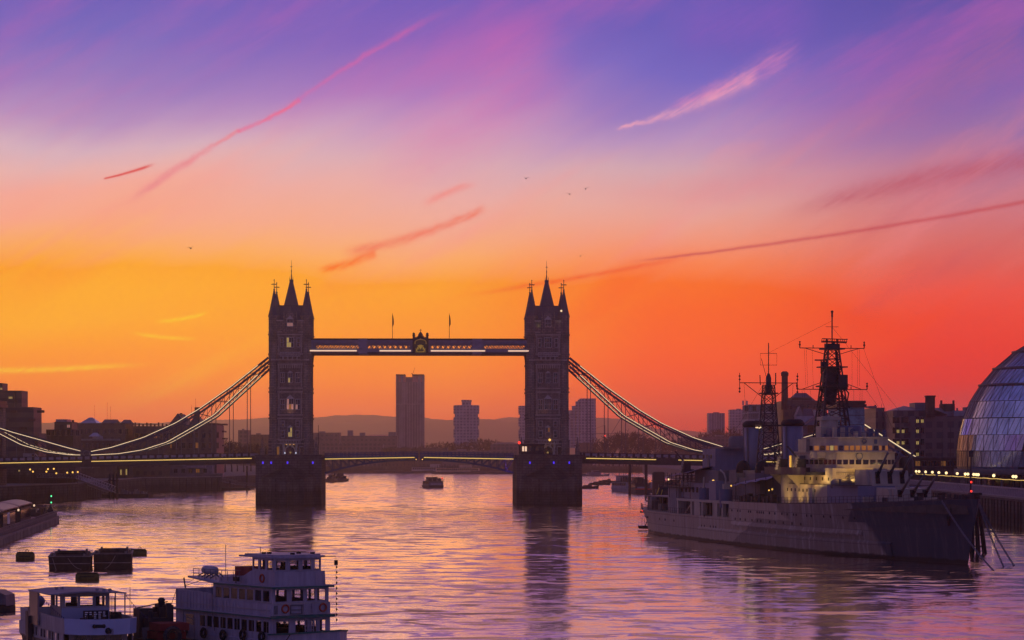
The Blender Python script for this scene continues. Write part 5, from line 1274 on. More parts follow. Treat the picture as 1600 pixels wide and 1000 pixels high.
for i in range(8): addwin(t, 266+i*10.5, 684, 1.3, 2.3, wglass); addwin(t, 266+i*10.5, 700, 1.3, 2.3, wglass if i % 4 else L_dim)
t = bld('riverside_arcade', 'dark riverside building with a row of tall yellow lit openings under the bridge deck', 120, 208, 1112, 12, 724, brick)
for px, h in ((152.5, 2.4), (158.5, 2.7), (161.5, 2.8), (167, 2.7), (172, 2.8), (189, 2.2), (197.5, 2.4)):
    x, z = loc_(t, px, 742); q = MB(); q.b(-.28, .28, -.12, .05, 0, h); obj('lit_opening', q, L_yel, t, (x, 0, z))
t = bld('garden_wall', 'dark retaining wall behind amber lamps under the left end of the bridge', -40, 121, 915, 5, 728, quay, cat='wall')
t = bld('restaurant', 'low pale riverside restaurant building under the left bridge span', 232, 335, 1155, 8, 727, mat('pale_render', (.20,.17,.2), .8, .3, .3))
gable(t, 'roof', 236, 290, 727, 722.5, -.4, 9, lead, 2); addbox(t, 'awning', 292, 322, 728, 731, -2.2, -.05, canvas)
for i in range(8): addwin(t, 240+i*11.5, 738.5, 1.5, 1.6, wglass if i not in (1, 6) else L_dim)
t = bld('pier_shed', 'small grey shed by the far pontoon close to the left bridge pier', 330, 350, 1152, 6, 741, steel); addbox(t, 'roof', 329, 351, 739.6, 741, -.4, 6.4, lead)
lamp_n = [(30, 735.5, L_yel), (47, 733.5, L_amber), (51.5, 737, L_amber), (72.5, 737, L_amber), (75, 733, L_amber), (84, 732.5, L_amber), (88, 739.5, L_amber), (105, 738.5, L_amber), (113.5, 738, L_amber), (121.5, 737.5, L_amber)]
wh = ['single greenish lamp, leftmost under the bridge deck', 'high lamp of the left close pair', 'low lamp of the left close pair', 'lower lamp of the middle pair', 'upper lamp of the middle pair', 'highest amber lamp standing alone', 'lowest amber lamp of the row', 'left lamp of the right hand trio', 'middle lamp of the right hand trio', 'right lamp of the right hand trio']
lp2 = MB(); lp2.ball((0,0,0), .30, 0, 8, 5); lpa = {m.name: lp2.mesh('globe', m) for m in (L_yel, L_amber)}
for (px, py, m), s_ in zip(lamp_n, wh):
    Dl = 896; x, y, z = at(px, py, Dl); t = thing('street_lamp', s_ + ' on the left bank promenade', 'street lamp', (x, y, 5.6), 0, 'amber lamps on the left bank'); obj('post', MB().lathe([(.1, 0), (.06, z-5.6)], (0,0,0), 5), dsteel, t); obj('globe', lpa[m.name], None, t, (0, 0, z-5.6))
# ---- right bank
t = bld('brewery_building', 'pale stone parapeted wharf building with finials seen behind the rear funnel', 1160, 1214, 1150, 30, 632, brickp, 6)
addbox(t, 'cornice', 1157, 1216, 655, 659, -1.6, 31, pale); addbox(t, 'cornice', 1159, 1215, 644, 646, -.8, 30.5, pale)
for px in (1161, 1167, 1211): addbox(t, 'finial', px-1.4, px+1.4, 626, 633, 0, 1.6, pale)
for px in (1187, 1208): q = MB(); x, z = loc_(t, px, 658); q.lathe([(.5, 0), (.8, .8), (.45, 1.6), (.7, 2.6), (.3, 3.4), (.5, 3.9), (.1, 4.4)], (x, -1.2, z), 8); obj('statue', q, pale, t)
for i in range(4): addwin(t, 1166+i*12.5, 642, 1.5, 2.1, wglass)
for i in range(4): addwin(t, 1166+i*12.5, 674, 1.5, 2.8, wglass)
t = bld('brewery_building', 'tall brown wharf building with hipped roof and round brick chimney behind the masts', 1212, 1292, 1165, 34, 626, fac5, 6)
gable(t, 'roof', 1228, 1275, 626.5, 613, 0, 24, slate, 3); addbox(t, 'upper_storey', 1231, 1268, 621, 628, 1, 16, brick)
q = MB(); x, z = loc_(t, 1226.5, 640); zt = loc_(t, 0, 580)[1]; q.lathe([(1.55, z), (1.35, zt-2.2), (1.65, zt-1.9), (1.65, zt-.7), (1.4, zt-.4), (.9, zt)], (x, 1, 0), 14); obj('chimney', q, brick, t)
for i in range(6): addwin(t, 1236+i*9.5, 640, 1.1, 1.7, wglass)
t = bld('gabled_house', 'small white gabled building with dark roof in front of the brown wharf building', 1241, 1270, 1140, 9, 650, mat('white_render', (.33,.31,.38), .8, .2, .4), 6)
gable(t, 'roof', 1240, 1256, 650.2, 635, -.3, 9, lead); gable(t, 'roof', 1252, 1272, 650.4, 638, 1, 9.2, slate, .5); addbox(t, 'lower_wing', 1268, 1286, 640, 660, 2, 9, pale)
t = bld('wharf_building', 'brown pitched roof warehouse in front of the right hand chimney building', 1262, 1318, 1120, 20, 664, brick, 6); gable(t, 'roof', 1250, 1320, 664.2, 642, -.4, 20, slate, 8)
t = bld('office_block', 'dark modern office block with lit yellow windows and a tall chimney stack at right', 1372, 1522, 880, 40, 650, fac2, 6.2)
addbox(t, 'upper_storey', 1377, 1446, 641, 650, 2, 30, fac2); gable(t, 'roof', 1380, 1446, 641.5, 633, 3, 28, lead, 5); chim(t, 1445.5, 1461, 618.5, 652, -1.0, brick); addbox(t, 'chimney_cap', 1444.5, 1462, 618, 620.5, -1.3, 2.6, dsteel)
addbox(t, 'plant_room', 1421, 1446, 628.5, 642, 6, 18, lead); gable(t, 'roof', 1458, 1488, 650.5, 636, 2, 30, lead, 5); addbox(t, 'plant_room', 1467.5, 1492, 630, 642, 10, 20, brick); chim(t, 1469, 1472.5, 624.5, 631, 10); chim(t, 1488, 1491.5, 624.5, 631, 10); addbox(t, 'roof_slab', 1475, 1512, 641, 650, 6, 26, glassroof); addbox(t, 'plant_box', 1504, 1511, 635.5, 641, 8, 12, lead); addbox(t, 'plant_box', 1494, 1497, 637, 641, 8, 10, lead)
addbox(t, 'aerial', 1377, 1377.5, 631, 642, 4, 4.2, dsteel)
for j, py in enumerate((661, 677, 695, 713)):
    for px in (1397, 1403, 1411, 1417, 1433.5, 1441):
        lit = (px, j) in ((1403, 1), (1411, 1), (1403, 2), (1411, 2), (1433.5, 0), (1441, 0), (1433.5, 1), (1433.5, 2), (1433.5, 3))
        addwin(t, px, py, 1.0, 1.9, wglass); 
        if lit:
            x, z = loc_(t, px, py - 2.0); q = MB(); q.b(-.42, .42, -.14, -.1, -.3, .75); obj('ceiling_lamp', q, L_yel, t, (x, 0, z))
t = bld('office_block', 'long low dark office range behind the bridge land tie at right', 1350, 1382, 905, 30, 637, fac2, 6.2); addbox(t, 'plant_room', 1352, 1370, 634, 637, 4, 12, lead); addbox(t, 'plant_box', 1366, 1369, 632, 635, 6, 8, dsteel)
t = bld('retail_terrace', 'dark two storey terrace along the walk between the warship and the glass building', 1408, 1500, 820, 18, 716, mat('dark_render', (.05,.045,.055), .8, .3, .3), 6.2); addbox(t, 'roof', 1406, 1502, 713.5, 716, -.8, 18.5, slate)
for i in range(9): addwin(t, 1414+i*10, 728, 1.4, 1.5, wglass if i not in (2, 6) else L_dim)
# ---- far shore towers
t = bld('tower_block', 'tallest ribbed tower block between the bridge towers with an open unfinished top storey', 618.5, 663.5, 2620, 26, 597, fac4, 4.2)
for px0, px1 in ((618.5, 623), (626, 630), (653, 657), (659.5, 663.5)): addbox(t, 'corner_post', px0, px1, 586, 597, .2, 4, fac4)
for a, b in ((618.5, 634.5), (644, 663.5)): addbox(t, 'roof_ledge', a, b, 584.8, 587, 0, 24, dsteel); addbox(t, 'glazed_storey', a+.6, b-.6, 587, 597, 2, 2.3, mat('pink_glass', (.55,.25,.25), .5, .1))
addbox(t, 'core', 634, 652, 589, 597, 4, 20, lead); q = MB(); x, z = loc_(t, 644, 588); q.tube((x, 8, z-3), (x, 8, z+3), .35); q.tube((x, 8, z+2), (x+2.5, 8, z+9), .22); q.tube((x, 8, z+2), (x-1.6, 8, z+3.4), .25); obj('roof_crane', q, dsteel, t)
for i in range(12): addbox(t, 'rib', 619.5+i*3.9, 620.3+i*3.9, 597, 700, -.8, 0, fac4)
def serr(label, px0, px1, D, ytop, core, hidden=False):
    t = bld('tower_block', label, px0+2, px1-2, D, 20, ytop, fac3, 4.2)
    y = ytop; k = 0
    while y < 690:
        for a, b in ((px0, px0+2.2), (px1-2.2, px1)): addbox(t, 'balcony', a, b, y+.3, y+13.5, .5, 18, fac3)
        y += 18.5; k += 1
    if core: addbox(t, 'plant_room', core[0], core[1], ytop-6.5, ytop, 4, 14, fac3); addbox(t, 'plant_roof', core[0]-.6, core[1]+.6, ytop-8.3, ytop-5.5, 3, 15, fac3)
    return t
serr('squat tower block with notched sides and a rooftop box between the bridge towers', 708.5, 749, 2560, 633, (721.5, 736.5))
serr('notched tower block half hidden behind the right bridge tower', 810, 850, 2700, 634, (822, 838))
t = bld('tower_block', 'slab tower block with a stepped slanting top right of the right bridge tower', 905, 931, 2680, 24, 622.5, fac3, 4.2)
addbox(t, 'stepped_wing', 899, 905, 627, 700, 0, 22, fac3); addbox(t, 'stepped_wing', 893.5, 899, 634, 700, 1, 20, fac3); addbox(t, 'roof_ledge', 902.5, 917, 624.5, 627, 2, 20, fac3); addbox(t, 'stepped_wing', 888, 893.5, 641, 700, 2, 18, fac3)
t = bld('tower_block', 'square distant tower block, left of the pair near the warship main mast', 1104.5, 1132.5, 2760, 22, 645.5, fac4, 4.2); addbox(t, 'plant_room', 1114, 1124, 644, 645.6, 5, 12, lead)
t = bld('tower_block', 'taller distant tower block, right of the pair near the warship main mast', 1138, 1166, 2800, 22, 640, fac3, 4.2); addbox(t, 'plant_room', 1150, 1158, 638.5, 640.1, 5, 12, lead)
# low buildings of the far shore
q = MB(); x, y, z = at(940, 640, 2500)
tc_ = thing('tower_crane', 'thin distant tower crane with a red light behind the right suspension chain', 'crane', (xa(945, 2500), 2500, 4.2)); q.tube((0,0,0), (0,0,38), .5); q.tube((-22,0,30), (22,0,30), .35); q.tube((0,0,20), (16,0,46), .3); q.tube((0,0,38), (-22,0,30), .15); obj('mast', q, steel, tc_); obj('lamp', MB().ball((0,-.8,28), .8, 0, 6, 4), L_red, tc_)
FAR = [
 (484, 533, 2300, 676, 'grey wharf block just right of the left bridge tower'), (372, 392, 2300, 672, 'narrow box topped building left of the left bridge tower'), (388, 428, 2330, 679, 'hazy flat roofed block left of the left bridge tower'),
 (532, 622, 2350, 681, 'long low depot with rooftop box left of the tallest tower'), (500, 600, 2260, 694, 'long dark riverside wharf below the depot'), (596, 700, 2255, 700, 'low riverside flats in front of the tallest tower'),
 (690, 768, 2250, 704, 'low riverside flats below the squat notched tower'), (766, 812, 2255, 694, 'pitched roof riverside house left of the right bridge tower'), (904, 926, 2255, 692, 'small pale building beside the right bridge tower'),
 (1058, 1108, 2300, 684, 'flat hazy block beyond the right chain'), (1095, 1168, 2280, 682, 'long hazy block below the pair of distant towers'), (1020, 1070, 2250, 706, 'low dark riverside range beyond the right chain')]
for i, (a, b, D, yt, lb) in enumerate(FAR):
    t = bld('riverside_building', lb, a, b, D, 24, yt, [fac6, fac2, fac5][i % 3], 4.2)
    if 'depot' in lb:
        addbox(t, 'plant_box', 543, 552, 672.5, 681, 3, 12, lead); addbox(t, 'plant_box', 562, 571, 676, 681, 3, 12, lead); addbox(t, 'roof_light', 574, 606, 679.6, 681.2, -.2, 1, mat('bright_roof', (.8,.5,.4), .3, .1)); addbox(t, 'plant_box', 607, 619, 675, 681, 3, 14, lead)
    elif 'pitched' in lb: gable(t, 'roof', a, b, yt+.2, yt-3, -.3, 24, slate, 6)
    else: addbox(t, 'plant_box', a+(b-a)*.3, a+(b-a)*.5, yt-2.2, yt, 6, 14, lead)
# far embankment strip
q = MB(); q.b(-420, 420, 2226, 2229.5, -2, 5.0); t = thing('river_wall', 'long dark distant river wall closing the view below the bridge span', 'wall'); obj('wall', q, quay, t)

# ------------------------------------------------------------------ bare trees
def tree_mesh(seed, h):
    rnd = random.Random(seed); tk = MB(); cr = MB()
    def grow(p, d, L, r, lev):
        segs = 2 if lev < 3 else 1
        for s_ in range(segs):
            q = p + d * (L/segs); mb = tk if lev == 0 else cr
            mb.tube(p, q, r, 0, 5 if lev < 2 else 3, r*.78); p = q; r *= .78
            d = (d + Vector((rnd.uniform(-.14,.14), rnd.uniform(-.14,.14), rnd.uniform(-.02,.1)))).normalized()
            if lev >= 1 and lev < 5 and s_ == 0 and segs == 2: side(p, d, L*.6, r*.6, lev+1)
        if lev >= 5: return
        for k in range(rnd.choice((2, 3, 3)) if lev else 5): side(p, d, L*rnd.uniform(.62,.86), r*.72, lev+1)
    def side(p, d, L, r, lev):
        a = rnd.uniform(0, 6.283); sp_ = rnd.uniform(.35, .85)
        u_ = d.orthogonal().normalized(); v_ = d.cross(u_); nd = (d + (u_*math.cos(a) + v_*math.sin(a))*sp_ + Vector((0,0,.1))).normalized()
        grow(p, nd, L, max(r, h*.0038), lev)
    grow(Vector((0,0,0)), Vector((0,0,1)), h*.26, h*.02, 0)
    return tk.mesh('trunk', bark), cr.mesh('crown', bark)
bark = mat('bark', (.03,.025,.03), .9, .3, .5)
TM = [tree_mesh(s_, 20) for s_ in (3, 11, 23, 37)]
print('tree faces', [len(m[1].polygons) for m in TM])
def tree(px, ytop, D, zb, label, group, k):
    t = thing('bare_tree', label, 'tree', (xa(px, D), D, zb), k * 1.7, group); h = (za(ytop, D) - zb) / 17.5; t.scale = (h*1.15, h*1.15, h)
    a, b = TM[k % 4]; obj('trunk', a, None, t); obj('crown', b, None, t)
rnd = random.Random(5); k = 0
def row(pxs, yt, D0, zb, label, group):
    global k
    for px, y_ in zip(pxs, yt): tree(px, y_, D0 + rnd.uniform(-40, 60), zb, label, group, k); k += 1
row([925, 936, 947, 958, 968, 978, 988, 999, 1010, 1022, 1034, 1046, 1058, 1071, 1084, 1097], [690, 686, 681, 677, 673, 671, 672, 675, 679, 682, 683, 684, 684, 686, 688, 690], 2300, 4.2, 'bare winter tree in the dense row beyond the right suspension chain', 'bare trees beyond the right chain')
row([930, 952, 974, 995, 1016, 1040, 1064, 1090, 1112], [700, 697, 694, 693, 696, 699, 700, 702, 704], 2262, 4.2, 'low bare tree at the front of the thicket beyond the right suspension chain', 'low bare trees beyond the right chain')
row([1108, 1122, 1138, 1152], [672, 668, 666, 672], 2500, 4.2, 'bare tree in front of the pair of distant tower blocks at right', 'bare trees by the pair of towers')
row([668, 680, 692, 704, 717, 730, 743, 756, 768, 780, 793, 805], [692, 690, 689, 688, 690, 688, 684, 682, 685, 688, 691, 694], 2330, 4.2, 'bare tree in the row around the foot of the squat notched tower', 'bare trees between the bridge towers')
row([604, 616, 632, 648], [698, 696, 697, 695], 2262, 4.2, 'bare tree at the foot of the tallest tower block', 'bare trees under the tallest tower')
row([352, 362, 371, 381, 392, 404, 414], [684, 688, 690, 692, 690, 692, 695], 1500, 5.6, 'bare tree on the left bank beside the left bridge tower', 'bare trees on the left bank')

# ------------------------------------------------------------------ piers and pontoons on the left bank
def truss_bridge(mb, a, b, w, h, n):
    A, B = Vector(a), Vector(b); sd = Vector((-(B-A).y, (B-A).x, 0)).normalized() * w/2
    for s_ in (-1, 1):
        lo = [A + (B-A)*i/n + sd*s_ for i in range(n+1)]; hi = [p + Vector((0,0,h)) for p in lo]
        mb.path(lo, .14); mb.path(hi, .11)
        for i in range(n+1): mb.tube(lo[i], hi[i], .08)
        for i in range(n): mb.tube(lo[i], hi[i+1], .06)
    for i in range(n): p, q = A + (B-A)*i/n, A + (B-A)*(i+1)/n; mb.add([p-sd, p+sd, q+sd, q-sd], [(0,1,2,3)])
t = thing('gangway', 'sloping lattice gangway down to the pontoon below the left side span', 'gangway', (0,0,0)); q = MB(); truss_bridge(q, at(112, 747, 915), at(177, 770.5, 958), 3, 2.2, 16); obj('truss', q, mat('pale_steel', (.36,.32,.36), .6, .3, 1), t); q = MB(); truss_bridge(q, at(62, 746, 905), at(112, 747, 915), 3, 1.4, 10); obj('landing', q, steel, t)
t = thing('pontoon', 'floating pontoon with sheds and dark piles below the gangway at left', 'pontoon', at(198, 777, 958)); t.location.z = 0
q = MB(); q.prism([(-8.6,-3), (8, -2), (9.2, 3), (-8, 5)], -.4, 1.3); obj('deck', q, black, t)
q = MB(); 
for i in range(9): x = -3 + i*1.15; q.b(x, x+.7+(i % 3)*.2, -1.6+(i % 2)*1.4, -.4+(i % 2)*1.4, 1.3, 2.0 + ((i*3) % 4)*.35)
for i in range(16): q.tube((-8+i*1.05, -2.6, 1.3), (-8+i*1.05, -2.6, 2.3), .05, 0, 3)
q.tube((-8, -2.6, 2.3), (8, -2.2, 2.3), .05, 0, 3); obj('gear', q, steel, t)
q = MB(); 
for x in (-5.6, -4.3, -3.0): q.lathe([(.42, -1), (.42, 8.2), (.1, 8.8)], (x, -3.2, 0), 8)
q.b(-6.2, -2.4, -3.6, -2.8, 6, 6.5); obj('pile', q, black, t)
t = thing('pier_platform', 'small pontoon with a mooring pile and walkway left of the left bridge pier', 'pontoon', at(366, 766, 1150)); t.location.z = 0
q = MB(); q.b(-5, 7, -3, 3, -.4, 1.0); q.b(6, 9, -1, 1, .2, .6); obj('deck', q, black, t); q = MB(); q.lathe([(.4, -1), (.4, 10.5)], (5.6, -1, 0), 8); q.lathe([(.3, -1), (.3, 4)], (-1.6, -2, 0), 8); obj('pile', q, black, t)
q = MB(); truss_bridge(q, (-16, 6, 6.0), (1, 0, 2.4), 2.2, 1.6, 9); truss_bridge(q, (1, 0, 2.4), (9, -1, 2.0), 2.2, 1.0, 5); obj('walkway', q, steel, t)
# ferry pier, lower left
d = Vector((.103, -.995)).normalized(); t = thing('ferry_pier', 'long floating ferry pier with curved canopies and railings at the left edge', 'pier', (-104, 611, 0), math.atan2(d.y, d.x))
q = MB(); q.b(0, 200, -9.5, 0, -.5, 1.6, 0); q.b(-.3, 200, -.3, .12, 1.1, 1.6, 1)
for i in range(64): q.b(i*3.1, i*3.1+.5, 0, .22, .0, 1.5, 0)
obj('hull', q, [mat('rusty_plate', (.36,.26,.22), .8, .5, .5, streaks=.6), steel], t)
q = MB()
for i in range(100): q.tube((1+i*1.9, -.25, 1.6), (1+i*1.9, -.25, 2.9), .06, 0, 4)
for z in (2.9, 2.3): q.tube((1, -.25, z), (192, -.25, z), .06, 0, 4)
for i in range(98): q.b(1.3+i*1.9, 1.9+i*1.9, -.3, -.24, 1.75, 2.6, 0)
obj('railing', q, steel, t)
q = MB()
for x0, x1, y0 in ((30, 66, -7), (72, 108, -6.6), (114, 150, -6.4), (156, 190, -6.4)):
    n = 8; rings = [[(x, y0-3.4+6.8*i/n, 4.9 + 0.7*math.sin(math.pi*i/n) + e) for i in range(n+1)] + [(x, y0-3.4+6.8*i/n, 4.7 + 0.7*math.sin(math.pi*i/n) + e) for i in range(n, -1, -1)] for x, e in ((x0, .1), (x0+1.5, .35), (x1-1.5, .35), (x1, .1))]
    q.loft(rings, 0, False)
    for x in (x0+2, (x0+x1)/2, x1-2):
        for yy in (y0-2.8, y0+2.8): q.tube((x, yy, 1.6), (x, yy, 5.2), .12, 1)
obj('canopy', q, [mat('canopy_sheet', (.07,.065,.11), .35, .2, .2), dsteel], t)
q = MB()
for x0, x1 in ((34, 62), (76, 104), (118, 146), (158, 188)): q.b(x0, x1, -8.6, -3.6, 1.6, 4.6, 0); [q.b(x0+.5+i*2.8, x0+2.9+i*2.8, -3.62, -3.52, 2.4, 4.2, 1) for i in range(int((x1-x0)/2.8))]
obj('waiting_room', q, [dsteel, wglass], t)
q = MB(); q.b(122.4, 126, -.9, -.75, 3.1, 5.1, 0); q.b(122.2, 126.2, -.95, -.7, 2.9, 3.1, 1); q.tube((122.6, -.8, 1.6), (122.6, -.8, 3), .08, 1); q.tube((125.8, -.8, 1.6), (125.8, -.8, 3), .08, 1)
for i in range(4): q.b(122.9, 125.5, -.74, -.73, 4.75-i*.22, 4.85-i*.22, 1)
obj('notice_board', q, [mat('board_white', (.8,.72,.66), .6, .05), dsteel], t)
q = MB()
q.yz([(-6, 1.6), (-.6, 1.6), (-3.4, 3.3)], 3, 8); q.yz([(-4, 1.6), (-.4, 1.6), (-1.4, 3.9), (-2.2, 3.2)], .5, 2.6); q.b(.2, 1.4, -8, -5, 1.6, 3.2)
for i in range(10): q.b(12+i*1.8, 13.0+i*1.8, -3+(i % 3)*.5, -1.6, 1.6, 2.6+(i % 4)*.4)
for i in range(5): q.tube((14+i*5, -1.5, 1.8), (18+i*5, -1.5, 4.2), .1)
obj('deck_gear', q, dsteel, t)
q = MB(); q.tube((3, -1.6, 1.6), (3, -1.6, 6.6), .08, 0, 5); obj('lamp_pole', q, dsteel, t)
for z in (6.2, 4.75): obj('lamp', MB().ball((2.9, -1.4, z), .2, 0, 6, 4), L_green, t)
for x, z in ((30.5, 4.6), (72.6, 4.5)): obj('lamp', MB().ball((x, -3.2, z), .25, 0, 6, 4), L_peach, t)

# ------------------------------------------------------------------ boats
white = mat('boat_white', (.29,.265,.34), .45, .3, 1.0, streaks=.7)
whited = mat('boat_white_worn', (.30,.265,.28), .6, .3, .8, streaks=.6)
bpaint = mat('boat_blue_white', (.30,.34,.52), .35, .08, .5)
orange = mat('lifebuoy_orange', (.36,.06,.03), .5, .1)
greenp = mat('green_trim', (.03,.10,.09), .5, .2)
red = mat('dull_red', (.22,.03,.03), .7, .3, 1.5)
rubber = mat('rubber', (.015,.014,.016), .8, .2)
see = mat('clear_glass', (.9,.9,.95), .05, 0)
b_ = see.node_tree.nodes['Principled BSDF']; b_.inputs['Transmission Weight'].default_value = 1.0; b_.inputs['IOR'].default_value = 1.01; b_.inputs['Specular IOR Level'].default_value = .5
def wframe(parent, x, y, z, w, h, axis, panes=1, glass=wglass, fm=white):
    """window: a frame and a pane; axis x: faces +-y (side), axis y: faces +-x (front)"""
    q = MB(); t_ = .05
    q.b(-w/2, w/2, -.03, .03, 0, h, 0)
    for a, b, c_, d_ in ((-w/2-t_, w/2+t_, -t_, 0), (-w/2-t_, w/2+t_, h, h+t_), (-w/2-t_, -w/2, 0, h), (w/2, w/2+t_, 0, h)): q.b(a, b, -.05, .05, c_, d_, 1)
    o = obj('window', q, [glass, fm], parent, (x, y, z))
    if axis == 'y': o.rotation_euler = (0, 0, math.pi/2)
    return o
def wallwin(mb, x0, x1, y, th, z0, z1, wins, wz0, wz1, axis='x', m=0):
    """wall panel with real openings: wins = (a,b) intervals along it"""
    def B(a, b, c_, d_):
        if b - a > 1e-4: (mb.b(a, b, y-th/2, y+th/2, c_, d_, m) if axis == 'x' else mb.b(y-th/2, y+th/2, a, b, c_, d_, m))
    B(x0, x1, z0, wz0); B(x0, x1, wz1, z1); p = x0
    for a, b in sorted(wins): B(p, a, wz0, wz1); p = b
    B(p, x1, wz0, wz1)
def spread(a, b, n, fill=.78): s_ = (b-a)/n; return [(a + s_*i + s_*(1-fill)/2, a + s_*i + s_*(1+fill)/2) for i in range(n)]
# passenger ferry
fa = math.atan2(-.815, .58); t = thing('passenger_ferry', 'white triple deck passenger ferry with wheelhouse on top, moored at bottom centre left', 'ferry', (-16.7, 210.6, 0), fa)
q = MB(); P = lambda k, f_: [(-16.6, -2.2*k), (-15, -2.7*k), (0, -2.85*k), (2.6, -2.4*k), (4.6, -1.4*k), (5.8*f_, 0), (4.6, 1.4*k), (2.6, 2.4*k), (0, 2.85*k), (-15, 2.7*k), (-16.6, 2.2*k)]
q.prism(P(.94, .9), -.6, 1.25, 0, top=P(1.0, 1.0), ztop=[1.3,1.25,1.25,1.5,1.8,2.0,1.8,1.5,1.25,1.25,1.3])
obj('hull', q, white, t)
q = MB(); pl = P(1.02, 1.02)[2:9]; zt = [1.75, 1.95, 2.15, 2.3, 2.15, 1.95, 1.75]; zb_ = [1.0]*7
for i in range(6): 
    (xa_, ya_), (xb_, yb_) = pl[i], pl[i+1]; q.add([(xa_, ya_, 1.0), (xb_, yb_, 1.0), (xb_, yb_, zt[i+1]), (xa_, ya_, zt[i]), (xa_*.98, ya_*.96, 1.0), (xb_*.98, yb_*.96, 1.0), (xb_*.98, yb_*.96, zt[i+1]), (xa_*.98, ya_*.96, zt[i])], [(0,1,2,3), (7,6,5,4), (3,2,6,7)])
obj('bulwark', q, white, t); q = MB(); q.path([(x*1.01, y*1.02, z+.02) for (x, y), z in zip(pl, zt)], .09); obj('rubbing_strake', q, greenp, t)
# lower saloon
q = MB(); sw1 = spread(-11.6, -.2, 10, .86); sw0 = [(-14.9, -13.6), (-13.1, -11.9)]
for y in (-2.68, 2.68): wallwin(q, -15.6, 0, y, .08, 1.2, 3.1, sw1 + [(-13.9, -12.4)], 1.85, 2.78)
fw = [(-2.3, -1.05), (-.55, .65), (.95, 1.45), (1.7, 2.35)]
wallwin(q, -2.7, 2.7, 0, .08, 1.2, 3.1, fw, 1.75, 2.8, 'y'); q.b(-15.64, -15.56, -2.7, 2.7, 1.2, 3.1); q.b(-15.6, 0, -2.6, 2.6, 1.15, 1.25)
lo = obj('lower_saloon', q, white, t)
for a, b in sw1 + [(-13.9, -12.4)]:
    for y in (-2.68, 2.68): wframe(lo, (a+b)/2, y, 1.87, (b-a)-.1, .88, 'x', glass=wglass if (y < 0 and a < -2.5) else see)
for a, b in fw: wframe(lo, 0, (a+b)/2, 1.78, (b-a)-.1, .98, 'y', glass=see)
q = MB()
for i in range(7): q.b(-13+i*1.9, -12.2+i*1.9, -1.9, -.6, 1.25, 2.2); q.b(-13+i*1.9, -12.2+i*1.9, .7, 2.0, 1.25, 2.2)
obj('seat', q, black, lo)['kind'] = 'stuff'
q = MB(); q.b(-16.4, .35, -2.95, 2.95, 3.08, 3.2, 0); q.b(.1, .5, -2.9, 2.9, 3.0, 3.22, 1); q.b(-16.45, .4, -2.99, -2.9, 3.04, 3.14, 1); obj('main_deck', q, [white, greenp], t)
tyr = MB().ring((0,0,0), .34, .13, 'y', 0, 14).mesh('fender', rubber)
for x in (-13.6, -10.4, -7.2, -4.0, -1.0):
    obj('fender', tyr, None, t, (x, -2.98, 1.55 if x > -5 else 1.35))
q = MB()
for x in (-12.6, -10.2, -7.7, -5.3, -2.9, -.6): q.b(x-.02, x+.02, -2.745, -2.73, 1.2, 3.05); q.b(x-.02, x+.02, -2.755, -2.74, 3.25, 4.1)
q.b(-15.5, -.1, -2.79, -2.74, 3.62, 3.68); q.b(-9.4, -.1, -2.62, -2.585, 4.2, 4.26); q.b(.06, .1, -2.6, 2.6, 4.08, 4.2)
obj('trim_strip', q, whited, t)
q = MB(); q.path([(-15.4, -2.75, 4.7), (-15.9, -3.3, 2.6), (-16.3, -4.2, .2)], .03, 0, 4); q.path([(2.4, -2.3, 2.0), (3.2, -3.6, 1.0), (4.2, -5.4, .0)], .035, 0, 4); q.path([(-9.2, -2.85, 5.4), (-9.0, -2.95, 3.2), (-8.6, -2.95, 1.6)], .025, 0, 3); obj('mooring_rope', q, rubber, t)
# upper deck bulwark and saloon
q = MB()
q.xz([(-15.6, 3.2), (0, 3.2), (0, 4.15), (-9, 4.25), (-9.6, 4.6), (-15.3, 4.75)], -2.74, -2.66); q.xz([(-15.6, 3.2), (0, 3.2), (0, 4.15), (-9, 4.25), (-9.6, 4.6), (-15.3, 4.75)], 2.66, 2.74); q.b(-15.65, -15.55, -2.7, 2.7, 3.2, 4.75); q.b(-.04, .06, -2.7, 2.7, 3.2, 4.15)
for i in range(18): q.b(-15.3+i*.55, -15.22+i*.55, -2.78, -2.73, 3.25, 4.6 if i < 10 else 4.15)
obj('upper_bulwark', q, white, t)
q = MB(); uw = spread(-9.2, -.3, 7, .88); ufw = [(-2.35, -1.2), (-.85, .3), (.55, 1.35), (1.5, 2.35)]
for y in (-2.55, 2.55): wallwin(q, -9.5, 0, y, .08, 3.2, 5.45, uw, 4.3, 5.2)
wallwin(q, -2.6, 2.6, -.05, .08, 3.2, 5.45, ufw, 4.3, 5.25, 'y'); q.b(-9.54, -9.46, -2.55, 2.55, 3.2, 5.4)
us = obj('upper_saloon', q, white, t)
for a, b in uw:
    for y in (-2.55, 2.55): wframe(us, (a+b)/2, y, 4.32, (b-a)-.1, .84, 'x', glass=wglass if (y < 0 and a < -3) else see)
for a, b in ufw: wframe(us, -.05, (a+b)/2, 4.32, (b-a)-.1, .9, 'y', glass=see)
q = MB(); q.xz([(-13.4, 5.75), (-9, 5.42), (.5, 5.42), (.5, 5.56), (-9, 5.56), (-13.4, 5.9)], -2.8, 2.8); q.b(-9, .5, -2.86, -2.8, 5.36, 5.5, 1); q.b(.45, .56, -2.8, 2.8, 5.36, 5.5, 1); obj('top_deck', q, [white, greenp], t)
q = MB(); q.xz([(-9.0, 5.56), (.0, 5.56), (-.1, 6.65), (-3.8, 6.65), (-5.0, 6.2), (-9.0, 5.95)], -2.3, -2.22); q.xz([(-9.0, 5.56), (.0, 5.56), (-.1, 6.65), (-3.8, 6.65), (-5.0, 6.2), (-9.0, 5.95)], 2.22, 2.3)
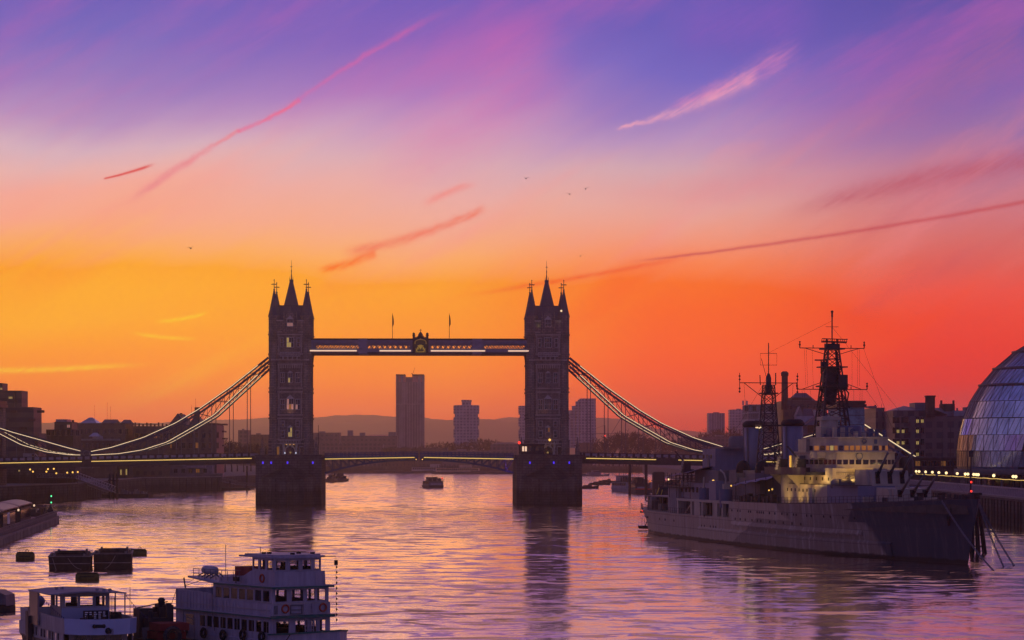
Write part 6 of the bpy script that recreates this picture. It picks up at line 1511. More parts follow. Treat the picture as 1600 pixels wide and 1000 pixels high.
q.prism([(-.1, -2.3), (.25, -1.2), (.3, 1.2), (-.1, 2.3), (-.25, 2.25), (.15, 1.15), (.12, -1.15), (-.25, -2.25)], 5.56, 6.65); obj('wheelhouse_front', q, white, t)
WP = [(-3.9, -2.1), (-.5, -2.15), (-.05, -1.15), (-.05, 1.15), (-.5, 2.15), (-3.9, 2.1)]
q = MB()
for (x0, y0), (x1, y1) in zip(WP, WP[1:] + WP[:1]):
    A, B = Vector((x0, y0, 0)), Vector((x1, y1, 0)); dv_ = (B-A); L = dv_.length; dv_.normalize(); q.M = Matrix.Translation(A) @ Matrix.Rotation(math.atan2(dv_.y, dv_.x), 4, 'Z')
    n = max(1, round(L/1.15)); wallwin(q, 0, L, 0, .07, 6.6, 7.75, spread(0, L, n, .74), 6.78, 7.56); q.M = None
whs = obj('wheelhouse', q, white, t)
for (x0, y0), (x1, y1) in zip(WP, WP[1:]):
    A, B = Vector((x0, y0, 0)), Vector((x1, y1, 0)); L = (B-A).length; n = max(1, round(L/1.15)); dv_ = (B-A).normalized()
    for a, b in spread(0, L, n, .74): p = A + dv_*(a+b)/2; o = wframe(whs, p.x, p.y, 6.8, (b-a)-.08, .74, 'x', glass=see); o.rotation_euler = (0, 0, math.atan2(dv_.y, dv_.x))
q = MB(); q.b(-1.2, -.5, -1.2, 1.2, 6.6, 7.05); q.b(-2.6, -2.1, -.3, .3, 6.6, 7.3); q.tube((-.3, -.8, 6.9), (-.1, .1, 7.5), .025, 0, 3); obj('console', q, black, whs)
q = MB(); q.prism([(-5.6, -2.4), (-.4, -2.5), (.35, -1.3), (.35, 1.3), (-.4, 2.5), (-5.2, 2.4)], 7.72, 7.86, 0); q.prism([(-5.0, -2.2), (-.6, -2.2), (.1, -1.1), (.1, 1.1), (-.6, 2.2), (-4.8, 2.2)], 7.86, 7.98, 0)
for x, y in ((-3.4, -1.6), (-3.2, -1.2), (-1.2, 1.6), (-.6, -.6), (-2, .8)): q.b(x, x+.3, y, y+.25, 7.98, 8.12, 1)
q.tube((-4.6, -1, 7.9), (-4.6, -1, 8.5), .03, 1, 3); q.tube((-.3, 2.2, 7.8), (.6, 2.9, 7.8), .035, 1, 3); obj('roof', q, [white, black], t)
q = MB(); q.M = Matrix.Translation((-11.8, -1.6, 6.38)) @ Matrix.Rotation(R(90), 4, 'Y'); q.lathe([(.1, -1.0), (.3, -.95), (.36, -.5), (.35, -.45), (.35, .45), (.36, .5), (.3, .95), (.1, 1.0)], (0,0,0), 12); q.M = None; obj('life_raft', q, mat('canister_grey', (.36,.32,.36), .6, .15, 2), t)
q = MB()
for x in (-13.0, -12.2, -11.4, -10.6): q.tube((x, -2.2, 5.8), (x, -1.4, 6.2), .06, 0, 4); q.tube((x, -1.0, 5.8), (x, -1.4, 6.2), .06, 0, 4)
for y in (-2.6, 2.6):
    for i in range(9): q.tube((-12.8+i*.95, y, 5.7), (-12.8+i*.95, y, 6.5), .03, 0, 3)
    q.tube((-12.8, y, 6.5), (-5.0, y, 6.6), .03, 0, 3); q.tube((-12.8, y, 6.1), (-5.0, y, 6.2), .025, 0, 3)
q.tube((-10.6, -.8, 5.7), (-10.6, -.8, 8.5), .03, 0, 3); q.tube((-16, -1.6, 4.7), (-16.1, -1.7, 5.6), .07, 0, 4); q.tube((-16, -1.6, 5.0), (-13, -2, 5.9), .02, 0, 3); q.tube((-16, -1.7, 4.9), (-11.0, -2.5, 5.7), .035, 0, 3)
obj('railing', q, steel, t)
q = MB(); q.b(-9.8, -7.4, -.4, 1.2, 5.6, 6.75); obj('deck_locker', q, red, t)
lbm = MB().ring((0,0,0), .30, .075, 'y', 0, 16).mesh('lifebuoy', orange)
for p, rz in (((-2.0, -2.36, 6.1), 0), ((.12, -1.45, 3.75), 90), ((.12, 2.0, 3.75), 90)): o = obj('lifebuoy', lbm, None, t, p); o.rotation_euler = (0, 0, R(rz))
q = MB(); q.b(-5.6, -4.9, -2.95, -2.75, 5.75, 6.1); q.tube((-5.2, -2.9, 5.6), (-5.2, -2.9, 6.2), .04); obj('loudspeaker', q, black, t)
q = MB(); 
for y in (.25, 1.0): q.tube((.35, y, 1.4), (.14, y, 4.1), .045, 0, 4)
for i in range(8): q.tube((.33-.025*i, .25, 1.7+.32*i), (.33-.025*i, 1.0, 1.7+.32*i), .035, 0, 4)
obj('ladder', q, white, t)
q = MB(); q.b(.07, .14, -1.0, .1, 3.3, 3.38); q.b(.07, .14, -1.0, .1, 3.95, 4.03); q.b(.07, .14, -1.0, .1, 3.6, 3.68); q.b(.07, .14, -1.0, -.93, 3.3, 4.03); q.b(.07, .14, .03, .1, 3.3, 4.03); obj('side_rack', q, steel, t); obj('notice_panel', MB().b(.07, .12, -2.45, -2.15, 3.35, 4.0), steel, t)
q = MB()
for i in range(12): z = 7.5 - i*.42; q.add([(.62, 2.9, z), (.62+.03, 3.06, z-.13), (.62, 2.9, z-.26)], [(0,1,2),(2,1,0)])
q.tube((.6, 2.9, 7.8), (.62, 2.9, 2.2), .012, 0, 3); q.b(.5, .74, 2.8, 3.0, 7.1, 7.5)
tag(obj('bunting', q, black), 'vertical string of small pennants hanging off the ferry wheelhouse roof', 'bunting')
bunt = bpy.data.objects['bunting']; bunt.location = t.location; bunt.rotation_euler = t.rotation_euler
# tour boat
fa2 = math.atan2(-.927, .376); t = thing('tour_boat', 'white open topped tour boat with canopied wheelhouse moored at bottom left', 'boat', (-31.7, 206, 0), fa2)
def fp(k, e=0): return [(-18, -2.5*k), (-3, -2.8*k), (-.4, -2.75*k), (.5+e, -1.9*k), (.95+e, -.6*k), (.95+e, .6*k), (.5+e, 1.9*k), (-.4, 2.75*k), (-3, 2.8*k), (-18, 2.5*k)]
q = MB(); q.prism(fp(.9, -.3), -.5, 1.0, 0, top=fp(1.02)); obj('hull', q, black, t); q = MB(); q.prism(fp(1.06, .05), .95, 1.12, 0); obj('rubbing_strake', q, dsteel, t)
q = MB(); tw = spread(-13.6, -2.4, 11, .72)
for y in (-2.72, 2.72): wallwin(q, -17.8, -1.2, y, .08, 1.1, 2.15, tw, 1.3, 1.98)
wallwin(q, -2.3, 2.3, -1.2, .08, 1.1, 2.15, [(-1.9, -.9), (-.6, .6), (.9, 1.9)], 1.3, 2.0, 'y'); q.b(-17.84, -17.76, -2.6, 2.6, 1.1, 2.15)
sl_ = obj('saloon', q, whited, t)
for i, (a, b) in enumerate(tw): wframe(sl_, (a+b)/2, -2.72, 1.32, (b-a)-.08, .64, 'x', glass=see if i % 3 else glassroof, fm=whited)
for a, b in ((-1.9, -.9), (-.6, .6), (.9, 1.9)): wframe(sl_, -1.2, (a+b)/2, 1.32, (b-a)-.08, .64, 'y', fm=whited)
q = MB(); q.prism(fp(.99, .3), 2.1, 2.24); obj('deck', q, deckm, t)
def bulw(mb, pl, z0, z1, m=0):
    for (xa_, ya_), (xb_, yb_), z in zip(pl, pl[1:], range(99)):
        mb.add([(xa_, ya_, z0), (xb_, yb_, z0), (xb_*1.0, yb_*1.02, z1), (xa_*1.0, ya_*1.02, z1), (xa_*.99, ya_*.96, z0), (xb_*.99, yb_*.96, z0), (xb_*.99, yb_*.97, z1), (xa_*.99, ya_*.97, z1)], [(0,1,2,3), (7,6,5,4), (3,2,6,7), (0,4,5,1)], m, False)
pl = fp(1.02, .55); q = MB(); bulw(q, pl[2:8], 2.05, 3.25); obj('bow_bulwark', q, bpaint, t)
q = MB(); bulw(q, [(-18, -2.58), (-11, -2.8), (-3, -2.86), (-.4, -2.8)], 2.05, 3.22); bulw(q, [(-.4, 2.8), (-3, 2.86), (-18, 2.58)], 2.05, 3.22); bulw(q, [(-18, 2.55), (-18, -2.55)], 2.05, 3.2); obj('side_bulwark', q, whited, t)
for x in (-12.4,): 
    q = MB(); q.b(-13.2, -12.2, -3.0, -2.76, 1.1, 3.5); q.b(-14.4, -13.6, -2.95, -2.76, 1.2, 3.1); q.b(-12.6, -12.0, -3.25, -2.9, .6, 2.8); obj('boarding_door', q, dsteel, t)
q = MB(); ww = [(-1.65, -.6), (-.45, .62), (.78, 1.7)]
wallwin(q, -1.9, 1.9, -5.6, .08, 3.75, 4.9, ww, 3.85, 4.65, 'y', 0); q.b(-5.66, -5.54, -1.9, 1.9, 2.2, 3.76, 1); wallwin(q, -9.4, -5.6, -1.9, .08, 2.2, 4.9, [(-8.9, -7.6), (-7.2, -6.0)], 3.85, 4.65); wallwin(q, -9.4, -5.6, 1.9, .08, 2.2, 4.9, [(-8.9, -7.6), (-7.2, -6.0)], 3.85, 4.65); wallwin(q, -1.9, 1.9, -9.4, .08, 2.2, 4.9, [(-1.6, -.3), (.2, 1.6)], 3.7, 4.7, 'y')
wh_ = obj('wheelhouse', q, [whited, bpaint], t)
for a, b in ww: wframe(wh_, -5.6, (a+b)/2, 3.87, (b-a)-.06, .76, 'y', glass=see, fm=bpaint)
q = MB(); q.b(-7.4, -6.6, -1.2, -.3, 2.2, 4.1); q.b(-6.2, -5.7, -1.4, 1.4, 3.4, 3.95); obj('console', q, black, wh_)
q = MB(); q.loft([[(x, -3.1, 4.92), (x, -1.5, 5.06), (x, 0, 5.12), (x, 1.5, 5.06), (x, 3.1, 4.92), (x, 3.1, 4.84), (x, 0, 5.02), (x, -3.1, 4.84)] for x in (-12.6, -9, -4.6)]); 
for x, y in ((-12.4, -3), (-12.4, 3), (-4.8, 3), (-8, 3), (-9.0, -3.0)): q.tube((x, y, 2.2), (x, y, 4.9), .06, 0, 4)
for x, y in ((-9.5, -1.6), (-9.2, -1.2), (-5.8, 1.4), (-5.4, 1.8), (-5.6, .8)): q.b(x, x+.3, y, y+.2, 5.05, 5.25)
obj('canopy', q, mat('canopy_grey', (.26,.23,.27), .7, .2, 1), t)
q = MB(); q.xz([(-12.8, 2.2), (-9.3, 2.2), (-9.3, 4.86), (-12.3, 4.86)], -3.02, -2.94); obj('side_screen', q, mat('screen_dark', (.04,.035,.045), .3, .2, 1), t)
q = MB(); q.ball((-13.6, -2.0, 3.9), .5, 0, 10, 6); obj('radome', q, bpaint, t)
q = MB(); q.tube((-14, -2.4, 3.2), (-14, -2.4, 4.5), .03, 0, 3); q.tube((-14, -2.4, 4.5), (-12.6, -2.4, 4.5), .03, 0, 3); q.tube((-13.2, -2.4, 3.2), (-13.2, -2.4, 4.5), .03, 0, 3)
for i in range(8): q.tube((-11.8+i*.5, 3.0, 3.2), (-11.8+i*.5, 3.0, 4.4), .025, 0, 3)
obj('railing', q, steel, t)
q = MB(); q.b(-4.2, -4.12, -.5, 1.5, 2.3, 3.6, 0)
for i in range(5):
    for j in range(7): q.b(-4.1, -4.08, -.38+i*.36, -.12+i*.36-(.08 if (i+j) % 3 else 0), 3.42-j*.15, 3.5-j*.15, 1)
for i in range(6): q.b(-3.6+(i % 2)*.5, -3.1+(i % 2)*.5, -1.6+i*.6, -1.2+i*.6, 2.24, 2.9+(i % 3)*.2, 0)
q.b(-3.6, -3.0, 1.6, 2.3, 2.24, 3.5, 0); obj('notice_board', q, [black, mat('sign_white', (.75,.74,.8), .6, 0)], t)
q = MB(); q.ball((1.52, .15, 2.35), .26, 0, 10, 6); q.tube((1.5, -.9, 2.72), (1.5, -.1, 2.72), .13, 0, 6); q.ball((1.5, -.95, 2.72), .16, 0, 8, 5); q.ball((1.5, -.2, 2.72), .16, 0, 8, 5); obj('mooring_bitts', q, black, t)
q = MB(); q.ring((1.62, .3, 2.3), .22, .06, 'x', 0, 12); obj('fairlead', q, white, t)
def bunting(label, a, b, n, sag):
    A, B = Vector(a), Vector(b); mb = MB(); pts = []
    for i in range(n+1): k_ = i/n; p = A + (B-A)*k_; p.z -= sag*4*k_*(1-k_); pts.append(p)
    mb.path(pts, .012, 0, 3)
    for p, q_ in zip(pts, pts[1:]): m_ = (p+q_)/2 + Vector((0, 0, -.26)); mb.add([p*.8+q_*.2, p*.2+q_*.8, m_], [(0,1,2),(2,1,0)])
    o = tag(obj('bunting', mb, [mat('pennant_blue', (.04,.045,.12), .8, 0)]), label, 'bunting'); o.location = t.location; o.rotation_euler = t.rotation_euler
bunting('string of pennants from the tour boat canopy down to its left front bulwark', (-9.0, -3.0, 4.85), (-.6, -2.8, 3.3), 14, .12)
bunting('string of pennants from the tour boat canopy down to its right bulwark', (-4.7, 3.0, 4.85), (.2, 3.6, 3.2), 12, .15)
# workboat between them
Dw = 216; t = thing('workboat', 'dark cluttered workboat with engine gear and red crates wedged between the two white boats', 'boat', (xa(254, Dw), Dw, 0), R(-62))
q = MB(); q.prism([(-4, -1.7), (3, -1.8), (4.6, -.6), (4.6, .6), (3, 1.8), (-4, 1.7)], -.4, 1.0, top=[(-4, -1.8), (3, -1.95), (4.9, -.6), (4.9, .6), (3, 1.95), (-4, 1.8)]); obj('hull', q, black, t)
q = MB(); q.b(-3.6, -2.2, -1.2, .2, 1, 3.3); q.b(-2.0, -.7, -.9, .9, 1, 2.6); q.lathe([(.28, 1), (.28, 3.9), (.34, 4.0), (.2, 4.2)], (-1.6, .5, 0), 8); q.lathe([(.2, 1), (.2, 3.2)], (-.9, -.7, 0), 8); q.b(-3.2, -1.2, .5, 1.4, 1, 3.6); q.tube((-3.4, -1, 3.3), (-1, .8, 3.9), .06)
for i in range(6): q.b(-3.4+i*.5, -3.1+i*.5, -.2+(i % 3)*.4, .2+(i % 3)*.4, 2.6, 3.0+(i % 3)*.4)
obj('engine_gear', q, dsteel, t)
q = MB(); q.tube((-3.8, -1.4, 1.0), (-3.8, -1.4, 5.0), .03, 0, 3); obj('aerial', q, dsteel, t)
q = MB(); q.b(.2, 2.6, -1.2, 1.3, 1.75, 2.35); q.b(.0, 2.4, -1.3, 1.1, 1.05, 1.65); obj('crate', q, red, t)
q = MB(); q.ring((3.3, -.4, 1.4), .62, .2, 'x', 0, 18); q.ring((3.3, -.4, 1.4), .34, .05, 'x', 0, 14); obj('hose_reel', q, dsteel, t)
q = MB(); q.b(-.2, .0, -1.7, 1.6, 1.0, 1.9); q.tube((.3, 1.7, 1), (.3, 1.7, 3.2), .04); q.tube((2.8, 1.7, 1), (2.8, 1.7, 2.8), .04); q.tube((.3, 1.7, 2.8), (2.8, 1.7, 2.6), .03); obj('rail', q, steel, t)
# boat at the very left edge
De = 270; t = thing('moored_barge', 'dark boat with a grey screened cabin cut off by the left edge', 'boat', (xa(-8, De), De, 0), R(-8))
q = MB(); q.loft([[(-3.2, y*.9, -.4), (-3.4, y, .75)][::1] + [(1.6, y, .75), (1.5, y*.9, -.4)] for y in (-1.6, 1.6)]); q.prism([(-4, -1.6), (1.5, -1.6), (1.9, -.8), (1.9, .8), (1.5, 1.6), (-4, 1.6)], -.4, .55); obj('hull', q, black, t)
q = MB(); q.xz([(-4, .6), (1.7, .6), (1.6, 1.7), (.6, 2.15), (-4, 2.3)], -1.4, 1.4); obj('cabin', q, mat('screen_grey', (.12,.10,.12), .4, .3, 1), t); q = MB()
for x in (-3, -1.6, -.2, 1.1): q.b(x, x+.1, -1.46, -1.4, .6, 2.1 if x < .5 else 1.9)
q.b(-4, 1.6, -1.46, -1.4, 1.2, 1.28); obj('window_frame', q, steel, t)
# lighters
def lighter(label, px0, px1, D, ztop, L, lean):
    X0, X1 = xa(px0, D), xa(px1, D); W = X1 - X0; t = thing('lighter_barge', label, 'barge', ((X0+X1)/2, D, 0), lean, 'moored dark lighters')
    q = MB(); w_ = W/2
    o_ = [(-w_, 0), (w_, 0), (w_*1.02, 3), (w_*1.02, L-3), (w_*.8, L), (-w_*.8, L), (-w_*1.02, L-3), (-w_*1.02, 3)]
    bt = [(x*.96, y + (1.0 if y == 0 else (-1 if y == L else 0))) for x, y in o_]
    n = 8; q.add([(x, y, -.5) for x, y in bt] + [(x, y, ztop + (.12 if y in (0, L) else 0)) for x, y in o_] + [(x*.82, 2.2 + (y/L)*(L-4.4), ztop) for x, y in o_] + [(x*.80, 2.3 + (y/L)*(L-4.6), .1) for x, y in o_],
          [(i, (i+1) % n, n+(i+1) % n, n+i) for i in range(n)] + [(n+i, n+(i+1) % n, 2*n+(i+1) % n, 2*n+i) for i in range(n)] + [(2*n+i, 2*n+(i+1) % n, 3*n+(i+1) % n, 3*n+i) for i in range(n)] + [tuple(range(3*n, 4*n))])
    obj('hull', q, mat('lighter_hull', (.045,.036,.036), .8, .5, 1, streaks=.5), t)
    q = MB(); inner = [(x*.80, 2.2 + (y/L)*(L-4.4)) for x, y in o_]
    for (xa_, ya_), (xb_, yb_) in zip(inner, inner[1:] + inner[:1]): q.add([(xa_, ya_, ztop), (xb_, yb_, ztop), (xb_, yb_, ztop+.35), (xa_, ya_, ztop+.35), (xa_*.96, ya_, ztop), (xb_*.96, yb_, ztop), (xb_*.96, yb_, ztop+.35), (xa_*.96, ya_, ztop+.35)], [(0,1,2,3), (7,6,5,4), (3,2,6,7)])
    obj('coaming', q, mat('coaming_rust', (.10,.075,.075), .8, .4, 1), t)
    q = MB(); 
    for x, y in ((-w_*.7, .8), (w_*.7, .8), (-w_*.7, L-.8), (w_*.7, L-.8)): q.lathe([(.16, ztop), (.16, ztop+.5)], (x, y, 0), 6)
    q.b(-w_*1.0, w_*1.0, -.1, .25, ztop+.1, ztop+.2); q.b(-w_*1.0, w_*1.0, L-.3, L+.05, ztop+.1, ztop+.2); q.b(w_*.97, w_*1.05, 2.5, L-2.5, ztop-.1, ztop+.1); q.b(-w_*1.05, -w_*.97, 2.5, L-2.5, ztop-.1, ztop+.1); q.b(-w_*.99, w_*.99, -.02, .3, .8, .92); obj('gunwale', q, mat('gunwale_worn', (.20,.165,.16), .8, .4, 2), t)
    q = MB()
    for x0, x1, sg in (((-.2, 1.6, .5),) if px0 < 100 else ((.4, -1.0, .5),)):
        pts = [(x0+(x1-x0)*k_/8, -.06-.5*k_/8, ztop-.1-(ztop-.2)*(k_/8) - .35*math.sin(math.pi*k_/8)) for k_ in range(9)]; q.path(pts, .035, 0, 4)
    if px0 < 100: q.path([(-w_*.8+.5*k_/6, -.1-.3*k_/6, ztop-.1-1.6*k_/6) for k_ in range(7)], .03, 0, 4)
    obj('mooring_rope', q, mat('rope', (.30,.25,.24), .9, .2), t)
    return t
lighter('open dark lighter barge, left of the two moored together', 76, 141, 365, 1.7, 20, R(8)); lighter('open dark lighter barge, right of the two moored together', 146, 205, 368, 1.95, 19, R(7.5))
# buoys
def buoy(label, px, py, wpx, hm, dark):
    D = H*F/(py-YH); W = wpx*D/F; t = thing('mooring_buoy', label, 'buoy', (xa(px, D), D, 0), 0, 'drum mooring buoys'); q = MB()
    q.M = Matrix.Rotation(R(90), 4, 'Y'); r = hm*.62; q.lathe([(r*.82, -W/2), (r, -W/2+.15), (r, W/2-.15), (r*.82, W/2)], (-(hm-r), 0, 0), 18); q.M = None
    obj('drum', q, mat('buoy_olive', (.085,.075,.018), .7, .45, 1.5), t); q = MB(); q.b(-W/2*.86, W/2*.86, -.35, .35, hm-.06, hm+.08); q.ring((W*.1, 0, hm+.2), .2, .05, 'y', 0, 10); q.b(-W*.3, W*.34, -r-.03, -r+.1, hm*.42, hm*.56) if dark else None; obj('top_plate', q, black, t)
buoy('olive drum buoy left of the lighters', 39.5, 874.5, 28, 1.1, True); buoy('olive drum buoy just behind the right lighter', 216, 867.5, 26, .9, False); buoy('olive drum buoy nearest, below the two lighters', 136.5, 906, 36, .85, True)
# generic river boats
def rboat(label, px, py, L, Wd, rot, style, hullm, topm, name='river_boat', cat='boat', group=None):
    D = H*F/(py-YH); t = thing(name, label, cat, (xa(px, D), D, 0), R(rot), group); q = MB(); h = 1.1 if L > 7 else .7
    o_ = [(-L/2, -Wd*.42), (L*.25, -Wd/2), (L*.42, -Wd*.25), (L/2, 0), (L*.42, Wd*.25), (L*.25, Wd/2), (-L/2, Wd*.42)]
    q.prism([(x*.94, y*.85) for x, y in o_], -.4, h, top=o_, ztop=[h, h, h+.35, h+.55, h+.35, h, h]); obj('hull', q, hullm, t)
    q = MB()
    if style == 'cruiser':
        q.b(-L*.42, L*.28, -Wd*.42, Wd*.42, h, h+1.9, 0); q.b(-L*.44, L*.3, -Wd*.46, Wd*.46, h+1.9, h+2.05, 1); q.b(-L*.05, L*.16, -Wd*.28, Wd*.28, h+2.05, h+3.7, 0); q.b(-L*.07, L*.18, -Wd*.32, Wd*.32, h+3.7, h+3.85, 1)
        for i in range(10): q.tube((-L*.43+i*L*.04, -Wd*.45, h+2.05), (-L*.43+i*L*.04, -Wd*.45, h+3.0), .05, 1, 3); q.tube((-L*.43+i*L*.04, Wd*.45, h+2.05), (-L*.43+i*L*.04, Wd*.45, h+3.0), .05, 1, 3)
        for i in range(9): q.b(-L*.4+i*L*.04, -L*.4+i*L*.04+.5, -Wd*.3+(i % 3)*Wd*.25, -Wd*.3+(i % 3)*Wd*.25+.5, h+2.05, h+3.3+(i % 2)*.2, 1)
        q.tube((0, 0, h+3.8), (0, 0, h+5.6), .08, 1, 4); q.b(-L*.425, -L*.42, -Wd*.3, Wd*.3, h+.3, h+1.0, 3)
        n = max(4, int(L*.7/1.6))
        for i in range(n): 
            a = -L*.4 + i*(L*.66/n); q.b(a, a+L*.66/n*.7, -Wd*.43, Wd*.43, h+.8, h+1.6, 2)
    elif style == 'tug':
        q.b(-L*.1, L*.2, -Wd*.3, Wd*.3, h, h+1.6, 0); q.b(0, L*.16, -Wd*.24, Wd*.24, h+1.6, h+3.0, 0); q.tube((.3, 0, h+3), (.3, 0, h+5.6), .09, 1, 4); q.b(.01, L*.165, -Wd*.25, Wd*.25, h+2.0, h+2.6, 2); q.b(-L*.4, -L*.2, -Wd*.2, Wd*.2, h, h+.7, 1)
    else:
        q.b(-L*.3, L*.1, -Wd*.3, Wd*.3, h, h+.55, 0); q.b(-L*.05, L*.08, -Wd*.22, Wd*.22, h+.55, h+1.1, 1)
    obj('cabin', q, [topm, dsteel, wglass, white], t); return t
dk_ = mat('boat_dark', (.06,.05,.06), .6, .3, .6)
t = rboat('small passenger boat heading away in midstream between the bridge piers', 675.5, 762, 19, 8.2, 104, 'cruiser', dk_, mat('boat_mid', (.16,.13,.15), .6, .3, .6))
obj('lamp', MB().ball((-6, -3.4, 4.4), .45, 0, 6, 4), glow('light_red_dim', (1, .05, .03), .9), t)
rboat('dark workboat moored behind the left bridge pier', 516, 753, 13, 5, 60, 'tug', dk_, dk_); rboat('dark launch beside the workboat behind the left bridge pier', 530, 752, 13, 5, 35, 'cruiser', dk_, dk_)
rboat('pale sided restaurant boat, left of the moored group before the warship stern', 974, 768, 17, 7, 118, 'cruiser', whited, whited).scale = (1, 1, 1.35)
t = rboat('dark barge with an orange stripe next to the pale restaurant boat', 998, 771, 16, 7, 100, 'cruiser', dk_, dk_); t.scale = (1, 1, 1.3); q = MB(); q.b(-8.1, -8.0, -3.2, 3.2, 1.2, 1.6); obj('stripe', q, mat('orange_stripe', (.55,.08,.04), .6, .1), t)
for px, py, L, lb, tm_ in ((1072, 767, 16, 'white topped cruiser in the moored cluster, seen over the warship quarterdeck', 'w'), (1098, 766, 18, 'dark double deck boat in the moored cluster, behind the sheeted deckhouse of the warship', 'd'), (1128, 766, 17, 'dark launch farthest right in the moored cluster behind the warship', 'w')):
    t = rboat(lb, px, py, L, 7, 95, 'cruiser', dk_, whited if tm_ == 'w' else dk_, group='boats moored beyond the warship stern'); t.scale = (1, 1, 1.5)
rboat('dark moored boat hard against the warship stern', 1052, 768, 18, 7, 70, 'cruiser', dk_, dk_); rboat('moored boat with orange markings beside the dark pier block', 1021, 769, 12, 6, 95, 'tug', dk_, whited)
rboat('low black dinghy just right of the right bridge pier', 921, 763.5, 9, 3, 15, 'dinghy', black, dk_); rboat('open workboat, larger of the two in midstream at right', 938, 757.5, 11, 4, 10, 'dinghy', black, dk_); rboat('flat punt behind the open workboat at right', 951, 754.5, 11, 3, 5, 'dinghy', black, dk_); rboat('grey anchored vessel with a mast near the right bridge pier', 925.5, 744, 26, 9, 20, 'tug', mat('hull_grey', (.16,.14,.17), .6, .2), mat('hull_grey', (.1,.1,.1)))
for i, (px, py, L, lb) in enumerate(((618, 739.5, 60, 'long far barge left of midstream below the far shore'), (676, 739, 40, 'far barge with a light load below the tallest tower'), (722, 740.5, 48, 'far lit vessel moored left of the right bridge pier'), (772, 740.8, 60, 'far low barge moored closest to the right bridge pier'))):
    t = rboat(lb, px, py, L, 9, 2, 'cruiser' if i in (1, 2) else 'dinghy', dk_, [dk_, whited, mat('lit_cabin', (.4,.28,.2), .7, .3, .5), dk_][i], 'far_barge', 'barge'); t.scale = (1, 1, 1.5)
# piles of the far right pier
for px, D, w_, h, lb in ((984, 1050, .55, 12.6, 'slim dark mooring pile left of the moored boats group'), (1009.5, 1040, .6, 12.4, 'slim dark mooring pile standing between the moored boats'), (1029, 1030, 2.5, 8.8, 'thick black mooring dolphin block among the moored boats')):
    t = thing('mooring_pile', lb, 'pile', (xa(px, D), D, 0)); q = MB(); q.lathe([(w_, -1), (w_, h-.4), (w_*.7, h)], (0,0,0), 10); obj('pile', q, black, t); q = MB(); q.lathe([(w_*1.15, h*.6), (w_*1.15, h*.6+.3)], (0,0,0), 10); obj('collar', q, dsteel, t)
lt = MB(); lt.ball((0,0,0), .4, 0, 6, 4)
for px, py, m, lb in ((1045, 749, L_globe, 'white lamp on a post among the boats before the warship stern'), (1016, 752, glow('light_orange_dim', (.8,.2,.04), .7), 'orange lamp beside the dark pier block'), (1045.5, 770, L_amber, 'amber deck lamp just behind the warship quarterdeck')):
    D = 1020; x, y, z = at(px, py, D); t = thing('pier_lamp', lb, 'lamp', (x, y, 0)); obj('post', MB().lathe([(.12, -1), (.08, z)], (0,0,0), 5), dsteel, t); obj('globe', lt.mesh('globe', m), None, t, (0, 0, z))
# wake of the midstream boat, and a van on the bridge
wk_ = MB(); 
for (xa_, ya_), (xb_, yb_), w_ in (((-33, 1226), (-12, 1330), 1.6), ((-42, 1226), (-55, 1330), 1.1)):
    wk_.loft([[(xa_+(xb_-xa_)*k_/6-w_, ya_+(yb_-ya_)*k_/6, -.05), (xa_+(xb_-xa_)*k_/6, ya_+(yb_-ya_)*k_/6, .35*(1-k_/7)), (xa_+(xb_-xa_)*k_/6+w_, ya_+(yb_-ya_)*k_/6, -.05)] for k_ in range(7)], 0, True)
struct('wake', wk_, MATS.get('river_water') or bpy.data.materials['river_water'], 'stuff')
c_ = Matrix.Rotation(R(2), 4, 'Z') @ Vector((bx(50), -4.5, deck_z(bx(50)) - .1)); t = thing('delivery_van', 'pale van driving on the bridge deck under the left suspension chain', 'van', (c_.x-29.75, c_.y+855, c_.z), R(2))
q = MB(); q.xz([(-2.6, .4), (2.6, .4), (2.6, 1.2), (1.9, 1.4), (1.2, 2.3), (-2.6, 2.4)], -1, 1); obj('body', q, mat('van_paint', (.3,.28,.32), .4, .1), t)
q = MB(); q.xz([(1.25, 1.5), (1.8, 1.5), (1.25, 2.15)], -1.02, 1.02); q.b(.2, 1.1, -1.02, 1.02, 1.5, 2.1); obj('window', q, wglass, t)
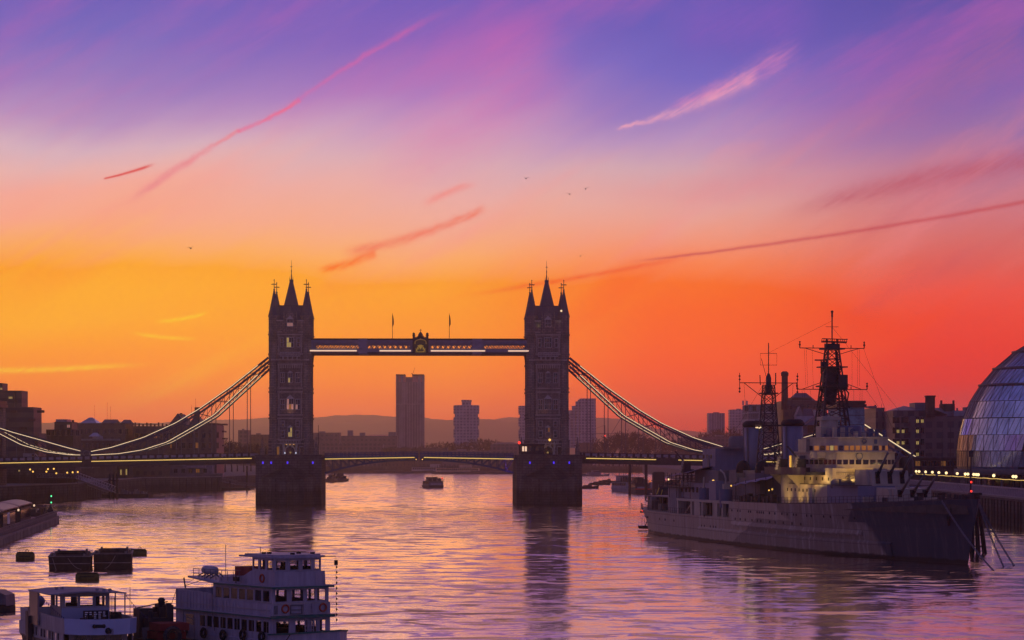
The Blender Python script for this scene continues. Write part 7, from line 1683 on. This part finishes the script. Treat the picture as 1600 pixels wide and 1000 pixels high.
for x in (-1.7, 1.7):
    for y in (-.95, .95): q = MB(); q.M = Matrix.Translation((x, y, .4)) @ Matrix.Rotation(R(90), 4, 'X'); q.lathe([(.4, -.12), (.4, .12)], (0,0,0), 12); obj('wheel', q, rubber, t)
# birds
bm2 = MB(); bm2.add([(0,.12,0),(.06,0,.02),(0,-.14,0),(-.06,0,.02)], [(0,1,2,3),(3,2,1,0)]); bm2.loft([[(-.03,-.12,-.03),(.03,-.12,-.03),(0,-.12,.05)],[(-.05,0,-.05),(.05,0,-.05),(0,0,.07)],[(-.02,.18,-.02),(.02,.18,-.02),(0,.18,.02)]])
for sg in (-1, 1): bm2.add([(sg*.03,.06,.03),(sg*.03,-.06,.03),(sg*.32,-.02,.16),(sg*.3,.08,.16),(sg*.62,.08,.05)], [(0,1,2,3),(3,2,1,0),(3,2,4),(4,2,3)])
bme = bm2.mesh('bird', mat('gull_dark', (.10,.07,.08), .8, 0))
for px, py, D, rz, lb in ((822, 279, 430, .4, 'lone gull high left of the other two, above the right bridge tower'), (890, 303.5, 430, -.3, 'lower gull of the pair above the right bridge tower'), (915, 295, 360, .2, 'upper gull of the pair above the right bridge tower'), (907, 400, 420, .1, 'gull gliding just above the right tower spire'), (298, 388, 420, -.5, 'lone gull in the orange sky at left')):
    o = tag(obj('gull', bme, None), lb, 'bird', 'gulls in the sky'); o.location = at(px, py, D); o.rotation_euler = (R(8), R(10*rz), rz); o.scale = (1.35, 1.35, 1.8)

# ------------------------------------------------------------------ haze
hm_ = bpy.data.materials.new('haze'); hm_.use_nodes = True; ht = hm_.node_tree; ht.nodes.remove(ht.nodes['Principled BSDF'])
pv = ht.nodes.new('ShaderNodeVolumePrincipled'); pv.inputs['Color'].default_value = (1, .87, .76, 1); pv.inputs['Density'].default_value = .00009; pv.inputs['Anisotropy'].default_value = .92
ht.links.new(pv.outputs[0], ht.nodes['Material Output'].inputs['Volume'])
hz = obj('haze', MB().b(-7100, 7100, -290, 12700, -3.0, 215), hm_); hz['kind'] = 'stuff'
